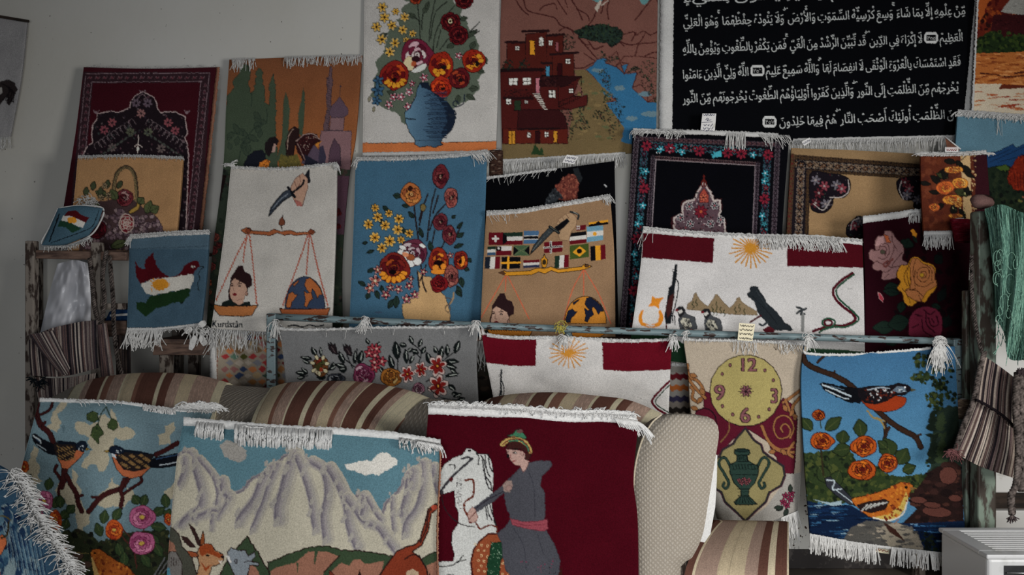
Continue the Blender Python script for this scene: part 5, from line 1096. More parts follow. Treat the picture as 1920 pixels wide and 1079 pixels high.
def d_clock(A):
    A.T(1260, 600, .4437)
    K = (46, 26, 34); Rd = (104, 32, 52); BE = (156, 112, 72)
    A.poly([(130, 300), (160, 310), (200, 400), (310, 450), (420, 400), (470, 330), (510, 360), (530, 420), (520, 600), (515, 650), (470, 655), (440, 580), (420, 560), (410, 520), (350, 480), (310, 456), (265, 500), (205, 560), (190, 575), (130, 560), (70, 560), (60, 480), (95, 440), (100, 390), (135, 370)], Rd, (60, 20, 34), 3)
    A.poly([(-20, 800), (-20, 600), (190, 575), (196, 690), (220, 760), (310, 855), (400, 790), (470, 690), (475, 650), (515, 652), (560, 640), (560, 900), (0, 900)], (160, 156, 150))
    Q = [(310, 460), (345, 510), (375, 530), (385, 560), (410, 580), (470, 620), (475, 660), (460, 700), (410, 730), (395, 770), (350, 810), (310, 850), (270, 810), (225, 770), (210, 730), (165, 700), (150, 660), (160, 600), (200, 580), (215, 550), (260, 525), (275, 500)]
    A.poly(Q, None, (90, 40, 60), 14); A.poly(Q, (148, 138, 98), (56, 54, 58), 8)
    A.ell(312, 300, 153, 152, (168, 156, 104), 0, K, 4)
    N = (136, 92, 96)
    for t, x, y, sx in (('12', 280, 217, 1.02), ('9', 177, 338, 1.1), ('3', 414, 352, .82), ('6', 286, 434, 1.05)):
        for w, c in ((3.2, K), (.9, N)): A.text(t, x, y, 62 if t != '12' else 54, c, sx=sx, bold=w) if w < 2 else [A.text(t, x+dx, y+dy, 62 if t != '12' else 54, K, sx=sx, bold=2.2) for dx in (-2, 2) for dy in (-2.4, 2.4)]
    for x, y in ((245, 192), (393, 214), (212, 229), (428, 256), (213, 365), (411, 379), (256, 401), (366, 411)): A.ell(x, y, 6, 7, N, 0, K, 3)
    for i in range(8):
        a = i*PI/4+PI/8; A.leaf(312+math.cos(a)*2, 301+math.sin(a)*2, 24, math.degrees(a), 6, N, K, 2.4)
    for i in range(4):
        a = i*PI/4; A.line([(312-math.cos(a)*32, 303-math.sin(a)*34), (312+math.cos(a)*32, 303+math.sin(a)*34)], 2.4, K, sm=False)
    # scrolls
    for p in ([(65, 190), (70, 240), (110, 260), (135, 310), (110, 350)], [(70, 250), (100, 290), (140, 330)], [(60, 215), (85, 250)], [(100, 345), (85, 330), (90, 300), (80, 285)], [(540, 300), (500, 330), (470, 350)], [(540, 330), (510, 370), (520, 420)], [(480, 340), (500, 390), (525, 410)], [(515, 560), (470, 560), (430, 540), (400, 500), (380, 450)], [(515, 520), (490, 560), (510, 580)]):
        A.line(p, 15, K); A.line(p, 11, BE)
    A.line([(500, 500), (515, 460), (500, 420), (470, 405), (440, 420), (430, 460), (450, 500), (490, 495), (500, 465), (480, 440), (460, 455), (468, 475)], 9, K); A.line([(500, 500), (515, 460), (500, 420), (470, 405), (440, 420), (430, 460), (450, 500), (490, 495), (500, 465), (480, 440), (460, 455), (468, 475)], 6, BE)
    A.line([(380, 450), (400, 500), (450, 545), (515, 540)], 6, BE); A.line([(240, 420), (240, 470), (205, 520)], 4, (140, 110, 70)); A.line([(100, 385), (140, 375), (175, 395), (190, 440)], 5, K)
    for x, y, a in ((440, 555, 170), (460, 550, 40), (515, 380, 120), (470, 360, 60), (75, 230, 20), (120, 290, 60), (130, 330, 140), (110, 380, 200)): A.leaf(x, y, 34, a, 10, BE, K, 2.5)
    # urn
    G, GD = (54, 76, 68), (22, 32, 32)
    for sg, cx in ((-1, 300), (1, 308)):
        P = [(cx+sg*45, 640), (cx+sg*70, 590), (cx+sg*90, 585), (cx+sg*102, 610), (cx+sg*80, 650), (cx+sg*60, 690), (cx+sg*70, 712), (cx+sg*84, 705), (cx+sg*80, 690)]
        A.line(P, 13, GD); A.line(P, 8, G)
    A.poly([(265, 550), (325, 550), (330, 565), (318, 575), (320, 595), (345, 610), (366, 620), (365, 650), (350, 690), (325, 718), (322, 745), (345, 765), (360, 780), (340, 782), (270, 782), (262, 770), (292, 745), (290, 718), (262, 690), (245, 650), (243, 612), (272, 600), (275, 575), (262, 565)], G, GD, 4)
    A.ell(296, 552, 30, 7, (40, 58, 54), 0, GD, 3)
    for y in (572, 600, 612, 632, 655, 716, 728, 744): A.line([(250 if 600 < y < 660 else 278, y), (362 if 600 < y < 660 else 326, y)], 3, GD, sm=False)
    for i in range(9): A.line([(255+i*13, 613), (260+i*13, 630)], 3, GD, sm=False)
    for i in range(6): A.line([(280+i*7, 575), (278+i*8, 600)], 3, GD, sm=False); A.line([(285+i*6, 745), (270+i*14, 775)], 3, GD, sm=False)
    for x, y in ((285, 680), (305, 675), (325, 680), (295, 690), (315, 690)): A.daisy(x, y, 11, (150, 90, 96), (100, 40, 50), 5, GD, 2)
    for x, y in ((480, 745), (500, 760), (485, 785), (505, 735), (470, 770)): A.daisy(x, y, 15, (150, 62, 92), (100, 30, 54), 5, (60, 20, 36), 2.5)
    for x, y, a in ((500, 730, -90), (470, 790, 150), (465, 795, 180), (490, 800, 120)): A.leaf(x, y, 34, a, 10, (56, 66, 58), (34, 34, 36), 2.5)
    A.line([(430, 115), (440, 128)], 3, (90, 80, 70), sm=False)
def bird_perched(A, P, back, belly, wing, head, oc, bw=3):
    for pts, c in P: A.poly(pts, c, oc, bw, sm=True)
def d_bluebirds(A):
    A.T(1480, 620, .4255)
    def sky(x, y):
        f = np.clip((y-660)/240, 0, 1)[:, None]; return np.array([72, 116, 158])*(1-f)+np.array([92, 140, 176])*f
    A.rect(30, 60, 800, 700, sky)
    br = (66, 46, 36)
    for p, w in (([(60, 110), (75, 145), (130, 175), (200, 200), (260, 235), (295, 265)], 26), ([(125, 140), (160, 105)], 13), ([(385, 350), (440, 400), (500, 440), (555, 470), (580, 515)], 26), ([(420, 410), (425, 450), (415, 495)], 18), ([(440, 430), (420, 470)], 14), ([(545, 470), (580, 458)], 10), ([(180, 195), (200, 180)], 8)):
        A.line(p, w, (40, 28, 24)); A.line(p, w*.7, br)
    gr = [(60, 74, 44), (44, 58, 36), (78, 88, 48), (34, 44, 32)]
    for reg, n in (([(540, 110), (600, 100), (640, 120), (620, 170), (560, 160)], 50), ([(530, 210), (580, 180), (620, 190), (600, 235)], 40), ([(640, 220), (690, 230), (690, 260), (640, 260)], 30), ([(600, 290), (640, 275), (680, 300), (670, 350), (620, 350)], 50), ([(620, 120), (720, 110), (740, 330), (640, 300)], 70), ([(650, 340), (740, 350), (740, 600), (600, 600), (640, 480)], 120)):
        A.blobs(reg, gr, n, 2, 5)
    A.poly([(650, 360), (700, 330), (760, 340), (770, 640), (600, 640), (640, 560), (620, 500)], (52, 66, 56), None, 0, jag=2)
    for i in range(60): A.leaf(640+(i*37 % 110), 350+(i*53 % 260), 46, 120+(i*29 % 70), 9, [(38, 50, 40), (66, 80, 56), (46, 60, 52)][i % 3])
    # bushes
    B = [(55, 545), (100, 540), (200, 530), (280, 540), (300, 600), (400, 600), (440, 640), (600, 640), (640, 700), (560, 740), (300, 760), (80, 760), (60, 640)]
    A.poly(B, (58, 72, 42), None, 0, jag=2); A.blobs(B, gr+[(84, 92, 50)], 320, 2, 6)
    for x, y, L, a, w in ((100, 440, 70, -130, 24), (160, 440, 90, -40, 26), (320, 470, 80, -100, 30), (230, 500, 60, -80, 30), (270, 520, 80, 170, 30), (450, 560, 90, -110, 40), (480, 590, 80, -60, 34), (430, 520, 50, -140, 20), (500, 620, 60, -20, 24), (130, 600, 90, 60, 30), (220, 620, 80, 110, 30)): A.leaf(x, y, L, a, w, gr[int(x) % 2], (34, 44, 30), 4, (84, 92, 54))
    A.line([(140, 430), (135, 390)], 6, (60, 70, 40)); A.line([(140, 530), (150, 640)], 8, (60, 54, 36))
    OR = [(176, 88, 34), (204, 120, 40), (140, 58, 30), (190, 104, 36)]
    for x, y, rx, ry, sd in ((130, 374, 30, 24, 1), (145, 488, 54, 40, 2), (330, 512, 60, 46, 3), (435, 585, 46, 42, 4), (320, 615, 62, 46, 5)):
        A.petals(x, y, rx, OR, (70, 24, 20), 4, ry=ry, seed=sd); A.ell(x, y, rx*.22, ry*.2, (100, 30, 24))
    # stones and water
    S = [(560, 700), (620, 620), (700, 580), (760, 600), (770, 860), (500, 850), (560, 790), (530, 750)]
    A.poly(S, (50, 34, 32)); A.blobs(S, [(70, 46, 42), (40, 28, 28), (58, 38, 36), (84, 54, 46)], 60, 4, 12, sq=.7)
    for x, y, rx, ry in ((570, 748, 38, 16), (650, 800, 66, 24), (700, 640, 40, 40), (630, 770, 40, 14), (730, 740, 30, 16)): A.ell(x, y, rx, ry, (104, 66, 58), .1, (40, 26, 26), 4)
    A.poly([(75, 750), (150, 770), (270, 770), (370, 830), (470, 850), (560, 850), (780, 840), (790, 1010), (70, 1000)], (22, 42, 80))
    A.blobs([(75, 760), (300, 780), (480, 860), (780, 850), (790, 990), (80, 990)], [(28, 58, 106), (16, 30, 62), (40, 82, 128)], 150, 5, 18, sq=.1)
    A.blobs([(75, 760), (270, 790), (250, 900), (80, 900)], [(130, 156, 172), (60, 104, 146)], 18, 3, 12, sq=.12); A.blobs([(520, 850), (780, 870), (780, 970), (640, 970)], [(70, 120, 170), (120, 150, 180)], 14, 3, 12, sq=.1)
    A.poly([(100, 745), (190, 775), (230, 770), (230, 750), (180, 760)], (150, 168, 176))
    K = [(240, 920), (270, 870), (340, 840), (430, 840), (520, 860), (570, 900), (600, 990), (440, 990), (380, 960), (240, 930)]
    A.poly(K, (92, 90, 86)); A.poly([(380, 870), (470, 845), (560, 890), (600, 985), (470, 985), (420, 930)], (140, 132, 118)); A.blobs(K, [(80, 78, 76), (104, 100, 94), (150, 140, 126)], 60, 3, 9, sq=.4)
    A.poly([(410, 840), (470, 880), (510, 930), (440, 890)], (70, 44, 36)); A.blobs([(580, 890), (640, 900), (700, 990), (600, 985)], [(40, 50, 38), (24, 32, 32)], 50, 2, 5)
    # birds
    N, W = (22, 24, 32), (170, 180, 186)
    A.poly([(135, 235), (150, 228), (220, 245), (300, 255), (330, 280), (310, 320), (260, 315), (200, 290), (150, 260)], N, (14, 14, 20), 3, sm=False, jag=1); A.line([(145, 240), (200, 260), (270, 290)], 7, W); A.line([(160, 262), (230, 295), (260, 302)], 5, W); A.line([(180, 245), (240, 262)], 4, (90, 110, 130))
    A.poly([(320, 300), (400, 280), (480, 290), (515, 300), (500, 335), (440, 358), (370, 352), (330, 325)], (158, 66, 30), (60, 26, 20), 3, sm=True)
    A.poly([(300, 256), (360, 245), (440, 245), (480, 232), (520, 240), (545, 262), (520, 275), (510, 285), (470, 285), (430, 310), (380, 325), (330, 318), (300, 290)], (34, 28, 34), N, 3, sm=False)
    A.blobs([(320, 260), (480, 260), (440, 310), (340, 315)], [(110, 46, 30), (26, 24, 30), (60, 36, 34), (180, 180, 180)], 70, 1, 2.6); A.poly([(455, 265), (480, 245), (510, 250), (515, 272), (480, 275)], (110, 124, 140)); A.blobs([(455, 265), (480, 245), (515, 272)], [N, W], 16, .8, 1.6); A.line([(345, 262), (400, 252), (440, 256)], 6, (150, 160, 170))
    A.poly([(535, 255), (560, 262), (538, 272)], (90, 86, 60)); A.ell(510, 252, 4, 4, (220, 220, 220)); A.line([(345, 355), (370, 385), (400, 395), (420, 430)], 8, (150, 130, 80)); A.line([(385, 385), (420, 400)], 6, (150, 130, 80))
    A.poly([(155, 650), (180, 645), (230, 690), (280, 745), (320, 780), (260, 765), (210, 730), (165, 690)], (60, 62, 72), N, 3); A.line([(165, 660), (200, 665), (190, 700), (230, 700)], 6, W); A.line([(200, 700), (280, 760)], 4, W)
    bd = [(275, 745), (330, 730), (400, 710), (450, 690), (490, 670), (530, 675), (545, 690), (530, 720), (515, 770), (480, 820), (430, 835), (360, 825), (310, 790)]
    A.poly(bd, (178, 106, 40), (60, 30, 22), 3, sm=True); A.poly([(515, 710), (525, 730), (515, 780), (480, 825), (430, 838), (370, 825), (440, 810), (490, 770)], (190, 166, 90)); A.line([(520, 750), (500, 810), (440, 838), (370, 826)], 7, (196, 192, 180))
    A.blobs(bd, [(150, 74, 34), (196, 130, 50), (120, 54, 30)], 80, 1.5, 3.4); A.poly([(300, 770), (350, 755), (420, 745), (440, 755), (420, 790), (360, 805), (310, 790)], (50, 36, 36), (24, 20, 24), 3)
    for i in range(6): A.line([(320+i*18, 795-i*6), (345+i*17, 768-i*2)], 6, (170, 170, 166), sm=False)
    A.ell(515, 692, 7, 7, (20, 16, 16)); A.poly([(530, 690), (568, 696), (535, 706)], (130, 100, 60)); A.line([(480, 835), (465, 850)], 5, (150, 100, 60))

# ============================================================ woven pictures, front row
def d_twobirds(A):
    A.T(0, 720, .3327)
    CL, BR, N = (164, 156, 136), (72, 34, 34), (24, 26, 36)
    for p in ([(340, 105), (385, 110), (350, 150), (320, 170), (345, 220), (320, 275), (290, 260), (255, 250), (290, 225), (285, 190), (310, 150)],
              [(430, 215), (480, 215), (500, 235), (560, 215), (560, 180), (590, 170), (620, 200), (620, 140), (650, 170), (665, 220), (680, 250), (730, 245), (765, 275), (750, 310), (690, 320), (650, 300), (640, 350), (610, 380), (615, 440), (590, 490), (560, 500), (540, 460), (510, 450), (490, 480), (455, 470), (470, 430), (500, 400), (520, 370), (490, 330), (500, 300), (450, 280), (420, 250)],
              [(925, 240), (985, 220), (985, 270), (960, 290), (960, 340), (900, 345), (890, 290), (930, 275)], [(190, 350), (215, 370), (200, 430), (230, 470), (215, 530), (240, 550), (150, 600), (150, 470)],
              [(410, 480), (440, 520), (430, 560), (460, 600), (455, 650), (470, 700), (510, 730), (500, 790), (470, 810), (455, 860), (435, 800), (425, 740), (400, 690), (370, 680), (360, 640), (330, 640), (310, 600), (330, 560), (400, 560)],
              [(640, 515), (640, 560), (700, 580), (750, 600), (760, 650), (720, 660), (700, 700), (640, 690), (600, 700), (560, 690), (520, 670), (540, 640), (600, 600)], [(925, 610), (980, 560), (1000, 520), (1000, 640), (940, 660)]):
        A.poly(p, CL, None, 0, jag=1.6)
    for p in ([(345, 240), (370, 235), (360, 280)], [(690, 560), (720, 600), (690, 620)]): A.poly(p, (96, 116, 124))
    # branches
    for p, w in (([(215, 90), (205, 150), (215, 200), (235, 240), (275, 275), (300, 330)], 28), ([(300, 95), (280, 145), (230, 175)], 13), ([(195, 180), (215, 200)], 10), ([(255, 215), (240, 240)], 12), ([(320, 460), (310, 490), (335, 530), (345, 570), (330, 600), (335, 645)], 14), ([(365, 480), (360, 530), (345, 580)], 34), ([(375, 520), (400, 570), (430, 620), (440, 670), (460, 720)], 24), ([(430, 640), (465, 630)], 12), ([(1000, 335), (940, 370), (880, 400)], 24), ([(795, 530), (795, 555), (740, 590), (700, 620)], 13), ([(720, 540), (680, 590), (600, 620), (550, 660), (500, 722)], 26), ([(700, 540), (680, 600), (690, 640), (680, 700)], 20), ([(520, 640), (550, 640)], 12)):
        A.line(p, w+5, (30, 18, 20)); A.line(p, w, BR)
    G = [(70, 84, 52), (50, 64, 42), (84, 96, 58)]
    A.line([(600, 130), (570, 170), (555, 220), (553, 240)], 7, (60, 76, 66)); A.line([(600, 135), (615, 170), (630, 210)], 7, (60, 76, 66))
    for P in ([(490, 170), (520, 155), (550, 165), (555, 200), (530, 220), (505, 210), (490, 200)], [(605, 230), (630, 195), (660, 210), (665, 245), (640, 265), (610, 250)], [(520, 250), (550, 225), (575, 260), (585, 285), (560, 300), (555, 340), (530, 315), (512, 290)]):
        A.poly(P, G[0], (30, 40, 30), 4); A.blobs(P, G, 10, 1, 3)
    # upper birds
    A.poly([(180, 290), (195, 280), (235, 310), (300, 340), (315, 400), (270, 395), (205, 350), (185, 320)], N, (14, 16, 24), 3); A.line([(190, 295), (225, 320), (230, 335)], 8, (170, 176, 176)); A.line([(205, 340), (260, 375)], 5, (150, 160, 165)); A.line([(200, 310), (225, 330)], 5, (60, 80, 110))
    A.poly([(315, 400), (340, 450), (350, 478), (385, 480), (440, 430), (475, 390), (460, 350), (400, 400)], (172, 104, 70), (30, 20, 22), 4)
    A.poly([(300, 345), (330, 322), (420, 330), (430, 370), (410, 420), (380, 435), (340, 430), (312, 400)], (46, 38, 38), N, 3); A.poly([(320, 322), (420, 328), (440, 345), (330, 340)], (22, 30, 46))
    for i in range(34): 
        x, y = 322+(i*37) % 98, 350+(i*23) % 76; A.line([(x, y), (x+10, y+8)], 5, (140, 112, 72), sm=False)
    A.poly([(425, 345), (450, 322), (480, 325), (492, 345), (490, 365), (465, 385), (432, 370)], (28, 38, 58), (14, 16, 24), 3); A.blobs([(430, 350), (480, 350), (465, 383), (435, 372)], [(170, 176, 180), (28, 38, 58)], 14, .8, 1.4); A.poly([(485, 362), (510, 368), (485, 378)], (140, 116, 60), (30, 20, 20), 2)
    A.poly([(850, 430), (880, 415), (1010, 390), (1010, 460), (900, 478), (840, 470)], N, (14, 16, 24), 3); A.line([(900, 460), (960, 450), (1005, 440)], 6, (170, 176, 180)); A.line([(880, 425), (1000, 400)], 6, (60, 84, 120))
    A.poly([(625, 390), (640, 440), (655, 480), (690, 520), (740, 535), (800, 520), (850, 470), (800, 440), (680, 400)], (172, 104, 70), (30, 20, 22), 4)
    A.poly([(660, 400), (700, 372), (780, 380), (870, 400), (850, 440), (820, 480), (760, 495), (700, 485), (670, 450), (650, 420)], (46, 38, 38), N, 3); A.poly([(700, 372), (780, 378), (870, 398), (780, 398), (700, 385)], (22, 30, 46))
    for i in range(46):
        x, y = 665+(i*41) % 170, 400+(i*29) % 80; A.line([(x, y), (x+14, y-7)], 5, (140, 112, 72), sm=False)
    A.poly([(612, 378), (625, 352), (660, 348), (695, 365), (705, 385), (680, 400), (650, 400), (625, 395)], (28, 38, 58), (14, 16, 24), 3); A.blobs([(640, 375), (690, 375), (660, 400)], [(170, 176, 180), (28, 38, 58)], 12, .8, 1.4); A.poly([(612, 372), (583, 380), (612, 390)], (140, 116, 60), (30, 20, 20), 2); A.poly([(625, 392), (650, 400), (655, 420), (630, 410)], (170, 176, 180))
    # roses and leaves
    B = [(60, 760), (200, 780), (280, 830), (360, 840), (440, 820), (520, 850), (560, 890), (640, 870), (700, 840), (800, 830), (950, 820), (960, 1100), (60, 1100)]
    A.poly(B, (52, 58, 40), None, 0, jag=2); A.blobs(B, [(44, 50, 36), (64, 68, 46), (36, 38, 32), (58, 54, 42), (76, 78, 50)], 320, 2, 6)
    L = [(135, 580, 80, -60), (110, 570, 60, -100), (180, 700, 90, -130), (160, 640, 80, -80), (270, 600, 70, -80), (300, 700, 80, -60), (340, 700, 70, -90), (340, 760, 70, -40), (360, 820, 60, -70), (380, 730, 60, -50), (570, 860, 80, -110), (580, 790, 80, -80), (640, 770, 80, -60), (800, 690, 70, -70), (780, 680, 60, -120), (860, 740, 80, -30), (850, 800, 90, 10), (840, 850, 90, 50), (660, 900, 90, 70), (700, 950, 90, 90), (940, 700, 80, -100), (930, 760, 60, -60), (800, 960, 90, 60), (870, 900, 90, 60), (250, 800, 60, 140)]
    for x, y, l, a in L: A.leaf(x, y, l, a, 26, (62, 78, 50), (34, 46, 34), 4, (88, 98, 62))
    for p in ([(130, 500), (125, 580)], [(230, 690), (215, 730)], [(250, 800), (290, 750)], [(690, 820), (740, 870)], [(680, 850), (720, 900)], [(810, 800), (810, 830)], [(760, 960), (770, 1040)]): A.line(p, 8, (90, 50, 44))
    PK, OR = [(172, 98, 130), (196, 128, 154), (150, 72, 108)], [(184, 92, 40), (204, 120, 52), (160, 66, 36)]
    for x, y, rx, ry, c, sd in ((135, 470, 30, 36, OR, 1), (130, 590, 28, 24, OR, 2), (248, 662, 54, 64, PK, 3), (218, 770, 40, 48, PK, 4), (312, 770, 36, 62, OR, 5), (800, 752, 78, 66, PK, 6), (798, 900, 80, 68, PK, 7), (645, 825, 52, 60, OR, 8), (950, 765, 26, 36, OR, 9)):
        A.petals(x, y, rx, c, (104, 36, 64) if c is PK else (120, 44, 26), 3.6, ry=ry, seed=sd, n=9); A.ell(x, y, rx*.2, ry*.18, (190, 160, 80), 0, (110, 60, 50), 2)
    # brown birds
    for x, y, rx, ry in ((375, 1020, 34, 26), (440, 970, 30, 24), (430, 1050, 60, 26), (490, 1020, 30, 20)): A.ell(x, y, rx, ry, (84, 66, 58), 0, (40, 34, 30), 4)
    for P, f in (([(270, 1000), (290, 940), (330, 905), (370, 910), (380, 935), (360, 970), (335, 1020), (330, 1090), (240, 1090)], 0), ([(510, 960), (520, 935), (560, 930), (600, 960), (660, 1000), (720, 1030), (770, 1090), (530, 1090), (530, 1020)], 1)):
        A.poly(P, (158, 92, 40), (60, 34, 26), 4); A.blobs(P, [(116, 54, 32), (180, 116, 50), (140, 76, 36)], 70, 1.2, 3)
    A.poly([(345, 950), (372, 930), (350, 1010), (330, 1060)], (190, 164, 110)); A.ell(355, 925, 6, 6, (20, 16, 16)); A.line([(380, 940), (430, 952), (500, 958)], 4, (120, 110, 70)); A.ell(535, 955, 6, 6, (20, 16, 16)); A.poly([(512, 970), (530, 1000), (560, 1080), (530, 1080)], (180, 150, 96))
    for i in range(7): A.line([(870+i*12, 1080-i*2), (930+i*8, 980+i*10)], 6, (40, 36, 40) if i % 2 else (110, 110, 112), sm=False)
def d_mountains(A):
    A.T(300, 760, .2957)
    CR, SH, S2 = (172, 166, 150), (122, 116, 124), (146, 140, 138)
    RG = [(90, 330), (175, 285), (190, 310), (240, 330), (270, 360), (300, 410), (350, 430), (385, 480), (420, 500), (445, 550), (480, 560), (530, 540), (560, 490), (600, 455), (650, 440), (690, 390), (740, 370), (780, 330), (850, 300), (890, 315), (930, 340), (1000, 380), (1050, 400), (1095, 450), (1110, 500), (1160, 570), (1230, 580), (1300, 572), (1330, 610), (1380, 680), (1405, 700), (1440, 610), (1490, 570), (1540, 500), (1560, 440), (1620, 400), (1680, 350), (1760, 380), (1800, 1100), (0, 1100), (60, 770)]
    A.poly(RG, CR, (140, 134, 134), 22, jag=1.6); A.line(RG[:-3], 9, (116, 110, 116), sm=False)
    def ridge(p, w, c=SH):
        for q, cc in ((3.4, (162, 156, 144)), (2.5, (152, 147, 140)), (1.7, S2), (1., (130, 124, 127)), (.35, (112, 106, 114))): A.line([(x+w*(q-1)*.38, y) for x, y in p], w*q, cc)
        for i in range(len(p)*3):
            x, y = p[int(i/3)]; A.ell(x+(i*37 % 9-4)*w*.25, y+(i*53 % 11-5)*6, w*.5, w*.8, (152, 147, 140), .3, jag=1)
    for p, w in (([(180, 310), (215, 400), (250, 520), (262, 600), (240, 660), (180, 700), (120, 760)], 24), ([(240, 340), (330, 450), (365, 560), (350, 650)], 16), ([(150, 340), (150, 420), (120, 500)], 20), ([(385, 480), (400, 560), (430, 580), (390, 660), (300, 680), (210, 720)], 22), ([(700, 400), (640, 480), (590, 600), (510, 700), (490, 745)], 26), ([(740, 380), (690, 500), (650, 620), (620, 690), (580, 790)], 18), ([(840, 310), (800, 420), (770, 540), (740, 640), (740, 730)], 30), ([(860, 330), (905, 440), (950, 590), (965, 700), (980, 790)], 22), ([(950, 360), (1030, 420), (1055, 560), (1030, 700), (1045, 850)], 24), ([(1060, 400), (1120, 500), (1170, 620), (1185, 740), (1210, 830), (1240, 900)], 26), ([(1175, 590), (1230, 660), (1290, 740), (1380, 780), (1430, 850), (1490, 930)], 24), ([(1280, 580), (1290, 640), (1280, 690)], 24), ([(1310, 590), (1360, 680), (1400, 730)], 16), ([(1470, 590), (1470, 700), (1480, 790)], 14), ([(1570, 440), (1560, 560), (1540, 640), (1530, 700)], 22), ([(1660, 370), (1660, 500), (1630, 640), (1560, 740), (1545, 820)], 22), ([(1730, 390), (1740, 480), (1760, 560)], 18), ([(1600, 420), (1590, 520)], 24), ([(330, 700), (320, 790)], 14), ([(440, 590), (360, 720)], 14)):
        ridge(p, w)
    A.poly([(690, 270), (560, 300), (300, 250), (100, 250)], None)
    C = [(375, 260), (420, 225), (480, 235), (545, 290), (545, 340), (490, 368), (455, 350), (410, 330)]
    A.poly(C, (150, 146, 140), None, 0, jag=1.6)
    A.poly([(1165, 380), (1250, 360), (1340, 350), (1380, 320), (1410, 298), (1440, 300), (1460, 325), (1500, 340), (1510, 370), (1470, 400), (1420, 420), (1390, 452), (1350, 440), (1290, 445), (1250, 425), (1190, 410)], (196, 192, 184), None, 0, jag=1.6)
    GR, RK, K = (66, 82, 60), (148, 108, 90), (50, 30, 28)
    A.poly([(40, 770), (80, 780), (120, 820), (140, 900), (200, 960), (240, 1100), (0, 1100)], (84, 84, 74), K, 6); A.poly([(50, 850), (90, 880), (110, 960), (50, 960)], RK)
    A.poly([(370, 1100), (420, 990), (480, 920), (520, 870), (552, 832), (580, 880), (620, 930), (650, 990), (720, 1100)], GR, K, 8, jag=1.4); A.poly([(560, 1010), (610, 1030), (640, 1100), (560, 1100)], RK)
    A.poly([(680, 1000), (760, 970), (860, 930), (950, 900), (1060, 895), (1150, 920), (1320, 930), (1480, 960), (1500, 1100), (700, 1100)], GR, K, 7, jag=1.2)
    A.poly([(700, 1060), (740, 1030), (860, 1000), (940, 930), (1000, 930), (1060, 930), (1130, 960), (1040, 1060), (1030, 1100), (700, 1100)], RK); A.poly([(1080, 1060), (1150, 1000), (1200, 1020), (1230, 980), (1270, 980), (1300, 1010), (1420, 990), (1400, 1100), (1060, 1100)], RK)
    A.poly([(980, 930), (1000, 930), (985, 1010), (975, 1010)], GR); A.poly([(865, 1000), (880, 1000), (872, 1070)], GR); A.line([(1140, 955), (1040, 1060)], 8, K)
    A.poly([(1640, 990), (1700, 950), (1780, 920), (1780, 1100), (1640, 1100)], GR, K, 6); A.poly([(1690, 1020), (1780, 980), (1780, 1100), (1690, 1100)], RK)
    BR = (132, 62, 40)
    A.poly([(1380, 1100), (1440, 1010), (1500, 930), (1560, 900), (1620, 885), (1650, 850), (1680, 740), (1700, 660), (1750, 625), (1765, 650), (1720, 690), (1700, 800), (1660, 890), (1600, 930), (1650, 970), (1690, 1040), (1700, 1100)], BR, K, 9, sm=False)
    A.poly([(1560, 1060), (1600, 1040), (1640, 1060), (1640, 1100), (1560, 1100)], (170, 150, 126)); A.line([(1550, 980), (1600, 950), (1650, 960)], 8, K); A.line([(1740, 640), (1700, 690), (1690, 780), (1650, 870)], 12, (70, 40, 34)); A.ell(1740, 650, 20, 16, (170, 80, 60))
    # goat and the grey one
    A.poly([(182, 755), (215, 780), (250, 850), (260, 895), (240, 890), (215, 830)], (66, 44, 42), K, 4); A.poly([(132, 832), (170, 840), (215, 885), (225, 905), (190, 900), (155, 870)], (66, 44, 42), K, 4); A.poly([(258, 850), (272, 800), (285, 850), (280, 890), (255, 890)], (140, 82, 46), K, 4)
    A.poly([(240, 920), (270, 880), (320, 880), (350, 920), (400, 950), (405, 985), (375, 1010), (330, 1025), (320, 1060), (300, 1100), (230, 1100), (250, 1010), (235, 960)], (168, 130, 96), K, 6, sm=False)
    A.poly([(250, 900), (290, 878), (325, 885), (350, 930), (395, 950), (380, 975), (330, 950), (300, 940), (270, 960), (250, 940)], (150, 76, 40)); A.poly([(165, 925), (230, 935), (245, 960), (200, 968)], (150, 84, 52), K, 5); A.ell(302, 955, 12, 8, (20, 16, 16)); A.poly([(255, 990), (290, 1030), (330, 1010), (290, 1060)], (150, 76, 40)); A.poly([(370, 990), (398, 985), (385, 1010)], (190, 180, 170)); A.ell(398, 962, 12, 9, (40, 24, 24))
    A.poly([(430, 930), (450, 905), (500, 925), (540, 920), (560, 960), (600, 930), (605, 960), (580, 990), (630, 1005), (620, 1022), (570, 1015), (560, 1060), (550, 1100), (480, 1100), (450, 1030), (425, 980)], (132, 138, 144), K, 6, sm=False)
    A.poly([(415, 950), (440, 960), (455, 1000), (440, 1000)], (190, 186, 180)); A.ell(482, 990, 8, 14, (110, 114, 120), 0, K, 4); A.line([(535, 1000), (560, 990), (600, 1000)], 6, K)
    A.poly([(40, 960), (60, 930), (100, 930), (140, 1000), (140, 1100), (20, 1100)], (120, 116, 112), K, 5); A.poly([(30, 1040), (60, 1030), (70, 1100), (20, 1100)], (90, 140, 160))
    for i in range(4): A.line([(75+i*14, 970), (72+i*15, 1020)], 4, K, sm=False)
    A.poly([(1070, 1090), (1075, 1050), (1100, 1070), (1120, 1100)], (120, 60, 44), K, 4); A.poly([(1250, 1100), (1265, 1040), (1280, 1100)], K)
    A.poly([(1700, 1100), (1710, 1060), (1720, 1100)], K)
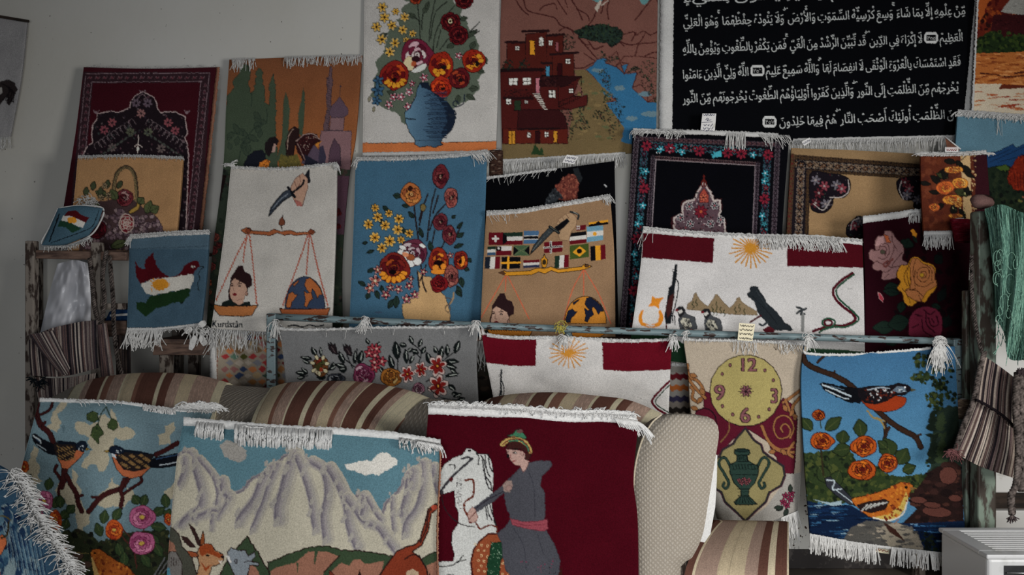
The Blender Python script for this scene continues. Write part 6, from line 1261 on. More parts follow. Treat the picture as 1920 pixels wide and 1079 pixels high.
def d_rider(A):
    A.T(780, 730, .3235)
    W, K = (186, 186, 182), (30, 24, 28)
    H = [(130, 500), (160, 440), (215, 400), (270, 380), (295, 342), (330, 350), (360, 375), (420, 378), (440, 430), (450, 500), (445, 590), (440, 660), (450, 760), (475, 830), (430, 860), (380, 900), (330, 960), (320, 1100), (130, 1100), (130, 1000), (215, 1000), (222, 960), (205, 900), (210, 830), (245, 780), (245, 720), (230, 680), (220, 590), (160, 610), (130, 580)]
    A.poly(H, W, K, 4)
    for p in ([(350, 370), (365, 400), (360, 440)], [(375, 385), (395, 420), (400, 500), (430, 540), (440, 590)], [(400, 385), (410, 470), (430, 510)], [(420, 380), (425, 440), (445, 480)], [(385, 400), (390, 460), (415, 560), (440, 590)], [(410, 650), (420, 720), (440, 760)], [(425, 640), (435, 700), (465, 790)], [(400, 660), (415, 760)]): A.line(p, 7, (44, 40, 44))
    A.line([(145, 590), (200, 520), (250, 470), (325, 405)], 14, (64, 62, 68)); A.line([(265, 405), (300, 395), (325, 405)], 10, (64, 62, 68)); A.ell(203, 525, 12, 14, (90, 34, 38)); A.ell(310, 358, 9, 7, K)
    A.line([(190, 440), (225, 440), (225, 465)], 6, K); A.ell(150, 600, 10, 14, (70, 66, 70)); A.blobs([(235, 520), (262, 505), (270, 620), (262, 720), (235, 640)], [(90, 86, 88), (140, 136, 134), (60, 56, 60)], 90, .5, 1.3)
    A.line([(285, 530), (325, 525), (335, 560), (330, 620), (285, 655), (280, 700), (310, 750)], 12, (110, 52, 36)); A.line([(345, 770), (370, 810), (400, 800), (430, 790), (465, 800), (470, 830)], 9, (110, 50, 36))
    A.line([(150, 620), (160, 680), (210, 750), (280, 790), (345, 800)], 6, (50, 38, 42)); A.line([(135, 1030), (200, 1025), (250, 1000), (290, 990)], 6, K); A.line([(245, 1000), (275, 965)], 6, K); A.line([(180, 1078), (215, 1078)], 5, K)
    # saddle cloth and rider
    SD = [(330, 1100), (318, 1000), (335, 930), (370, 880), (420, 840), (470, 840), (520, 870), (560, 1000), (620, 1100)]
    A.poly(SD, (150, 84, 54), (84, 34, 28), 10, sm=False)
    for i in range(38):
        x, y = 345+(i*53) % 230, 900+(i*37) % 180; A.ell(x, y, 6, 6, None, 0, (196, 170, 130), 3)
    A.poly([(435, 890), (500, 890), (520, 930), (490, 1000), (480, 1100), (410, 1100), (415, 1000), (430, 950)], (36, 74, 52), (24, 40, 32), 4, jag=1); A.blobs([(435, 890), (500, 890), (490, 1000), (480, 1100), (410, 1100)], [(150, 176, 150), (60, 110, 80)], 70, .4, .9)
    G, GD = (84, 84, 92), (66, 66, 76)
    A.poly([(470, 840), (520, 800), (545, 760), (540, 720), (520, 680), (510, 600), (450, 650), (350, 715), (325, 690), (400, 640), (500, 560), (560, 500), (600, 460), (650, 430), (730, 415), (780, 420), (790, 440), (760, 480), (730, 500), (720, 560), (745, 600), (748, 700), (745, 770), (760, 830), (810, 920), (835, 1000), (830, 1100), (560, 1100), (520, 1050), (500, 960), (500, 900)], G, GD, 3, jag=.8)
    A.line([(335, 700), (420, 640), (505, 595)], 6, (50, 44, 56)); A.line([(560, 500), (530, 560)], 4, GD); A.line([(640, 450), (680, 560), (690, 740)], 4, GD); A.line([(560, 800), (620, 900), (640, 1040)], 4, GD); A.line([(700, 830), (740, 960)], 4, GD)
    A.poly([(545, 750), (620, 770), (700, 768), (760, 755), (765, 810), (740, 825), (640, 810), (560, 790)], (150, 78, 88), (110, 50, 62), 3)
    for p in ([(570, 775), (640, 790), (750, 785)],): A.line(p, 4, (124, 56, 68))
    A.poly([(820, 1080), (845, 1030), (850, 1100)], (70, 30, 26)); A.blobs([(580, 990), (660, 1000), (640, 1060)], [(130, 60, 84), (60, 70, 70)], 14, .6, 1.6); A.blobs([(690, 1040), (800, 980), (820, 1070), (700, 1080)], [(130, 60, 84), (40, 30, 40)], 24, .6, 1.2)
    SK = (176, 148, 138)
    A.poly([(500, 560), (520, 535), (555, 530), (562, 560), (545, 598), (510, 595)], (150, 130, 122)); A.ell(538, 575, 18, 16, (160, 134, 126), 0, (120, 96, 92), 3)
    A.poly([(300, 720), (325, 680), (345, 700), (360, 750), (340, 775), (305, 770)], SK, (120, 80, 76), 3); A.line([(350, 710), (320, 740), (305, 770), (330, 780)], 5, (100, 40, 36))
    A.poly([(522, 350), (600, 355), (630, 370), (640, 410), (655, 420), (640, 460), (622, 485), (605, 445), (575, 442), (550, 415), (535, 385)], SK, (110, 76, 74), 3)
    A.poly([(520, 345), (540, 305), (600, 300), (655, 345), (668, 380), (655, 412), (630, 405), (640, 370), (612, 350), (560, 345)], (74, 38, 36), (40, 20, 22), 3)
    A.poly([(485, 320), (520, 288), (570, 278), (630, 290), (665, 330), (675, 370), (655, 378), (640, 340), (600, 310), (550, 305), (505, 335)], (176, 152, 96), (80, 40, 36), 5, sm=True); A.line([(500, 322), (550, 292), (610, 296), (650, 335), (664, 370)], 7, (110, 40, 40)); A.line([(540, 302), (600, 300), (640, 330), (655, 360)], 8, (70, 124, 96))
    A.poly([(530, 272), (560, 260), (580, 238), (605, 235), (625, 258), (640, 288), (590, 280)], (70, 124, 96), (50, 34, 34), 5, sm=True); A.ell(602, 246, 20, 10, (110, 80, 76)); A.ell(565, 278, 14, 6, (120, 90, 60))
    A.ell(533, 388, 10, 12, K); A.ell(572, 370, 12, 8, K); A.ell(574, 370, 4, 3, (200, 190, 180)); A.line([(555, 354), (590, 350)], 4, K); A.line([(520, 372), (535, 365)], 4, K); A.line([(552, 375), (548, 398), (560, 404)], 3, (140, 90, 86)); A.line([(560, 420), (580, 416)], 5, (150, 70, 74)); A.ell(615, 372, 9, 14, SK, 0, (100, 60, 58), 3)
def d_corner(A):
    A.T(0, 720, .3327)
    A.blobs([(-20, 650), (120, 760), (240, 1100), (-20, 1100)], [(64, 96, 126), (96, 126, 146), (46, 72, 112), (140, 156, 160), (34, 48, 84)], 260, 2, 9, sq=2.2)
    for i in range(26): A.line([(10+i*9, 780+i*6), (40+i*9, 900+i*8), (50+i*10, 1000+i*9)], 4, [(130, 150, 160), (40, 60, 100), (90, 120, 146)][i % 3])
    A.poly([(-20, 880), (10, 850), (35, 870), (38, 900), (10, 960), (-20, 980)], (196, 116, 76), (60, 34, 30), 4); A.line([(50, 780), (40, 850), (10, 870)], 12, (70, 60, 36)); A.line([(-10, 745), (30, 750), (60, 770)], 8, (110, 100, 60))
    A.poly([(-20, 1060), (0, 1060), (10, 1100), (-20, 1100)], (150, 60, 50))
def d_horse_cloth(A):
    A.T(0, 0, .3336)
    A.poly([(-60, 480), (0, 460), (45, 448), (85, 465), (100, 505), (75, 560), (50, 592), (35, 580), (40, 540), (0, 590), (-60, 570)], (38, 32, 32), None, 0, jag=1.5)
    for i in range(9): A.line([(10+i*6, 470+i*3), (50+i*4, 500+i*4), (45+i*5-(i % 3)*20, 560+i*3)], 5, (22, 18, 20))
    A.poly([(-60, 500), (10, 490), (15, 520), (-10, 540), (-60, 540)], (130, 126, 122))

# ============================================================ the room
WALL_Y = 3.92
def wall_material():
    m, N, L, P = new_mat('old_plaster')
    P.inputs['Roughness'].default_value = .85; P.inputs['Specular IOR Level'].default_value = .2
    tc = N.new('ShaderNodeTexCoord')
    n = N.new('ShaderNodeTexNoise'); n.inputs['Scale'].default_value = 1.6; n.inputs['Detail'].default_value = 6
    n2 = N.new('ShaderNodeTexNoise'); n2.inputs['Scale'].default_value = 34; n2.inputs['Detail'].default_value = 4
    sp = N.new('ShaderNodeTexNoise'); sp.inputs['Scale'].default_value = 60; sp.inputs['Detail'].default_value = 2
    for q in (n, n2, sp): L.new(tc.outputs['Object'], q.inputs['Vector'])
    cr = N.new('ShaderNodeValToRGB'); cr.color_ramp.elements[0].position = .35; cr.color_ramp.elements[1].position = .7
    cr.color_ramp.elements[0].color = (*lin((206, 203, 194)), 1); cr.color_ramp.elements[1].color = (*lin((214, 212, 206)), 1)
    L.new(n.outputs['Fac'], cr.inputs[0])
    # dark spots of dirt near the floor
    sx = N.new('ShaderNodeSeparateXYZ'); L.new(tc.outputs['Object'], sx.inputs[0])
    mr = N.new('ShaderNodeMapRange'); mr.inputs[1].default_value = .15; mr.inputs[2].default_value = .5; mr.inputs[3].default_value = .12; mr.inputs[4].default_value = 0
    L.new(sx.outputs['Z'], mr.inputs[0])
    ad = N.new('ShaderNodeMath'); ad.operation = 'ADD'; L.new(sp.outputs['Fac'], ad.inputs[0]); L.new(mr.outputs[0], ad.inputs[1])
    st = N.new('ShaderNodeMapRange'); st.inputs[1].default_value = .74; st.inputs[2].default_value = .78; L.new(ad.outputs[0], st.inputs[0])
    mx = N.new('ShaderNodeMix'); mx.data_type = 'RGBA'; mx.inputs[7].default_value = (*lin((60, 44, 34)), 1)
    L.new(st.outputs[0], mx.inputs[0]); L.new(cr.outputs[0], mx.inputs[6]); L.new(mx.outputs[2], P.inputs['Base Color'])
    b = N.new('ShaderNodeBump'); b.inputs['Strength'].default_value = .25; b.inputs['Distance'].default_value = .003
    L.new(n2.outputs['Fac'], b.inputs['Height']); L.new(b.outputs[0], P.inputs['Normal'])
    return m
M_WALL = wall_material()
mb = MB(); mb.box((-4, WALL_Y, -.05), (4, WALL_Y+.15, 3.4)); tag(mb.build('wall_back', M_WALL, smooth=False), kind='structure')
mb = MB(); mb.box((-4, -3, -.08), (4, WALL_Y+.15, 0)); tag(mb.build('floor', paint_mat('cement_floor', (120, 112, 102), (92, 84, 76), .6, scale=3, soft=.2), smooth=False), kind='structure')
mb = MB(); mb.box((-4, WALL_Y-.015, 0), (4, WALL_Y-.0005, .085)); tag(mb.build('baseboard_back', paint_mat('dark_skirting', (58, 52, 50), (90, 84, 80), .6), smooth=False, bevel=.004), kind='structure')

# ------------------------------------------------------------ metal pipe frame across the shop
M_PIPE = paint_mat('chipped_grey_green_paint', (112, 128, 132), (62, 48, 44), .42, 0, 26, .565, (1, 3, 3), .3, .012)
M_RUST = paint_mat('rusty_green_post', (122, 134, 122), (76, 66, 58), .5, .2, 16, .5, (2, 2, .7), .4, .05)
M_WOOD = paint_mat('worn_brown_wood', (126, 104, 92), (84, 68, 62), .7, 0, 9, .52, (1.2, 6, 6), .3, .12, .2)
M_WOODV = paint_mat('weathered_post_wood', (134, 126, 118), (70, 58, 52), .7, 0, 14, .53, (3, 3, 1.2), .4, .04, .2)
M_DARKW = paint_mat('dark_board_wood', (70, 58, 50), (44, 38, 34), .8, 0, 8, .5, (1, 5, 5), .3, .1, .2)
PY = 3.30
root = empty('pipe_frame', (at(1060, 0, PY)[0], PY, 0), 'chipped grey-green metal pipe rail running in front of the shelf of rugs', 'rail')
mb = MB(); mb.tube([at(505+(1798-505)*t, 594+(641-594)*t+3*math.sin(PI*t), PY) for t in np.linspace(0, 1, 14)], .0135, 14); mb.build('rail', M_PIPE, root)
for x, yt in ((510, 590), (1794, 638)):
    p = at(x, yt, PY); mb = MB(); w = .0175 if x < 1000 else .02
    mb.box((p[0]-w, p[1]-.016, 0), (p[0]+w, p[1]+.016, p[2]+.004)); mb.build('post', M_PIPE, root, smooth=False, bevel=.004)
p = at(1066, 612, PY-.0); mb = MB(); mb.tube([(p[0], p[1]+.02, .02), (p[0], p[1]+.02, p[2]-.01)], .015, 10); mb.build('post', M_PIPE, root)

# ------------------------------------------------------------ long wooden shelf behind the rail
TX0, TX1 = at(285, 0, 3.44)[0], at(1800, 0, 3.44)[0]
root = empty('wooden_shelf', ((TX0+TX1)/2, 3.62, 0), 'brown wooden shelf under the dove rug, mostly hidden by the rugs that stand on it', 'shelf')
mb = MB(); mb.box((TX0, 3.44, 1.030), (TX1, 3.86, 1.048)); mb.build('board', M_WOOD, root, smooth=False, bevel=.003)
mb = MB(); mb.box((TX0, 3.445, .985), (TX1, 3.465, 1.029)); mb.build('front_rail', M_WOOD, root, smooth=False, bevel=.003)
for x in (312, 905, 1275, 1790):
    for Y in (3.49, 3.80):
        X = at(x, 0, 3.49)[0]; mb = MB(); mb.box((X-.022, Y-.02, 0), (X+.022, Y+.02, 1.029)); mb.build('leg', M_WOODV, root, smooth=False, bevel=.004)

# ------------------------------------------------------------ left rack of old timber
RY = 3.44
root = empty('wooden_rack', (at(120, 0, RY)[0], RY+.1, 0), 'weathered wooden rack with two posts at the left wall', 'rack')
def post(xpx, ytop, w, Y, name='post', m=None):
    p = at(xpx, ytop, Y); mb = MB(); h = w/FPX*Y/2
    mb.box((p[0]-h, Y-.02, 0), (p[0]+h, Y+.02, p[2])); return mb.build(name, m or M_WOODV, root, smooth=False, bevel=.005)
post(60, 452, 17, RY); post(183, 455, 18, RY)
def bar(x0, y0, x1, y1, w, Y, name, m, d=.03):
    a, b = at(x0, y0, Y), at(x1, y1, Y); h = w/FPX*Y/2; mb = MB()
    V = [(x, Y+dy, z+dz) for (x, _, z) in (a, b) for dy in (0, d) for dz in (-h, h)]
    mb.add(V, [(0, 1, 3, 2), (4, 6, 7, 5), (0, 4, 5, 1), (2, 3, 7, 6), (0, 2, 6, 4), (1, 5, 7, 3)]); return mb.build(name, m, root, smooth=False, bevel=.004)
bar(66, 477, 236, 481, 16, RY-.012, 'top_bar', M_WOOD)
bar(69, 607, 236, 603, 14, RY+.26, 'cross_bar', M_DARKW); bar(176, 575, 236, 575, 12, RY-.01, 'cross_bar', M_WOODV)
bar(190, 617, 236, 617, 30, RY+.06, 'cross_bar', M_WOOD)
mb = MB(); a, b = at(64, 470, RY+.02), at(335, 470, RY+.02); mb.box((a[0], 3.525, 1.386), (b[0], 3.85, 1.399)); mb.build('shelf_board', M_WOOD, root, smooth=False, bevel=.003)
for xx in (64, 330): 
    p = at(xx, 470, 3.8); mb = MB(); mb.box((p[0]-.02, 3.8, 0), (p[0]+.02, 3.84, 1.385)); mb.build('post', M_WOODV, root, smooth=False, bevel=.004)

# right iron post
p = at(1843, 402, 3.18); root = empty('iron_post', (p[0], p[1], 0), 'rusty green iron post at the right between the dark rose rug and the green yarn', 'post')
mb = MB(); mb.box((p[0]-.034, p[1]-.03, 0), (p[0]+.034, p[1]+.03, p[2]+.01)); mb.build('upright', M_RUST, root, smooth=False, bevel=.008)
p2 = at(1822, 545, 3.24); mb = MB(); mb.box((p2[0]-.028, p2[1]-.01, 0), (p2[0]+.024, p2[1]+.02, p2[2])); mb.build('side_upright', M_RUST, root, smooth=False, bevel=.005)

# white board and shelf at the right
root = empty('white_cabinet', at(1900, 1079, 3.5)[:2]+(0,), 'white cabinet behind the green yarn with a dark gap between its doors', 'cabinet')
M_WHITE = paint_mat('white_lacquer', (186, 184, 180), (160, 156, 150), .45, 0, 6, .6)
a, b = at(1848, 535, 3.45), at(2060, 925, 3.45); mb = MB(); mb.box((a[0], 3.45, b[2]), (b[0], 3.85, a[2])); mb.build('upper_door', M_WHITE, root, smooth=False, bevel=.006)
a, b = at(1848, 958, 3.45), at(2060, 1079, 3.45); mb = MB(); mb.box((a[0], 3.45, .04), (b[0], 3.85, a[2])); mb.build('lower_door', M_WHITE, root, smooth=False, bevel=.006)
a, b = at(1850, 920, 3.47), at(2060, 962, 3.47); mb = MB(); mb.box((a[0], 3.48, b[2]), (b[0], 3.84, a[2])); mb.build('middle_rail', M_DARKW, root, smooth=False)
a, b = at(1848, 525, 3.44), at(2060, 537, 3.44); mb = MB(); mb.box((a[0], 3.43, b[2]), (b[0], 3.86, a[2])); mb.build('top_edge', M_RUST, root, smooth=False)
mb = MB(); mb.box((at(1848, 0, 3.45)[0], 3.5, 0), (at(2060, 0, 3.45)[0], 3.84, .04)); mb.build('plinth', M_DARKW, root, smooth=False)

# ============================================================ rugs
M_TAN = fabric_mat('tan_backing', base=alb((150, 110, 90)))
# --- hanging on the wall
r = Rug('wall_hanging', 'white cloth with a dark horse tail pattern on the upper left wall', 'wall hanging',
        [(-60, 26), (0, 32), (52, 41)], [(-60, 262), (20, 256)], right=[(52, 41), (40, 150), (20, 256)], Y=(3.885, 3.885), bg=(118, 116, 116), white=150, draw=d_horse_cloth, gm=1.1, ripple=.003, thick=.006)
r.fringe('b', 0, 1, 60, (18, 26), r=.0015, mat=M_YARN)
mb = MB(); mb.tube([at(-60, 24, 3.872), at(0, 31, 3.872), at(54, 40, 3.872)], .006, 8); mb.build('hem', M_DARKW, r.root)
r = Rug('flower_rug', 'white rug with a blue vase of tall flowers and roses hanging high on the wall', 'rug',
        [(684, -70), (942, -70)], [(680, 292), (930, 288)], Y=(3.9, 3.885), bg=(151, 148, 144), white=152, draw=d_vase, ripple=.004)
r.fringe('b', 0, 1, 110, (16, 24)); r.selvedge('b', 0, 1, 6)
r = Rug('village_rug', 'rug with red hillside houses, rocks and a blue river hanging on the wall', 'rug',
        [(942, -70), (1234, -70)], [(942, 302), (1176, 288), (1230, 284)], left=[(942, -70), (938, 100), (942, 302)], Y=(3.89, 3.865), bg=(98, 84, 58), white=150, draw=d_village)
r.selvedge('b', 0, .8, 7, off=-4, out=3); r.fringe('b', 0, .8, 140, (18, 30), curl=.08, r=.0016)
r = Rug('calligraphy_rug', 'large black rug woven with lines of white Arabic script and numbered medallions', 'rug',
        [(1262, -90), (1838, -90)], [(1258, 268), (1804, 256)], right=[(1838, -90), (1829, 0), (1810, 200), (1804, 256)], Y=(3.89, 3.868), bg=(13, 14, 20), white=180, draw=d_script, step=1.15, ss=3, jit=.12, ripple=.003)
r.selvedge('l', 0, 1, 20, off=-18, out=4, name='side_lining'); r.selvedge('r', .2, .94, 16, off=-15, out=2, name='side_lining')
r.selvedge('b', .42, 1, 7, off=-4, out=4); r.fringe('b', .42, 1, 150, (16, 32), curl=.12, r=.0016)
r = Rug('autumn_rug', 'rug with autumn trees, thatched roof and orange ground at the upper right corner', 'rug',
        [(1836, -80), (2060, -80)], [(1822, 215), (2050, 235)], Y=(3.85, 3.835), bg=(110, 50, 34), white=185, draw=d_autumn)
r.selvedge('l', .1, 1, 3, out=1)

# --- leaning against the wall
r = Rug('prayer_rug', 'dark red prayer rug with a black floral arch leaning at the left wall', 'rug',
        [(157, 126), (280, 129), (408, 126)], [(106, 468), (372, 468)], left=[(157, 126), (140, 260), (106, 468)], right=[(408, 126), (392, 280), (372, 468)], Y=(3.86, 3.74), bg=(42, 10, 16), white=118, draw=d_prayer_red, gm=1.1)
r.fringe('t', .02, 1, 60, (4, 12), d=(.3, -.5), g=.1, curl=.8, r=.001); r.selvedge('r', 0, 1, 5, off=-3, out=1, mat=M_TAN, name='side_binding')
r = Rug('garden_rug', 'orange rug with green cypresses, a domed tower and figures leaning behind the white scales rug', 'rug',
        [(430, 112), (540, 108), (679, 104)], [(386, 627), (642, 627)], left=[(430, 112), (424, 200), (418, 320), (398, 480), (386, 627)], right=[(679, 104), (668, 250), (655, 330), (642, 480), (642, 627)], Y=(3.875, 3.74), bg=(110, 66, 38), white=140, draw=d_orange, gm=1.1)
for a, b, n, L in ((.02, .2, 34, (12, 28)), (.42, .60, 40, (10, 24)), (.6, .68, 16, (14, 20)), (.7, 1., 70, (10, 22))): r.fringe('t', a, b, n, L, d=(-.1, .5), rand=.15, g=.15, curl=.25, r=.0014, dy=-2)
r = Rug('black_floral_prayer_rug', 'black prayer rug with a turquoise and red flowered border and white mihrab motif', 'rug',
        [(1187, 244), (1340, 248), (1480, 254)], [(1160, 630), (1466, 630)], left=[(1187, 244), (1176, 440), (1160, 630)], right=[(1480, 254), (1467, 430), (1460, 630)], Y=(3.805, 3.66), bg=(11, 11, 17), white=160, draw=d_prayer_blue, step=1.3, jit=.3)
r.selvedge('t', 0, .93, 6, out=3); r.fringe('t', .1, .32, 50, (8, 22), d=(.4, -.3), g=.25, curl=.6); r.fringe('t', .60, .72, 34, (20, 34), d=(0, .6), g=.3, curl=.15); r.fringe('t', .8, 1., 26, (14, 34), d=(.5, .2), g=.2, curl=.5)
r.fringe('t', 0, .1, 16, (8, 22), d=(-1, .2), g=.3, curl=.6)
r = Rug('floral_border_rug', 'beige rug with flowered corner pieces and a dark patterned border behind the flag rug', 'rug',
        [(1484, 278), (1600, 282), (1780, 292)], [(1464, 626), (1760, 626)], Y=(3.80, 3.69), bg=(128, 106, 78), white=160, draw=d_pattern_beige, step=1.3, jit=.3)
r = Rug('mountain_rug', 'rug with pale sky, blue mountains and a red tree at the right edge', 'rug',
        [(1796, 212), (1860, 216), (2050, 232)], [(1778, 470), (2040, 480)], Y=(3.80, 3.70), bg=(98, 130, 148), white=185, draw=d_mount_right)
r.selvedge('t', 0, 1, 8, off=-2, out=4); r.fringe('t', 0, 1, 190, (10, 22), d=(-.6, -.6), g=.35, curl=.5, r=.0016, dy=-2); r.fringe('t', .28, .34, 4, (36, 52), d=(0, .6), g=.2, curl=.1, r=.001)
r = Rug('fruit_basket_rug', 'beige rug with a fruit basket leaning on the dark red prayer rug', 'rug',
        [(146, 294), (240, 292), (344, 296)], [(126, 471), (328, 471)], left=[(146, 294), (138, 380), (126, 471)], right=[(344, 296), (336, 400), (328, 471)], Y=(3.70, 3.62), bg=(142, 112, 80), white=150, draw=d_basket)
r.selvedge('t', 0, 1, 3); r.fringe('t', 0, 1, 90, (4, 9), d=(.3, -.3), g=.3, curl=.5, r=.0013)
r = Rug('black_knife_rug', 'black rug with a hand holding a dagger, mostly hidden behind the tan flags rug', 'rug',
        [(912, 334), (1000, 322), (1080, 312), (1152, 302)], [(905, 628), (1160, 628)], Y=(3.77, 3.68), bg=(11, 11, 17), white=185, draw=d_knife_black)
r.selvedge('t', 0, .55, 3); r.fringe('t', 0, .6, 26, (6, 22), d=(-.3, .2), g=.2, curl=.5, r=.001)
r = Rug('blue_bouquet_rug', 'blue rug with a tan vase of roses and yellow daisies standing on the shelf', 'rug',
        [(667, 297), (760, 296), (860, 290), (914, 282)], [(654, 631), (903, 631)], left=[(667, 297), (662, 450), (654, 631)], right=[(914, 282), (908, 450), (903, 631)], Y=(3.72, 3.60), bg=(70, 104, 130), white=176, draw=d_blueflowers, jit=.4)
r.selvedge('t', 0, 1, 5, out=2); r.fringe('t', 0, .85, 80, (4, 9), d=(.3, -.3), g=.3, curl=.5, r=.0012); r.fringe('t', .86, 1, 36, (12, 28), d=(.5, .1), g=.25, curl=.35); r.fringe('t', 0, .03, 8, (14, 24), d=(-.4, .6), g=.2)
r = Rug('white_scales_rug', 'white rug with a dagger over scales weighing a portrait against a globe, lettered below', 'rug',
        [(433, 313), (530, 316), (632, 306)], [(396, 616), (480, 622), (632, 626)], left=[(433, 313), (420, 440), (396, 616)], right=[(632, 306), (631, 400), (627, 520), (622, 626)], Y=(3.67, 3.392), bg=(160, 156, 150), white=164, draw=d_scales, jit=.4)
r.selvedge('t', 0, 1, 4); r.fringe('t', 0, 1, 60, (4, 10), d=(.2, -.5), g=.3, curl=.6, r=.0012); r.fringe('b', 0, .42, 50, (22, 40), d=(-.25, .8), g=.06, curl=.3, r=.0017); r.fringe('t', .95, 1, 22, (10, 24), d=(.6, .3), g=.25)
r.fringe('t', 0, .05, 26, (8, 22), d=(-.5, -.5), g=.1, curl=.5, r=.002); r.fringe('b', .42, .98, 40, (8, 18), curl=.3)
r = Rug('tan_flags_rug', 'tan rug with a dagger, rows of national flags and golden scales', 'rug',
        [(912, 398), (980, 393), (1060, 380), (1144, 366)], [(900, 634), (1154, 632)], left=[(912, 398), (906, 500), (900, 634)], right=[(1144, 366), (1152, 480), (1154, 632)], Y=(3.66, 3.53), bg=(142, 116, 90), white=178, draw=d_flags, step=1.15, ss=3, jit=.25)
r.selvedge('t', 0, 1, 7, out=2); r.fringe('t', 0, 1, 90, (4, 10), d=(.2, -.4), g=.3, curl=.6, r=.0012); r.fringe('t', 0, .25, 10, (12, 26), d=(.3, .5), g=.1, curl=.3, r=.001); r.fringe('t', .93, 1, 22, (10, 22), d=(.5, .3), g=.2)
r = Rug('large_flag_rug', 'large white flag rug with red panels, sun, rifle, partridges and mountains behind the rail', 'rug',
        [(1206, 428), (1300, 436), (1420, 442), (1520, 444), (1617, 452)], [(1180, 664), (1300, 682), (1622, 692)], left=[(1206, 428), (1201, 500), (1182, 640), (1180, 664)], right=[(1617, 452), (1620, 560), (1622, 692)], Y=(3.53, 3.372), bg=(192, 189, 187), white=196, draw=d_flagrug, jit=.4, ripple=.004)
r.selvedge('t', 0, 1, 9, out=3); r.fringe('t', .52, .9, 170, (18, 40), d=(.25, .3), rand=.15, g=.16, curl=.3, r=.0017, lift=.02); r.fringe('t', 0, 1, 90, (4, 9), d=(.2, -.4), g=.3, curl=.6, r=.0013); r.fringe('t', 0, .06, 5, (30, 44), d=(-.3, .7), g=.1, curl=.2, r=.001)
r = Rug('dark_rose_rug', 'dark maroon rug with large pink and yellow roses at the right', 'rug',
        [(1618, 412), (1680, 404), (1728, 398), (1822, 402)], [(1622, 664), (1810, 668)], Y=(3.58, 3.402), ripple=.002, bg=(44, 8, 18), white=170, draw=d_redroses, left=[(1618, 412), (1622, 540), (1622, 664)])
r.selvedge('t', 0, .56, 10, out=3, off=-3); r.fringe('t', .42, .56, 34, (10, 24), d=(.1, .5), g=.3, curl=.2)
r = Rug('small_rose_rug', 'small brown and maroon rug with yellow roses hanging at the upper right', 'rug',
        [(1726, 290), (1790, 290), (1850, 287)], [(1732, 441), (1860, 438)], left=[(1726, 290), (1728, 370), (1732, 441)], right=[(1850, 287), (1855, 360), (1860, 438)], Y=(3.56, 3.50), bg=(98, 50, 34), white=178, draw=d_smallroses, jit=.35)
r.selvedge('t', 0, 1, 3, out=5); r.fringe('t', 0, .98, 70, (8, 24), d=(-.8, -.6), g=.2, curl=.4); r.fringe('t', .9, 1, 24, (8, 20), d=(1, -.1), g=.05, curl=.3); r.selvedge('b', 0, .42, 7, out=3); r.fringe('b', 0, .42, 60, (18, 30), curl=.1)
r = Rug('dove_rug', 'blue rug with a red, white and green dove hanging over the shelf at the left', 'rug',
        [(243, 443), (320, 437), (393, 434)], [(238, 619), (300, 618), (378, 610)], left=[(243, 443), (241, 530), (238, 619)], right=[(393, 434), (388, 520), (378, 610)], Y=(3.50, 3.39), bg=(72, 94, 112), white=178, draw=d_dove, jit=.8)
r.selvedge('t', 0, 1, 6, out=3); r.fringe('t', 0, 1, 60, (3, 8), d=(.3, -.4), g=.3, curl=.6, r=.0013); r.fringe('t', 0, .05, 16, (10, 24), d=(-.5, .6), g=.1)
r.selvedge('b', 0, 1, 4, out=3); r.fringe('b', 0, .5, 60, (26, 42), d=(-.15, .9), g=.02, curl=.35, r=.0019); r.fringe('b', .5, .95, 20, (4, 10), curl=.5)
# --- hung below the rail
r = Rug('diamond_kilim', 'cream kilim with small coloured diamonds below the white scales rug', 'rug',
        [(396, 622), (450, 621), (548, 622)], [(398, 770), (552, 770)], Y=(3.428, 3.428), ripple=.001, bg=(142, 132, 118), white=168, draw=d_diamonds, mat=M_FLAT)
r.fringe('t', .2, 1, 60, (4, 12), d=(.2, .2), g=.2, curl=.7, r=.0014, lift=.002); r.fringe('t', 0, .25, 26, (20, 60), d=(-.1, .8), g=.1, curl=.3, r=.0014, lift=.002); r.selvedge('l', 0, 1, 10, off=-1, out=2, name='side_lining')
r = Rug('zigzag_kilim', 'cream kilim with red, orange and purple zigzag bands beside the clock rug', 'rug',
        [(1236, 664), (1330, 666)], [(1236, 860), (1330, 860)], Y=(3.426, 3.426), ripple=.001, bg=(146, 140, 134), white=178, draw=d_zigzag, mat=M_FLAT)
r.selvedge('t', 0, 1, 5, off=18, out=2); r.fringe('t', 0, 1, 34, (4, 10), d=(.2, -.3), g=.3, curl=.6, dy=17)
r = Rug('dark_leaf_kilim', 'dark green and brown kilim in the gap right of the grey flower rug', 'rug',
        [(884, 640), (946, 640)], [(884, 800), (946, 800)], Y=(3.426, 3.426), ripple=.001, bg=(62, 56, 50), white=170, mat=M_FLAT,
        draw=lambda A: A.blobs([(880, 636), (950, 636), (950, 800), (880, 800)], [(40, 36, 34), (54, 60, 48), (30, 28, 28), (84, 72, 62)], 60, 4, 9, sq=.5))
r.fringe('t', 0, 1, 30, (30, 60), d=(0, 1), g=.02, curl=.25)
r = Rug('grey_flower_rug', 'grey rug with a spray of red, pink and orange flowers tied to the rail', 'rug',
        [(524, 608), (530, 616), (600, 617), (690, 614), (760, 613), (840, 613), (896, 610)], [(540, 800), (900, 800)], left=[(524, 608), (534, 700), (540, 800)], right=[(896, 610), (894, 680), (900, 800)], Y=(3.262, 3.23), bg=(118, 118, 118), white=188, draw=d_grayflowers, jit=.4, ripple=.006)
r.selvedge('t', .02, 1, 4, out=1); r.fringe('t', 0, 1, 60, (3, 8), d=(.3, -.2), g=.3, curl=.6, r=.001); r.fringe('t', .05, .95, 5, (14, 24), d=(0, 1), g=.1, curl=.2, r=.0012)
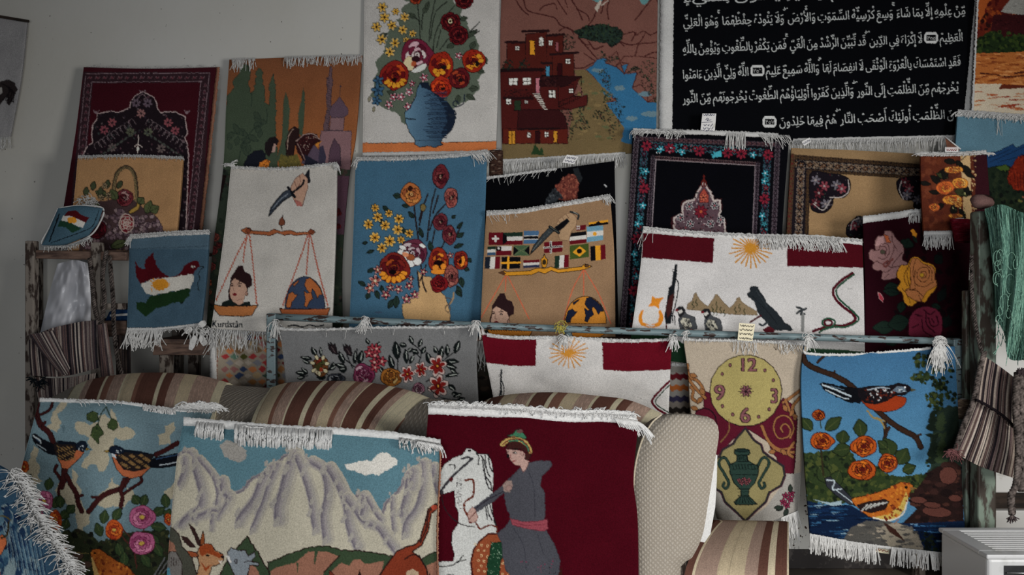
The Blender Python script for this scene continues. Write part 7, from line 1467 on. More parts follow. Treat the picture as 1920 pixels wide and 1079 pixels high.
r = Rug('small_flag_rug', 'white flag rug with two red panels and a golden sun sagging from the rail', 'rug',
        [(902, 613), (912, 626), (960, 632), (1040, 632), (1110, 635), (1180, 638), (1240, 637), (1260, 634)], [(935, 800), (1080, 806), (1250, 800)], left=[(902, 613), (908, 660), (920, 720), (935, 800)], right=[(1260, 634), (1257, 700), (1253, 800)], Y=(3.255, 3.22), bg=(196, 193, 190), white=200, draw=d_flagrug2, jit=.4, ripple=.012)
r.selvedge('t', .05, 1, 5, out=1.5, jag=.8); r.fringe('t', 0, 1, 60, (3, 8), d=(.3, -.2), g=.3, curl=.6, r=.001)
r = Rug('clock_rug', 'cream rug with a yellow clock face reading 12, 3, 6, 9 above a green urn', 'rug',
        [(1281, 632), (1290, 636), (1380, 638), (1470, 642), (1512, 646)], [(1345, 974), (1390, 984), (1440, 980), (1497, 958)], left=[(1281, 632), (1290, 700), (1296, 780), (1320, 880), (1345, 974)], right=[(1512, 646), (1507, 740), (1504, 850), (1497, 958)],
        Y=(3.25, 3.15), bg=(176, 164, 148), white=206, draw=d_clock, jit=.35, bulge=lambda u, v: .05*((2*u-1)**4)*v, ripple=.006)
r.selvedge('t', 0, 1, 4, out=1); r.fringe('t', 0, 1, 50, (3, 10), d=(.3, .2), g=.3, curl=.6, r=.001); r.fringe('t', .42, .62, 14, (20, 34), d=(0, .8), g=.1, curl=.3, r=.0013); r.fringe('b', .78, 1, 36, (34, 62), d=(.03, 1), g=.05, curl=.12, r=.0015); r.fringe('t', .78, .95, 16, (12, 26), curl=.4)
r = Rug('bird_rug', 'blue rug with two perched birds, orange roses and water hung from the rail', 'rug',
        [(1508, 648), (1514, 662), (1600, 664), (1680, 658), (1752, 652), (1790, 650)], [(1519, 1002), (1620, 1020), (1740, 1034), (1813, 1042)], left=[(1508, 648), (1502, 720), (1508, 860), (1519, 1002)], right=[(1790, 650), (1796, 760), (1803, 900), (1813, 1042)],
        Y=(3.222, 3.11), bg=(84, 130, 168), white=204, draw=d_bluebirds, jit=.5, ripple=.010)
r.selvedge('t', .03, .85, 4, out=1); r.fringe('b', 0, .43, 110, (26, 38), curl=.08, r=.002); r.fringe('b', .52, 1, 120, (22, 38), curl=.08, r=.002); r.selvedge('b', 0, 1, 4, off=-3)

# ============================================================ sofa
M_SOFA = fabric_mat('striped_upholstery', 240, .16, .5, .05)
def basket_mat():
    m, N, L, P = new_mat('beige_basket_weave'); P.inputs['Roughness'].default_value = .95; P.inputs['Specular IOR Level'].default_value = .1
    tc = N.new('ShaderNodeTexCoord'); mp = N.new('ShaderNodeMapping'); mp.inputs['Rotation'].default_value = (0, math.radians(45), 0); L.new(tc.outputs['Object'], mp.inputs['Vector'])
    ws = []
    for d in ('X', 'Z'):
        w = N.new('ShaderNodeTexWave'); w.bands_direction = d; w.inputs['Scale'].default_value = 33; w.inputs['Distortion'].default_value = 2.2; w.inputs['Detail'].default_value = 1
        w.inputs['Detail Scale'].default_value = 4; L.new(mp.outputs[0], w.inputs['Vector']); ws.append(w)
    mu = N.new('ShaderNodeMath'); mu.operation = 'MULTIPLY'; L.new(ws[0].outputs['Fac'], mu.inputs[0]); L.new(ws[1].outputs['Fac'], mu.inputs[1])
    cr = N.new('ShaderNodeValToRGB'); cr.color_ramp.elements[0].color = (*alb((142, 134, 123)), 1); cr.color_ramp.elements[1].color = (*alb((158, 151, 141)), 1); cr.color_ramp.elements[1].position = .6
    L.new(mu.outputs[0], cr.inputs[0]); L.new(cr.outputs[0], P.inputs['Base Color'])
    b = N.new('ShaderNodeBump'); b.inputs['Strength'].default_value = .5; b.inputs['Distance'].default_value = .003; L.new(mu.outputs[0], b.inputs['Height']); L.new(b.outputs[0], P.inputs['Normal'])
    return m
M_BASKET = basket_mat()
CRM, BRN, TAU, YEL, MID = (214, 200, 174), (124, 88, 76), (176, 152, 138), (200, 185, 158), (150, 112, 96)
def arch(name, base, crest, Yf, Yc, mat, parent, stripes=None, n=60, low=.25, back=.15, tmax=1.0):
    """upholstered hump: a front that rises to a crest and rolls over backwards. base, crest: outline points"""
    B = resample(edge(base), n); K = resample(edge(crest), n); rows = []
    lo = [at(x, y, Yf) for x, y in B]; hi = [at(x, y, Yc) for x, y in K]
    lo = np.array(lo); hi = np.array(hi)
    f = lo.copy(); f[:, 2] = low; rows.append(f); g = lo.copy(); g[:, 2] = (lo[:, 2]+low)/2; rows.append(g)
    for t in np.linspace(0, PI/2, 26):
        r_ = np.empty_like(lo); r_[:, 1] = Yf+(Yc-Yf)*(1-math.cos(t)); r_[:, 2] = lo[:, 2]+(hi[:, 2]-lo[:, 2])*math.sin(t); r_[:, 0] = lo[:, 0]+(hi[:, 0]-lo[:, 0])*(1-math.cos(t)); rows.append(r_)
    for t in np.linspace(.15, 1, 6):
        r_ = hi.copy(); r_[:, 1] = Yc+back*math.sin(t*PI/2); r_[:, 2] = hi[:, 2]-.12*(1-math.cos(t*PI/2)); rows.append(r_)
    e = rows[-1].copy(); e[:, 2] = low; rows.append(e)
    P = np.array(rows)
    if stripes:
        C = np.zeros(P.shape); u = np.linspace(0, 1, n); tot = sum(w for w, _ in stripes); acc = 0; col = np.zeros((n, 3))
        R = np.random.RandomState(4)
        for w, c in stripes:
            m = (u*tot >= acc) & (u*tot <= acc+w+1e-6); col[m] = alb(c); acc += w
        C[:] = col[None]; C *= R.uniform(.90, 1.06, P.shape[:2])[..., None]; C *= 1+.25*(R.rand(n) < .12)[None, :, None]*R.uniform(-1, .6, n)[None, :, None]; fl = (R.rand(*P.shape[:2]) < .25) & (abs(col-alb(TAU)).sum(1) < .01)[None]; C[fl] *= 1.35
    else: C = (1, 1, 1)
    mb = MB(); mb.grid(P, C, flip=True)
    for j in (0, -1):
        c = P[:, j]; mb.add(np.concatenate([c, [c.mean(0)]]), [(i, i+1, len(c)) if j else (i+1, i, len(c)) for i in range(len(c)-1)], (C[0, j] if stripes else (1, 1, 1)))
    return mb.build(name, mat, parent)
root = empty('sofa', (0, 2.75, 0), 'large beige sofa back with brown and cream striped covers in front of the rail', 'sofa')
S2 = [(5, CRM), (1, MID), (15, YEL), (5, MID), (13, TAU), (2, CRM), (19, BRN), (6, CRM), (9, BRN), (8, TAU), (14, YEL), (6, MID), (10, TAU), (1.5, CRM), (18, BRN), (7, CRM), (9, BRN), (8, TAU), (12, CRM), (10, CRM), (1, MID)]
arch('striped_cover', [(470, 800), (560, 808), (660, 818), (731, 830)], [(505, 728), (540, 718), (600, 715), (680, 717), (745, 728), (780, 738), (805, 748)], 2.42, 2.98, M_SOFA, root, S2, n=260)
S1 = [(14, CRM), (6, TAU), (13, BRN), (3, CRM), (6, MID), (12, TAU), (2, CRM), (12, YEL), (4, MID), (18, BRN), (4, CRM), (8, BRN), (10, TAU), (12, YEL), (8, TAU), (14, TAU), (8, CRM)]
arch('striped_cover', [(112, 790), (200, 790), (300, 790), (402, 790)], [(140, 724), (170, 712), (230, 702), (300, 699), (370, 705), (425, 719)], 2.46, 3.0, M_SOFA, root, S1, n=240)
S3 = [(4, CRM), (10, BRN), (3, CRM), (13, BRN), (14, YEL), (14, TAU), (3, CRM), (15, BRN), (4, CRM), (10, MID), (13, YEL), (14, TAU), (3, CRM), (17, BRN), (6, CRM), (9, BRN), (8, TAU), (10, TAU), (10, CRM)]
arch('striped_cover', [(842, 940), (960, 940), (1100, 940), (1186, 925)], [(890, 762), (925, 746), (985, 738), (1055, 737), (1120, 743), (1180, 751), (1240, 775)], 2.44, 2.86, M_SOFA, root, S3, n=260)
arch('beige_panel', [(85, 815), (112, 790)], [(97, 745), (140, 724)], 2.47, 2.97, M_BASKET, root, n=12)
arch('beige_panel', [(396, 800), (474, 800)], [(416, 722), (508, 729)], 2.46, 2.95, M_BASKET, root, n=14)
arch('beige_panel', [(728, 836), (790, 842), (860, 850)], [(800, 748), (850, 752), (900, 760)], 2.46, 2.92, M_BASKET, root, n=20)
# the arm at the right: a tall rounded slab
def arm():
    L = [(1186, 1250), (1186, 1079), (1184, 980), (1186, 925), (1190, 880), (1203, 830), (1220, 795), (1242, 778), (1262, 776)]
    Rr = [(1262, 1250), (1272, 1079), (1298, 1046), (1317, 1005), (1327, 950), (1335, 900), (1343, 850), (1348, 815), (1344, 795), (1330, 783), (1300, 777)]
    a = resample(edge(L), 40); b = resample(edge(Rr), 40); P = []
    Yf = 2.40
    for i in range(40):
        row = []
        for t in np.linspace(0, 1, 16):
            x = a[i]*(1-t)+b[i]*t; yy = x[1]
            dep = Yf+.03*(abs(2*t-1)**3)+max(0, (i-32)/8)*.05
            row.append(at(x[0], yy, dep))
        P.append(row)
    P = np.array(P)
    depth = np.array([0, .04, .25, .52, .56]); push = [0, .0, .0, .0, .0]
    mb = MB(); mb.grid(P, flip=False)
    ring = [P[i, 0] for i in range(40)]+[P[-1, j] for j in range(1, 15)]+[P[i, -1] for i in range(39, -1, -1)]
    ring = np.array(ring); c = ring.mean(0); G = []
    for d, s, dz in ((0, 1, 0), (.02, 1.004, -.003), (.06, 1.0, -.012), (.14, .99, -.03), (.3, .97, -.08), (.4, .9, -.14)):
        q = c+(ring-c)*np.array([s, 1, 1]); q = q+np.array([0, d, dz]); G.append(q)
    mb.grid(np.array(G), flip=True)
    mb.add(np.concatenate([G[-1], [G[-1].mean(0)]]), [(i, i+1, len(ring)) for i in range(len(ring)-1)])
    return mb
arm().build('arm_panel', M_BASKET, root)
mb = MB(); mb.tube([at(x, y, 2.385) for x, y in smooth_pts([(1187, 1079), (1185, 980), (1187, 920), (1192, 870), (1204, 826), (1222, 794), (1240, 778)])], .0026, 8); mb.build('piping', fabric_mat('cream_piping', base=alb((172, 162, 144))), root)
mb = MB(); mb.grid(np.array([[at(x-4, y, 2.437), at(x+w, y+2, 2.46)] for x, y, w in ((1342, 852, 3), (1335, 900, 9), (1327, 950, 14), (1319, 1000, 13), (1316, 1016, 5))])); mb.build('lining_edge', M_COTTON, root)
mb = MB(); a, b = at(70, 0, 2.6), at(1300, 0, 2.6); mb.box((a[0], 2.55, .08), (b[0]*.92, 3.0, .5)); mb.build('base', M_BASKET, root, smooth=False, bevel=.02)
for x in (110, 1230):
    for Y in (2.62, 2.94): X = at(x, 0, 2.62)[0]; mb = MB(); mb.tube([(X, Y, 0), (X, Y, .09)], .025, 10); mb.build('foot', M_DARKW, root)

# striped bench at the right of the sofa
root = empty('bench', (at(1400, 0, 2.75)[0], 2.8, 0), 'bench with a brown, taupe and cream striped cover beside the sofa arm', 'bench')
SB = [(8, BRN), (3, CRM), (16, TAU), (8, TAU), (30, YEL), (14, TAU), (11, BRN), (8, CRM), (13, BRN), (2, CRM)]
SB = [(w, tuple(int(q*.84) for q in c)) for w, c in SB]  # same sofa stripes, darkened in colour to offset the stronger light on the bench
arch('striped_cover', [(1282, 1092), (1479, 1092)], [(1342, 978), (1479, 980)], 2.55, 2.85, M_SOFA, root, SB, n=200, low=.1, back=.12)
for x in (1330, 1460):
    X = at(x, 0, 2.62)[0]; mb = MB(); mb.tube([(X, 2.75, 0), (X, 2.75, .11)], .02, 10); mb.build('foot', M_DARKW, root)

# ============================================================ front rugs over the sofa
r = Rug('twin_birds_rug', 'pale blue rug with two birds and pink roses draped over the left sofa', 'rug',
        [(74, 750), (150, 752), (230, 756), (320, 768), (398, 772)], [(-30, 1150), (300, 1150)], left=[(74, 750), (50, 840), (20, 960), (-30, 1150)], right=[(398, 772), (350, 900), (300, 1150)], Y=(2.38, 2.38, 2.24, 2.24), bg=(112, 132, 140), white=182, draw=d_twobirds, step=1.6, jit=.5, bulge=lambda u, v: .05*np.exp(-v*14), ripple=.006)
r.selvedge('t', 0, 1, 5, out=3); r.fringe('t', .60, .78, 60, (18, 36), d=(.0, -.1), g=.4, curl=.35, r=.0017); r.fringe('t', .8, 1, 90, (14, 40), d=(.4, -.7), g=.2, curl=.6, r=.0017); r.fringe('t', .84, 1, 70, (18, 42), d=(.3, -1), g=.3, curl=.5, r=.002, dy=-2); r.fringe('t', .2, .5, 8, (10, 30), d=(.3, -.4), g=.35, curl=.4, r=.0009)
r = Rug('rider_rug', 'deep red rug with a rider in grey on a white horse draped over the sofa', 'rug',
        [(803, 772), (880, 776), (960, 780), (1060, 788), (1130, 788), (1190, 795), (1196, 805)], [(790, 1150), (1198, 1150)], left=[(803, 772), (795, 900), (790, 1150)], right=[(1196, 805), (1188, 900), (1196, 980), (1198, 1150)], Y=(2.335, 2.335, 2.23, 2.23), bg=(84, 8, 26), white=205, draw=d_rider, step=1.6, jit=.6, bulge=lambda u, v: .02*np.exp(-v*14), ripple=.007, thick=.012)
r.selvedge('t', 0, 1, 9, out=6, off=-4, jag=1.5); r.selvedge('t', .15, .97, 11, out=5, off=-12, jag=2); r.fringe('t', 0, .93, 330, (16, 30), d=(.4, -.8), g=.2, curl=.6, r=.0015, dy=-9); r.fringe('t', .3, .95, 160, (16, 30), d=(.7, -.5), g=.25, curl=.5, r=.0015, dy=-16); r.fringe('t', .86, 1, 90, (26, 46), d=(.8, .2), g=.2, curl=.15, r=.0017, dy=-6)
r = Rug('mountain_goat_rug', 'rug with grey-white mountains, two clouds and a goat draped over the sofa centre', 'rug',
        [(344, 792), (420, 798), (520, 806), (640, 812), (740, 820), (826, 834)], [(308, 1150), (822, 1150)], left=[(344, 792), (332, 860), (320, 980), (308, 1150)], right=[(826, 834), (824, 900), (820, 1000), (822, 1150)], Y=(2.27, 2.27, 2.14, 2.14), bg=(96, 128, 140), white=196, draw=d_mountains, step=1.6, jit=.6, bulge=lambda u, v: .02*np.exp(-v*14), ripple=.006, thick=.012)
r.selvedge('t', 0, 1, 11, out=5, off=-4); r.selvedge('r', 0, 1, 2.5, out=1, off=-1, name='side_binding', mat=M_TAN)
r.fringe('t', .05, .16, 34, (28, 44), d=(-.12, .8), rand=.1, g=.1, curl=.1, r=.0026, lift=.03, clump=10, dy=-2)
r.fringe('t', .2, .58, 150, (36, 58), d=(0, .8), rand=.12, g=.1, curl=.12, r=.0026, lift=.035, clump=34, dy=-3)
r.fringe('t', .84, .96, 24, (14, 44), d=(.0, .4), g=.15, curl=.5, r=.002, lift=.03); r.fringe('t', .9, 1, 30, (12, 42), d=(.5, .1), g=.2, curl=.5, r=.002, lift=.03); r.fringe('t', .22, .3, 8, (10, 30), d=(.6, -.4), g=.2, curl=.6, r=.0018)
r = Rug('blue_streaked_rug', 'blue and white streaked rug with tangled white fringe in the lower left corner', 'rug',
        [(-60, 850), (20, 890), (60, 960), (110, 1040), (150, 1110)], [(-60, 1150), (140, 1150)], left=[(-60, 850), (-60, 1150)], right=[(150, 1110), (140, 1150)], Y=(2.05, 2.05), bg=(70, 100, 128), white=200, draw=d_corner)
r.fringe('t', .25, 1, 420, (14, 44), d=(.35, -.4), g=.2, curl=.9, r=.0011, lift=.03, rand=.8); r.fringe('t', .25, 1, 100, (26, 50), d=(.7, -.5), g=.25, curl=.5, r=.0013, lift=.03, rand=.6)

# ============================================================ smaller things
# flag cushion at the left
def cushion():
    Q = edge([(109, 391), (150, 386), (193, 391)]); B = edge([(78, 460), (120, 460), (166, 442)])
    A = Loom(60, 370, 210, 480, (70, 94, 110)); d_flagcushion(A); n, m = 50, 70
    P = coons(Q, [(193, 391), (184, 420), (166, 442)], B, [(109, 391), (92, 430), (78, 460)], m, n)
    u = np.linspace(0, 1, m)[None]; v = np.linspace(0, 1, n)[:, None]; puff = (np.sin(PI*u)*np.sin(PI*v))**.5
    C = np.clip(lin(tone(A.a[np.clip(((P[..., 1]-A.y0)*2).astype(int), 0, A.H-1), np.clip(((P[..., 0]-A.x0)*2).astype(int), 0, A.W-1)]))*.7/lin(tone(165)), 0, .9)
    root = empty('small_cushion', at(120, 462, 3.40), 'small blue cushion with a tricolour flag on top of the wooden rack', 'cushion')
    f = atA(P[..., 0], P[..., 1], 3.42-.03*puff+v*0); b = atA(P[..., 0], P[..., 1], 3.432+.02*puff+v*0)
    mb = MB(); mb.grid(f, C); mb.build('front', M_PILE, root); mb = MB(); mb.grid(b, flip=True); mb.build('back', M_COTTON, root)
    mb = MB(); R = random.Random(2)
    for i in range(60):
        t = i/60; strand(mb, 82+t*92, 462-4*t-max(0, t-.6)*30, 3.41, R.uniform(-.6, .6), .6, R.uniform(5, 12), .1, .0013, .6, R)
    mb.tube([at(x, y, 3.412) for x, y in ((80, 462), (122, 464), (150, 456), (170, 446))], .005, 6); mb.build('fringe', M_YARN, root)
    mb = MB(); mb.tube([at(x, y, 3.425) for x, y in smooth_pts([(109, 391), (150, 386), (193, 391), (186, 420), (166, 444), (120, 462), (78, 461), (92, 428), (109, 391)])], .0035, 6); mb.build('edge_cord', M_COTTON, root)
cushion()
# cotton tuft lying beside the cushion, on the basket rug
root = empty('cotton_tuft', at(165, 385, 3.655), 'tuft of white cotton ends above the small blue cushion', 'thread'); mb = MB(); R = random.Random(5)
for i in range(60): strand(mb, 150+R.uniform(0, 30), 372+R.uniform(0, 14), 3.655, R.uniform(-1, 1), R.uniform(-1, .6), R.uniform(6, 16), .1, .0016, .7, R)
mb.build('strand', M_YARN, root)

# striped woven bags
def stripe_cols(n, cols, seed, amp=.1):
    R = random.Random(seed); out = []; i = 0
    while i < n:
        c = cols[R.randrange(len(cols))]; w = R.choice([1, 1, 2, 2, 3, 4])
        for _ in range(w): out.append(alb(c))
        i += w
    return np.array(out[:n])
M_BAG = fabric_mat('striped_goat_hair', 260, .22, .6, .06)
def bag_panel(top, bottom, left, right, Y, cols, seed, name, parent, n=150, m=30, puff=.02, thick=.03, gain=1.):
    P = coons(edge(top), edge(right), edge(bottom), edge(left), n, m); u = np.linspace(0, 1, n)[None]; v = np.linspace(0, 1, m)[:, None]
    C = np.broadcast_to(stripe_cols(n, cols, seed)[None]*gain, (m, n, 3)); w = np.sin(PI*u)**.5*np.sin(PI*np.clip(v, .02, .98))**.4
    mb = MB(); mb.grid(atA(P[..., 0], P[..., 1], Y-puff*w+.004*noise2((m, n), 6, seed)), C.copy()); mb.grid(atA(P[..., 0], P[..., 1], Y+thick*w+.002), C.copy(), flip=True)
    return mb.build(name, M_BAG, parent)
G1 = [(124, 114, 110), (62, 54, 58), (150, 138, 130), (84, 72, 74), (46, 42, 48), (164, 154, 146), (110, 90, 86)]
root = empty('striped_bag', at(115, 740, 3.37), 'dark striped woven saddle bag hanging on the left rack', 'bag')
bag_panel([(54, 638), (90, 618), (150, 604), (183, 601)], [(58, 705), (120, 706), (187, 690)], [(54, 638), (55, 670), (58, 705)], [(183, 601), (184, 650), (187, 690)], 3.38, G1, 3, 'pouch', root)
bag_panel([(64, 708), (120, 709), (180, 700)], [(75, 780), (170, 775)], [(64, 708), (75, 780)], [(180, 700), (170, 775)], 3.39, G1, 5, 'lower_pouch', root)
bag_panel([(54, 628), (75, 624), (100, 620)], [(110, 700), (125, 704), (132, 690)], [(54, 628), (80, 665), (110, 700)], [(100, 620), (118, 660), (132, 690)], 3.352, G1, 8, 'flap', root, n=60, m=20, puff=.006, thick=.006)
mb = MB(); R = random.Random(4)
for c in ((62, 712), (72, 722), (80, 714)):
    for i in range(26): strand(mb, c[0], c[1], 3.35, R.uniform(-1, 1), R.uniform(-.6, 1), R.uniform(6, 15), .1, .0016, .5, R, C=(1, 1, 1))
mb.build('tassel', fabric_mat('teal_black_wool', base=alb((30, 38, 46))), root)
M_CORD = fabric_mat('black_white_braid', 70, .95, .8, .2, base=alb((96, 88, 84)))
def braid(name, pts, r, parent, Y, seed=1, m=None):
    p = resample(smooth_pts(pts), max(10, int(len(smooth_pts(pts))*3))); mb = MB(); n = len(p)*2; p = resample(p, n)
    for k in range(3):
        ph = k*2*PI/3; mb.tube([at(p[i][0]+math.sin(i*.55+ph)*r*1.0, p[i][1], Y+math.cos(i*.55+ph)*r*.0016) for i in range(n)], r*.00125, 5)
    return mb.build(name, m or M_CORD, parent)
braid('strap', [(168, 485), (173, 530), (176, 570), (184, 605)], 3, root, 3.395); braid('strap', [(200, 470), (192, 520), (196, 560), (190, 610)], 3, root, 3.395)
root = empty('striped_bag', at(205, 740, 3.36), 'narrow folded striped bag hanging behind the dark saddle bag on the rack post', 'bag')
bag_panel([(182, 610), (200, 606)], [(190, 712), (214, 702)], [(182, 610), (190, 712)], [(200, 606), (214, 702)], 3.37, G1, 11, 'pouch', root, n=30, m=24, puff=.01, thick=.012)
braid('strap', [(205, 480), (212, 560), (214, 620), (222, 680), (232, 710)], 3, root, 3.385)
for q, (x0, x1) in enumerate(((216, 232), (232, 244))): bag_panel([(x0, 628), (x1, 630)], [(x0+2, 706), (x1+2, 704)], [(x0, 628), (x0+2, 706)], [(x1, 630), (x1+2, 704)], 3.41, [(50, 44, 44), (36, 32, 34), (70, 60, 56)], 20+q, 'side_strip', root, n=14, m=12, puff=.006, thick=.006)

# plastic bag in the rack
root = empty('plastic_bag', at(120, 610, 3.60), 'crumpled white plastic bag inside the wooden rack', 'bag')
n, m = 60, 50; P = coons(edge([(108, 495), (140, 488), (172, 496)]), edge([(172, 496), (176, 550), (174, 622)]), [(72, 640), (174, 640)], edge([(108, 495), (90, 560), (72, 640)]), n, m)
R = np.random.RandomState(3); nz = .022*noise2((m, n), 5, 5)+.007*noise2((m, n), 11, 8)
u = np.linspace(0, 1, n)[None]; v = np.linspace(0, 1, m)[:, None]
mb = MB(); mb.grid(atA(P[..., 0], P[..., 1], 3.56-.05*np.sin(PI*u)+nz)); mb.grid(atA(P[..., 0], P[..., 1], 3.575+.04*np.sin(PI*u)+nz), flip=True)
mp_, N_, L_, P_ = new_mat('white_plastic_film'); P_.inputs['Base Color'].default_value = (.72, .72, .76, 1); P_.inputs['Roughness'].default_value = .32
mb.build('film', mp_, root)
# blue packet in the rack
root = empty('blue_packet', at(222, 600, 3.56), 'small blue packet lying in the rack beside the dove rug', 'packet')
M_BLUE = fabric_mat('blue_film', 40, .3, .3, .2, base=alb((40, 72, 120))); mb = MB(); P = coons(edge([(205, 585), (225, 576), (242, 580)]), [(242, 580), (243, 604)], edge([(196, 604), (220, 608), (243, 604)]), [(205, 585), (196, 604)], 20, 12)
mb.grid(atA(P[..., 0], P[..., 1], 3.55+.012*noise2((12, 20), 5, 3))); mb.grid(atA(P[..., 0], P[..., 1], 3.58+.0*P[..., 0]), flip=True); mb.build('wrapper', M_BLUE, root)
mb = MB(); mb.grid(atA(*[np.array(q, float) for q in ([[206, 206], [240, 240]], [[590, 594], [588, 592]])], 3.535)); mb.build('label_band', M_COTTON, root)

# ribbon and fringe clump under the dove rug's right corner
root = empty('ribbon_bow', at(365, 620, 3.38), 'little white lace ribbon bow hanging at the corner of the dove rug', 'ribbon'); R = random.Random(6); mb = MB()
for cx, cy, a, L in ((372, 612, -.5, 16), (360, 616, 2.6, 15), (366, 630, 1.9, 28), (376, 628, 1.2, 22)):
    c, s = math.cos(a), math.sin(a); row = []
    for i in range(9):
        t = i/8; w = 6*math.sin(.4+t*2.2); row.append([at(cx+c*L*t-s*w, cy+s*L*t+c*w, 3.366-.006*math.sin(t*6)), at(cx+c*L*t+s*w, cy+s*L*t-c*w, 3.368-.006*math.sin(t*6+1))])
    mb.grid(np.array(row))
mb.build('loop', M_COTTON, root); mb = MB()
for i in range(46): strand(mb, 352+R.uniform(0, 46), 615+R.uniform(-4, 6), 3.375, R.uniform(-.8, .8), R.uniform(-.4, 1), R.uniform(10, 34), .25, .0015, .6, R)
mb.build('thread', M_YARN, root)

# thread ties on the rail
K = 'thread ends tied round the rail'
knot('white thread knot tying the grey flower rug to the middle of the rail', 686, 600, 3.25, 34, (10, 34), K)
knot('white threads tying the grey flower rug at the left post', 516, 604, 3.26, 16, (14, 44), K, .6)
knot('white thread knot between the grey flower rug and the small flag rug', 892, 606, 3.235, 22, (10, 34), K, 1.2)
knot('white thread bunch hanging over the sun of the small flag rug', 1058, 634, 3.238, 34, (10, 28), K, 1.2, loopr=8)
knot('white threads at the right corner of the small flag rug', 1262, 634, 3.235, 24, (12, 30), K, .9)
knot('white thread tying the left corner of the clock rug to the rail', 1287, 622, 3.235, 10, (8, 20), K, .8, up=.6)
knot('white thread bunch between the clock rug and the bird rug', 1516, 632, 3.20, 30, (10, 30), K, 1.4)
knot('large white thread tassel at the right end of the rail', 1762, 642, 3.195, 80, (24, 64), K, .7, loopr=9)
knot('yellow string tied round the middle of the rail', 1050, 612, 3.27, 18, (8, 18), None, 1., 'yellow_string', fabric_mat('yellow_string', base=alb((168, 158, 84))), .6, 9)

# price tags with handwriting
M_PAPER = paint_mat('tag_paper', (204, 202, 200), (188, 186, 180), .8, 0, 30, .6)
M_PAPERY = paint_mat('cream_tag_paper', (200, 192, 168), (188, 180, 158), .8, 0, 30, .6)
M_INK = paint_mat('blue_ink', (40, 46, 110), (50, 54, 120), .6); M_INKK = paint_mat('black_ink', (40, 36, 40), (56, 50, 50), .6); M_INKR = paint_mat('red_ink', (150, 40, 40), (150, 40, 40), .6)
def tagcard(label, q, Y, lines, paper, ink, group='handwritten price tags'):
    q = np.array(q, float); root = empty('price_tag', at(*q.mean(0), Y), label, 'price tag', group); mb = MB()
    n = 6; P = coons([q[0], q[1]], [q[1], q[2]], [q[3], q[2]], [q[0], q[3]], n, n); D = Y+.002*np.sin(np.linspace(0, 3, n))[:, None]*np.ones((1, n))
    mb.grid(atA(P[..., 0], P[..., 1], D)); mb.grid(atA(P[..., 0], P[..., 1], D+.0006), flip=True); mb.build('paper', paper, root)
    mb = MB()
    for L in lines:
        pts = [q[0]+(q[1]-q[0])*u+(q[3]-q[0])*v for u, v in L]
        mb.tube([at(x, y, Y-.0012) for x, y in smooth_pts(pts, False, 4)], .0009, 4)
    mb.build('handwriting', ink, root)
def zig(y, s, n=5, amp=.05): 
    R = random.Random(s); return [(.1+.8*i/(n*2)+R.uniform(-.03, .03), y+(amp if i % 2 else -amp)+R.uniform(-.02, .02)) for i in range(n*2+1)]
tagcard('white paper price tag with blue handwriting at the bottom of the black script rug', [(1317, 213), (1343, 213), (1340, 250), (1313, 248)], 3.80, [zig(.08, 1), [(.3, .35), (.4, .25), (.5, .3), (.4, .38), (.7, .33)], [(.05, .47), (.8, .45)], [(.2, .58), (.3, .66), (.4, .57)], [(.5, .6), (.55, .66), (.6, .58)], [(.85, .55), (.7, .7)], [(.2, .75), (.3, .85), (.4, .75)], [(.5, .75), (.6, .85), (.7, .76)], [(.9, .72), (.8, .85)], zig(.95, 4)], M_PAPER, M_INK)
tagcard('curled white price tag under the village rug', [(1063, 290), (1085, 294), (1076, 308), (1054, 305)], 3.73, [zig(.3, 5, 4, .12), zig(.7, 6, 3, .1)], M_PAPER, M_INK)
tagcard('cream price tag with black handwriting on the rail above the clock rug', [(1386, 606), (1416, 608), (1411, 640), (1383, 638)], 3.235, [zig(.15, 7), zig(.38, 8, 4), zig(.62, 9), zig(.88, 10, 6, .04)], M_PAPERY, M_INKK)
tagcard('small white price tag stuck in the fringe of the bird rug', [(1638, 1024), (1668, 1030), (1667, 1040), (1637, 1035)], 3.125, [zig(.5, 11, 4, .16)], M_PAPERY, M_INKR)
tagcard('small price tag with red print above the little rose rug', [(1772, 276), (1797, 276), (1797, 285), (1772, 285)], 3.535, [[(.05, .2), (.95, .2)], zig(.6, 12, 5, .15)], M_PAPER, M_INKR)
tagcard('folded white tag with blue writing on the fringe of the floral border rug', [(1503, 266), (1518, 258), (1521, 266), (1508, 274)], 3.795, [zig(.5, 13, 3, .14)], M_PAPER, M_INK)
# folded brown card sticking up behind the little rose rug
root = empty('folded_card', at(1790, 278, 3.60), 'brown folded card corner sticking up above the little rose rug', 'card'); mb = MB()
mb.grid(np.array([[at(1772, 258, 3.62), at(1800, 280, 3.60)], [at(1776, 280, 3.60), at(1798, 284, 3.60)]])); mb.build('card', paint_mat('brown_card', (120, 76, 54), (100, 64, 48), .7), root)
mb = MB(); mb.tube([at(1771, 256, 3.618), at(1801, 280, 3.598)], .003, 5); mb.build('edge', M_COTTON, root)

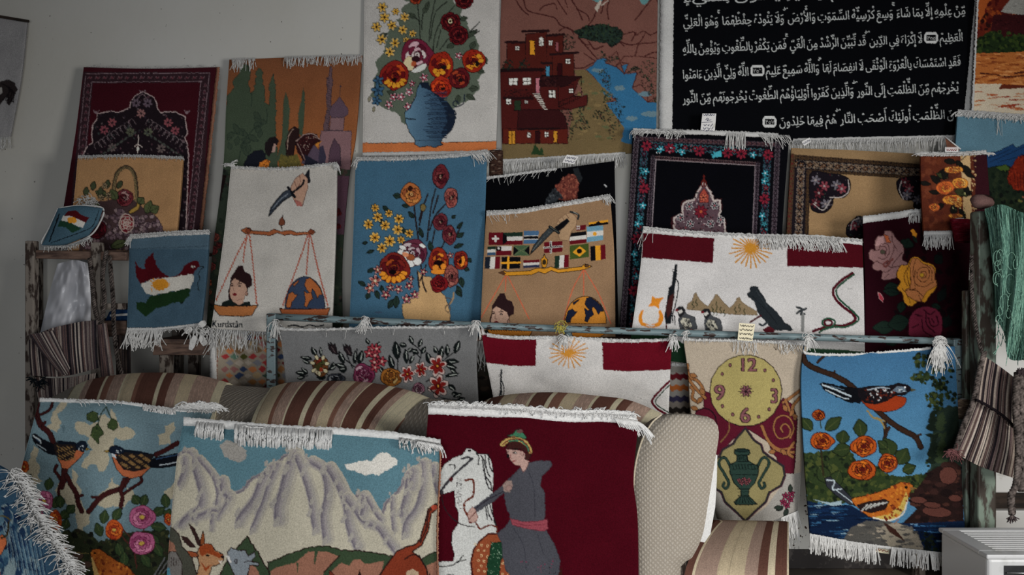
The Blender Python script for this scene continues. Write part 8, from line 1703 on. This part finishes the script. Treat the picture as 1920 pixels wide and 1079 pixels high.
# small rolled rugs
def roll(label, cx, cy, w, h, Y, c1, c2, light, seed, name='rolled_rug', ang=0):
    root = empty(name, at(cx, cy+h/2, Y), label, 'rolled rug'); R = np.random.RandomState(seed); m, n = 40, 24
    t = np.linspace(0, 1, m)[:, None]; th = np.linspace(0, 2*PI, n)[None]; rx = w/2
    X = cx+rx*np.cos(th)+(t-.5)*ang; Yp = cy-h/2+h*t+2*np.sin(th); D = Y+rx/FPX*Y*np.sin(th)*.6+0*t
    C = np.where(R.rand(m, n, 1) < .5, alb(c1), alb(c2)); k = (np.sin(t*h*.5)*np.cos(th*3) > .75)[..., None]; C = np.where(k, alb(light), C)
    mb = MB(); mb.grid(atA(X, Yp, D), C, flip=True); mb.add([at(cx-ang/2+rx*math.cos(a), cy-h/2+2*math.sin(a), Y+rx/FPX*Y*math.sin(a)*.6) for a in np.linspace(0, 2*PI, n, endpoint=False)], [tuple(range(n))], alb(c1)); mb.build('roll', M_PILE, root)
    mb = MB(); mb.tube([at(cx-ang/2+rx*.6*math.cos(a)*(1-a/20), cy-h/2-1+1.4*math.sin(a), Y-.004+rx/FPX*Y*math.sin(a)*.4) for a in np.linspace(0, 12, 40)], .0015, 4); mb.build('rolled_edge', M_COTTON, root)
roll('small rolled brown patterned rug between the blue bouquet rug and village rug', 930, 306, 26, 46, 3.80, (54, 38, 34), (84, 62, 52), (120, 104, 92), 3)
roll('thick rolled dark red rug end below the little rose rug', 1805, 433, 40, 42, 3.44, (104, 20, 36), (84, 14, 28), (110, 40, 52), 6, ang=10)
roll('small roll of cream and brown cloth beside the iron post', 1806, 768, 30, 34, 3.22, (110, 96, 82), (84, 70, 62), (140, 124, 108), 8, 'rolled_cloth')

# green yarn hank on the right post
def yarn():
    root = empty('yarn_hank', at(1890, 680, 3.10), 'thick hank of green wool yarn hanging at the right edge', 'yarn'); R = random.Random(12)
    M = fabric_mat('green_wool', 160, .3, .8, .1)
    base = [(112, 146, 132), (90, 124, 112), (128, 162, 146), (76, 106, 98)]
    # soft body
    n, m = 40, 50; P = coons(edge([(1846, 392), (1880, 384), (1925, 400), (1990, 392)]), edge([(1990, 392), (2000, 520), (1985, 690)]), edge([(1868, 598), (1884, 628), (1892, 672), (1930, 676), (1985, 690)]), edge([(1846, 392), (1860, 470), (1866, 540), (1868, 598)]), n, m)
    u = np.linspace(0, 1, n)[None]; v = np.linspace(0, 1, m)[:, None]
    mb = MB(); D = 3.08-.05*np.sin(PI*u)**.6*(.3+np.sin(PI*np.clip(v, .05, .95)))+.02*np.sin(u*22+v*3); mb.grid(atA(P[..., 0], P[..., 1], D), alb((80, 112, 100))); mb.grid(atA(P[..., 0], P[..., 1], D*0+3.13), alb((80, 112, 100)), flip=True); mb.build('core', M, root)
    mb = MB()
    for i in range(520):
        a = R.random(); pts = []; x0 = R.uniform(0, 1); ph = R.uniform(0, 6); am = R.uniform(0, .03); v0 = R.uniform(-.02, .5); v1 = min(1.04, v0+R.uniform(.3, .9)); dx = R.uniform(-.12, .12)
        k = 10
        for j in range(k+1):
            vv = v0+(v1-v0)*j/k; uu = min(1.01, max(-.01, x0+dx*vv+am*math.sin(ph+vv*9)))
            fu = uu*(n-1); fv = min(max(vv, 0), 1)*(m-1); iu, iv = min(n-2, max(0, int(fu))), min(m-2, int(fv)); tu = fu-iu; tv = fv-iv
            p = (P[iv, iu]*(1-tu)+P[iv, iu+1]*tu)*(1-tv)+(P[iv+1, iu]*(1-tu)+P[iv+1, iu+1]*tu)*tv
            d = 3.08-.05*max(0, math.sin(PI*min(1, max(0, uu))))**.6*(.3+math.sin(PI*min(.95, max(.05, vv))))+.02*math.sin(uu*22+vv*3)-.005*a-.003
            pts.append(at(p[0], p[1]+(vv-1)*20*(vv > 1), d))
        mb.tube(pts, .0014, 4, alb(base[R.randrange(4)]), cap=False)
    for i in range(24):                # loose loops
        x, y = R.uniform(1865, 1915), R.uniform(480, 620); rr = R.uniform(8, 20)
        mb.tube([at(x+math.cos(t)*rr*.5, y+math.sin(t)*rr, 3.0-.01*math.sin(t)) for t in np.linspace(R.uniform(0, 3), 6, 12)], .0011, 4, alb(base[2]), cap=False)
    for i in range(60): strand(mb, R.uniform(1868, 1940), R.uniform(590, 668), 3.06, R.uniform(-.6, .3), 1, R.uniform(10, 26), .05, .0012, .5, R, C=alb(base[i % 4]))
    mb.build('strand', M, root)
yarn()
root = empty('thread_bundle', at(1840, 402, 3.19), 'pinkish plastic-wrapped bundle on top of the iron post', 'bundle'); mb = MB()
n = 14; t = np.linspace(0, PI, n)[:, None]; f = np.linspace(0, 2*PI, 20)[None]; nz = 1+.18*noise2((n, 20), 5, 4)
mb.grid(atA(1840+22*np.sin(t)*np.cos(f)*nz, 378+13*np.cos(t)*nz+0*f, 3.19+.035*np.sin(t)*np.sin(f)), alb((112, 88, 84))); mb.build('wrapping', M_VCOL, root)
mb = MB(); R = random.Random(3)
for i in range(12): strand(mb, 1848, 404, 3.15, 1, R.uniform(-.4, .4), R.uniform(6, 14), .0, .0014, .3, R)
mb.build('loose_end', M_YARN, root)

# right striped bag and braids
G2 = [(128, 116, 108), (58, 50, 52), (150, 138, 128), (44, 38, 42), (168, 158, 148), (92, 76, 72), (34, 30, 34), (110, 94, 92)]
root = empty('striped_bag', at(1850, 880, 3.05), 'striped woven saddle bag hanging at the right edge below the green yarn', 'bag')
bag_panel([(1846, 668), (1878, 690), (1912, 716)], [(1832, 754), (1868, 776), (1908, 806)], [(1846, 668), (1838, 710), (1832, 754)], [(1912, 716), (1908, 760), (1908, 806)], 3.06, G2, 31, 'flap', root, n=110, m=24, puff=.012, thick=.012)
bag_panel([(1832, 750), (1868, 776), (1910, 802)], [(1790, 850), (1840, 876), (1903, 898)], [(1832, 750), (1812, 800), (1790, 850)], [(1910, 802), (1910, 850), (1903, 898)], 3.08, G2, 33, 'pouch', root, n=130, m=30, puff=.02, thick=.02)
mb = MB(); mb.tube([at(x, y, 3.04) for x, y in smooth_pts([(1830, 750), (1850, 760), (1880, 780), (1906, 804)])], .005, 6); mb.build('edge_cord', fabric_mat('black_cord', base=alb((34, 28, 32))), root)
braid('strap', [(1846, 660), (1836, 700), (1826, 750), (1806, 800), (1790, 850)], 3.6, root, 3.06); braid('strap', [(1822, 480), (1822, 540), (1828, 600), (1838, 650), (1846, 668)], 2.6, root, 3.12)
mb = MB(); R = random.Random(8)
for i in range(50): strand(mb, 1790+R.uniform(-10, 6), 850+R.uniform(-4, 4), 3.05, R.uniform(-1, .4), R.uniform(-.6, .8), R.uniform(8, 22), .1, .0014, .6, R, C=alb((120, 84, 84)))
mb.build('tassel', M_VCOL, root)
root = empty('braided_cord', at(1905, 990, 3.00), 'thick black and white braided cord with a tasselled end at the right edge', 'cord')
braid('braid', [(1916, 698), (1912, 760), (1914, 820), (1920, 870), (1916, 920)], 6, root, 3.0); braid('braid', [(1908, 700), (1905, 770), (1910, 840), (1906, 905), (1896, 930), (1898, 965)], 4.6, root, 2.985)
mb = MB(); R = random.Random(9)
for i in range(50): strand(mb, 1898, 966, 2.98, R.uniform(-1, 1), 1, R.uniform(8, 18), .0, .0016, .5, R, C=alb(random.choice([(80, 70, 70), (40, 34, 38), (130, 120, 114)])))
mb.build('tassel', M_VCOL, root); mb = MB()
for i in range(40): strand(mb, 1914, 700, 2.98, R.uniform(-1, 1), R.uniform(-1, .5), R.uniform(6, 12), .0, .0016, .5, R, C=alb((70, 60, 62)))
mb.build('tassel', M_VCOL, root)

# white appliance in the lower right corner
root = empty('convector_heater', at(1900, 1079, 2.9)[:2]+(0,), 'white heater with a slotted top grille in the lower right corner', 'heater')
M_APP = paint_mat('white_enamel', (178, 178, 178), (166, 166, 164), .35, 0, 5, .6); M_BLK = paint_mat('black_recess', (26, 26, 30), (40, 40, 44), .5)
Yf, Yb = 2.72, 3.02; xa = at(1852, 0, Yf)[0]; xb = at(2040, 0, Yf)[0]; zt = at(0, 1040, Yf)[2]
zt = EYE-(1040-539.5)/FPX*Yf
mb = MB(); mb.box((xa, Yf, .06), (xb, Yb, zt-.012)); mb.build('housing', M_APP, root, smooth=False, bevel=.012)
mb = MB(); mb.box((xa-.006, Yf-.006, zt-.014), (xb, Yf+.04, zt)); mb.box((xa-.006, Yb-.03, zt-.014), (xb, Yb+.004, zt)); mb.box((xa-.006, Yf+.038, zt-.014), (xa+.05, Yb-.028, zt)); mb.build('top_frame', M_APP, root, smooth=False, bevel=.004)
for i in range(11):
    y = Yf+.052+i*.0215; mb = MB(); mb.box((xa+.045, y, zt-.012), (xb, y+.011, zt-.002)); mb.build('slat', M_APP, root, smooth=False, bevel=.002)
mb = MB(); mb.box((xa+.05, Yf-.003, .12), (xb, Yf+.001, zt-.035)); mb.build('front_opening', M_BLK, root, smooth=False)
M_CHROME = paint_mat('bright_wire', (190, 190, 190), (160, 160, 160), .25, .9)
for i in range(3): mb = MB(); z = zt-.055-.03*i; mb.tube([(xa+.055, Yf-.008, z), (xb, Yf-.008, z-.004)], .0022, 6); mb.build('guard_wire', M_CHROME, root)
for x in (xa+.03, xb-.03): mb = MB(); mb.box((x-.02, Yf+.02, 0), (x+.02, Yb-.02, .062)); mb.build('foot', M_BLK, root, smooth=False)
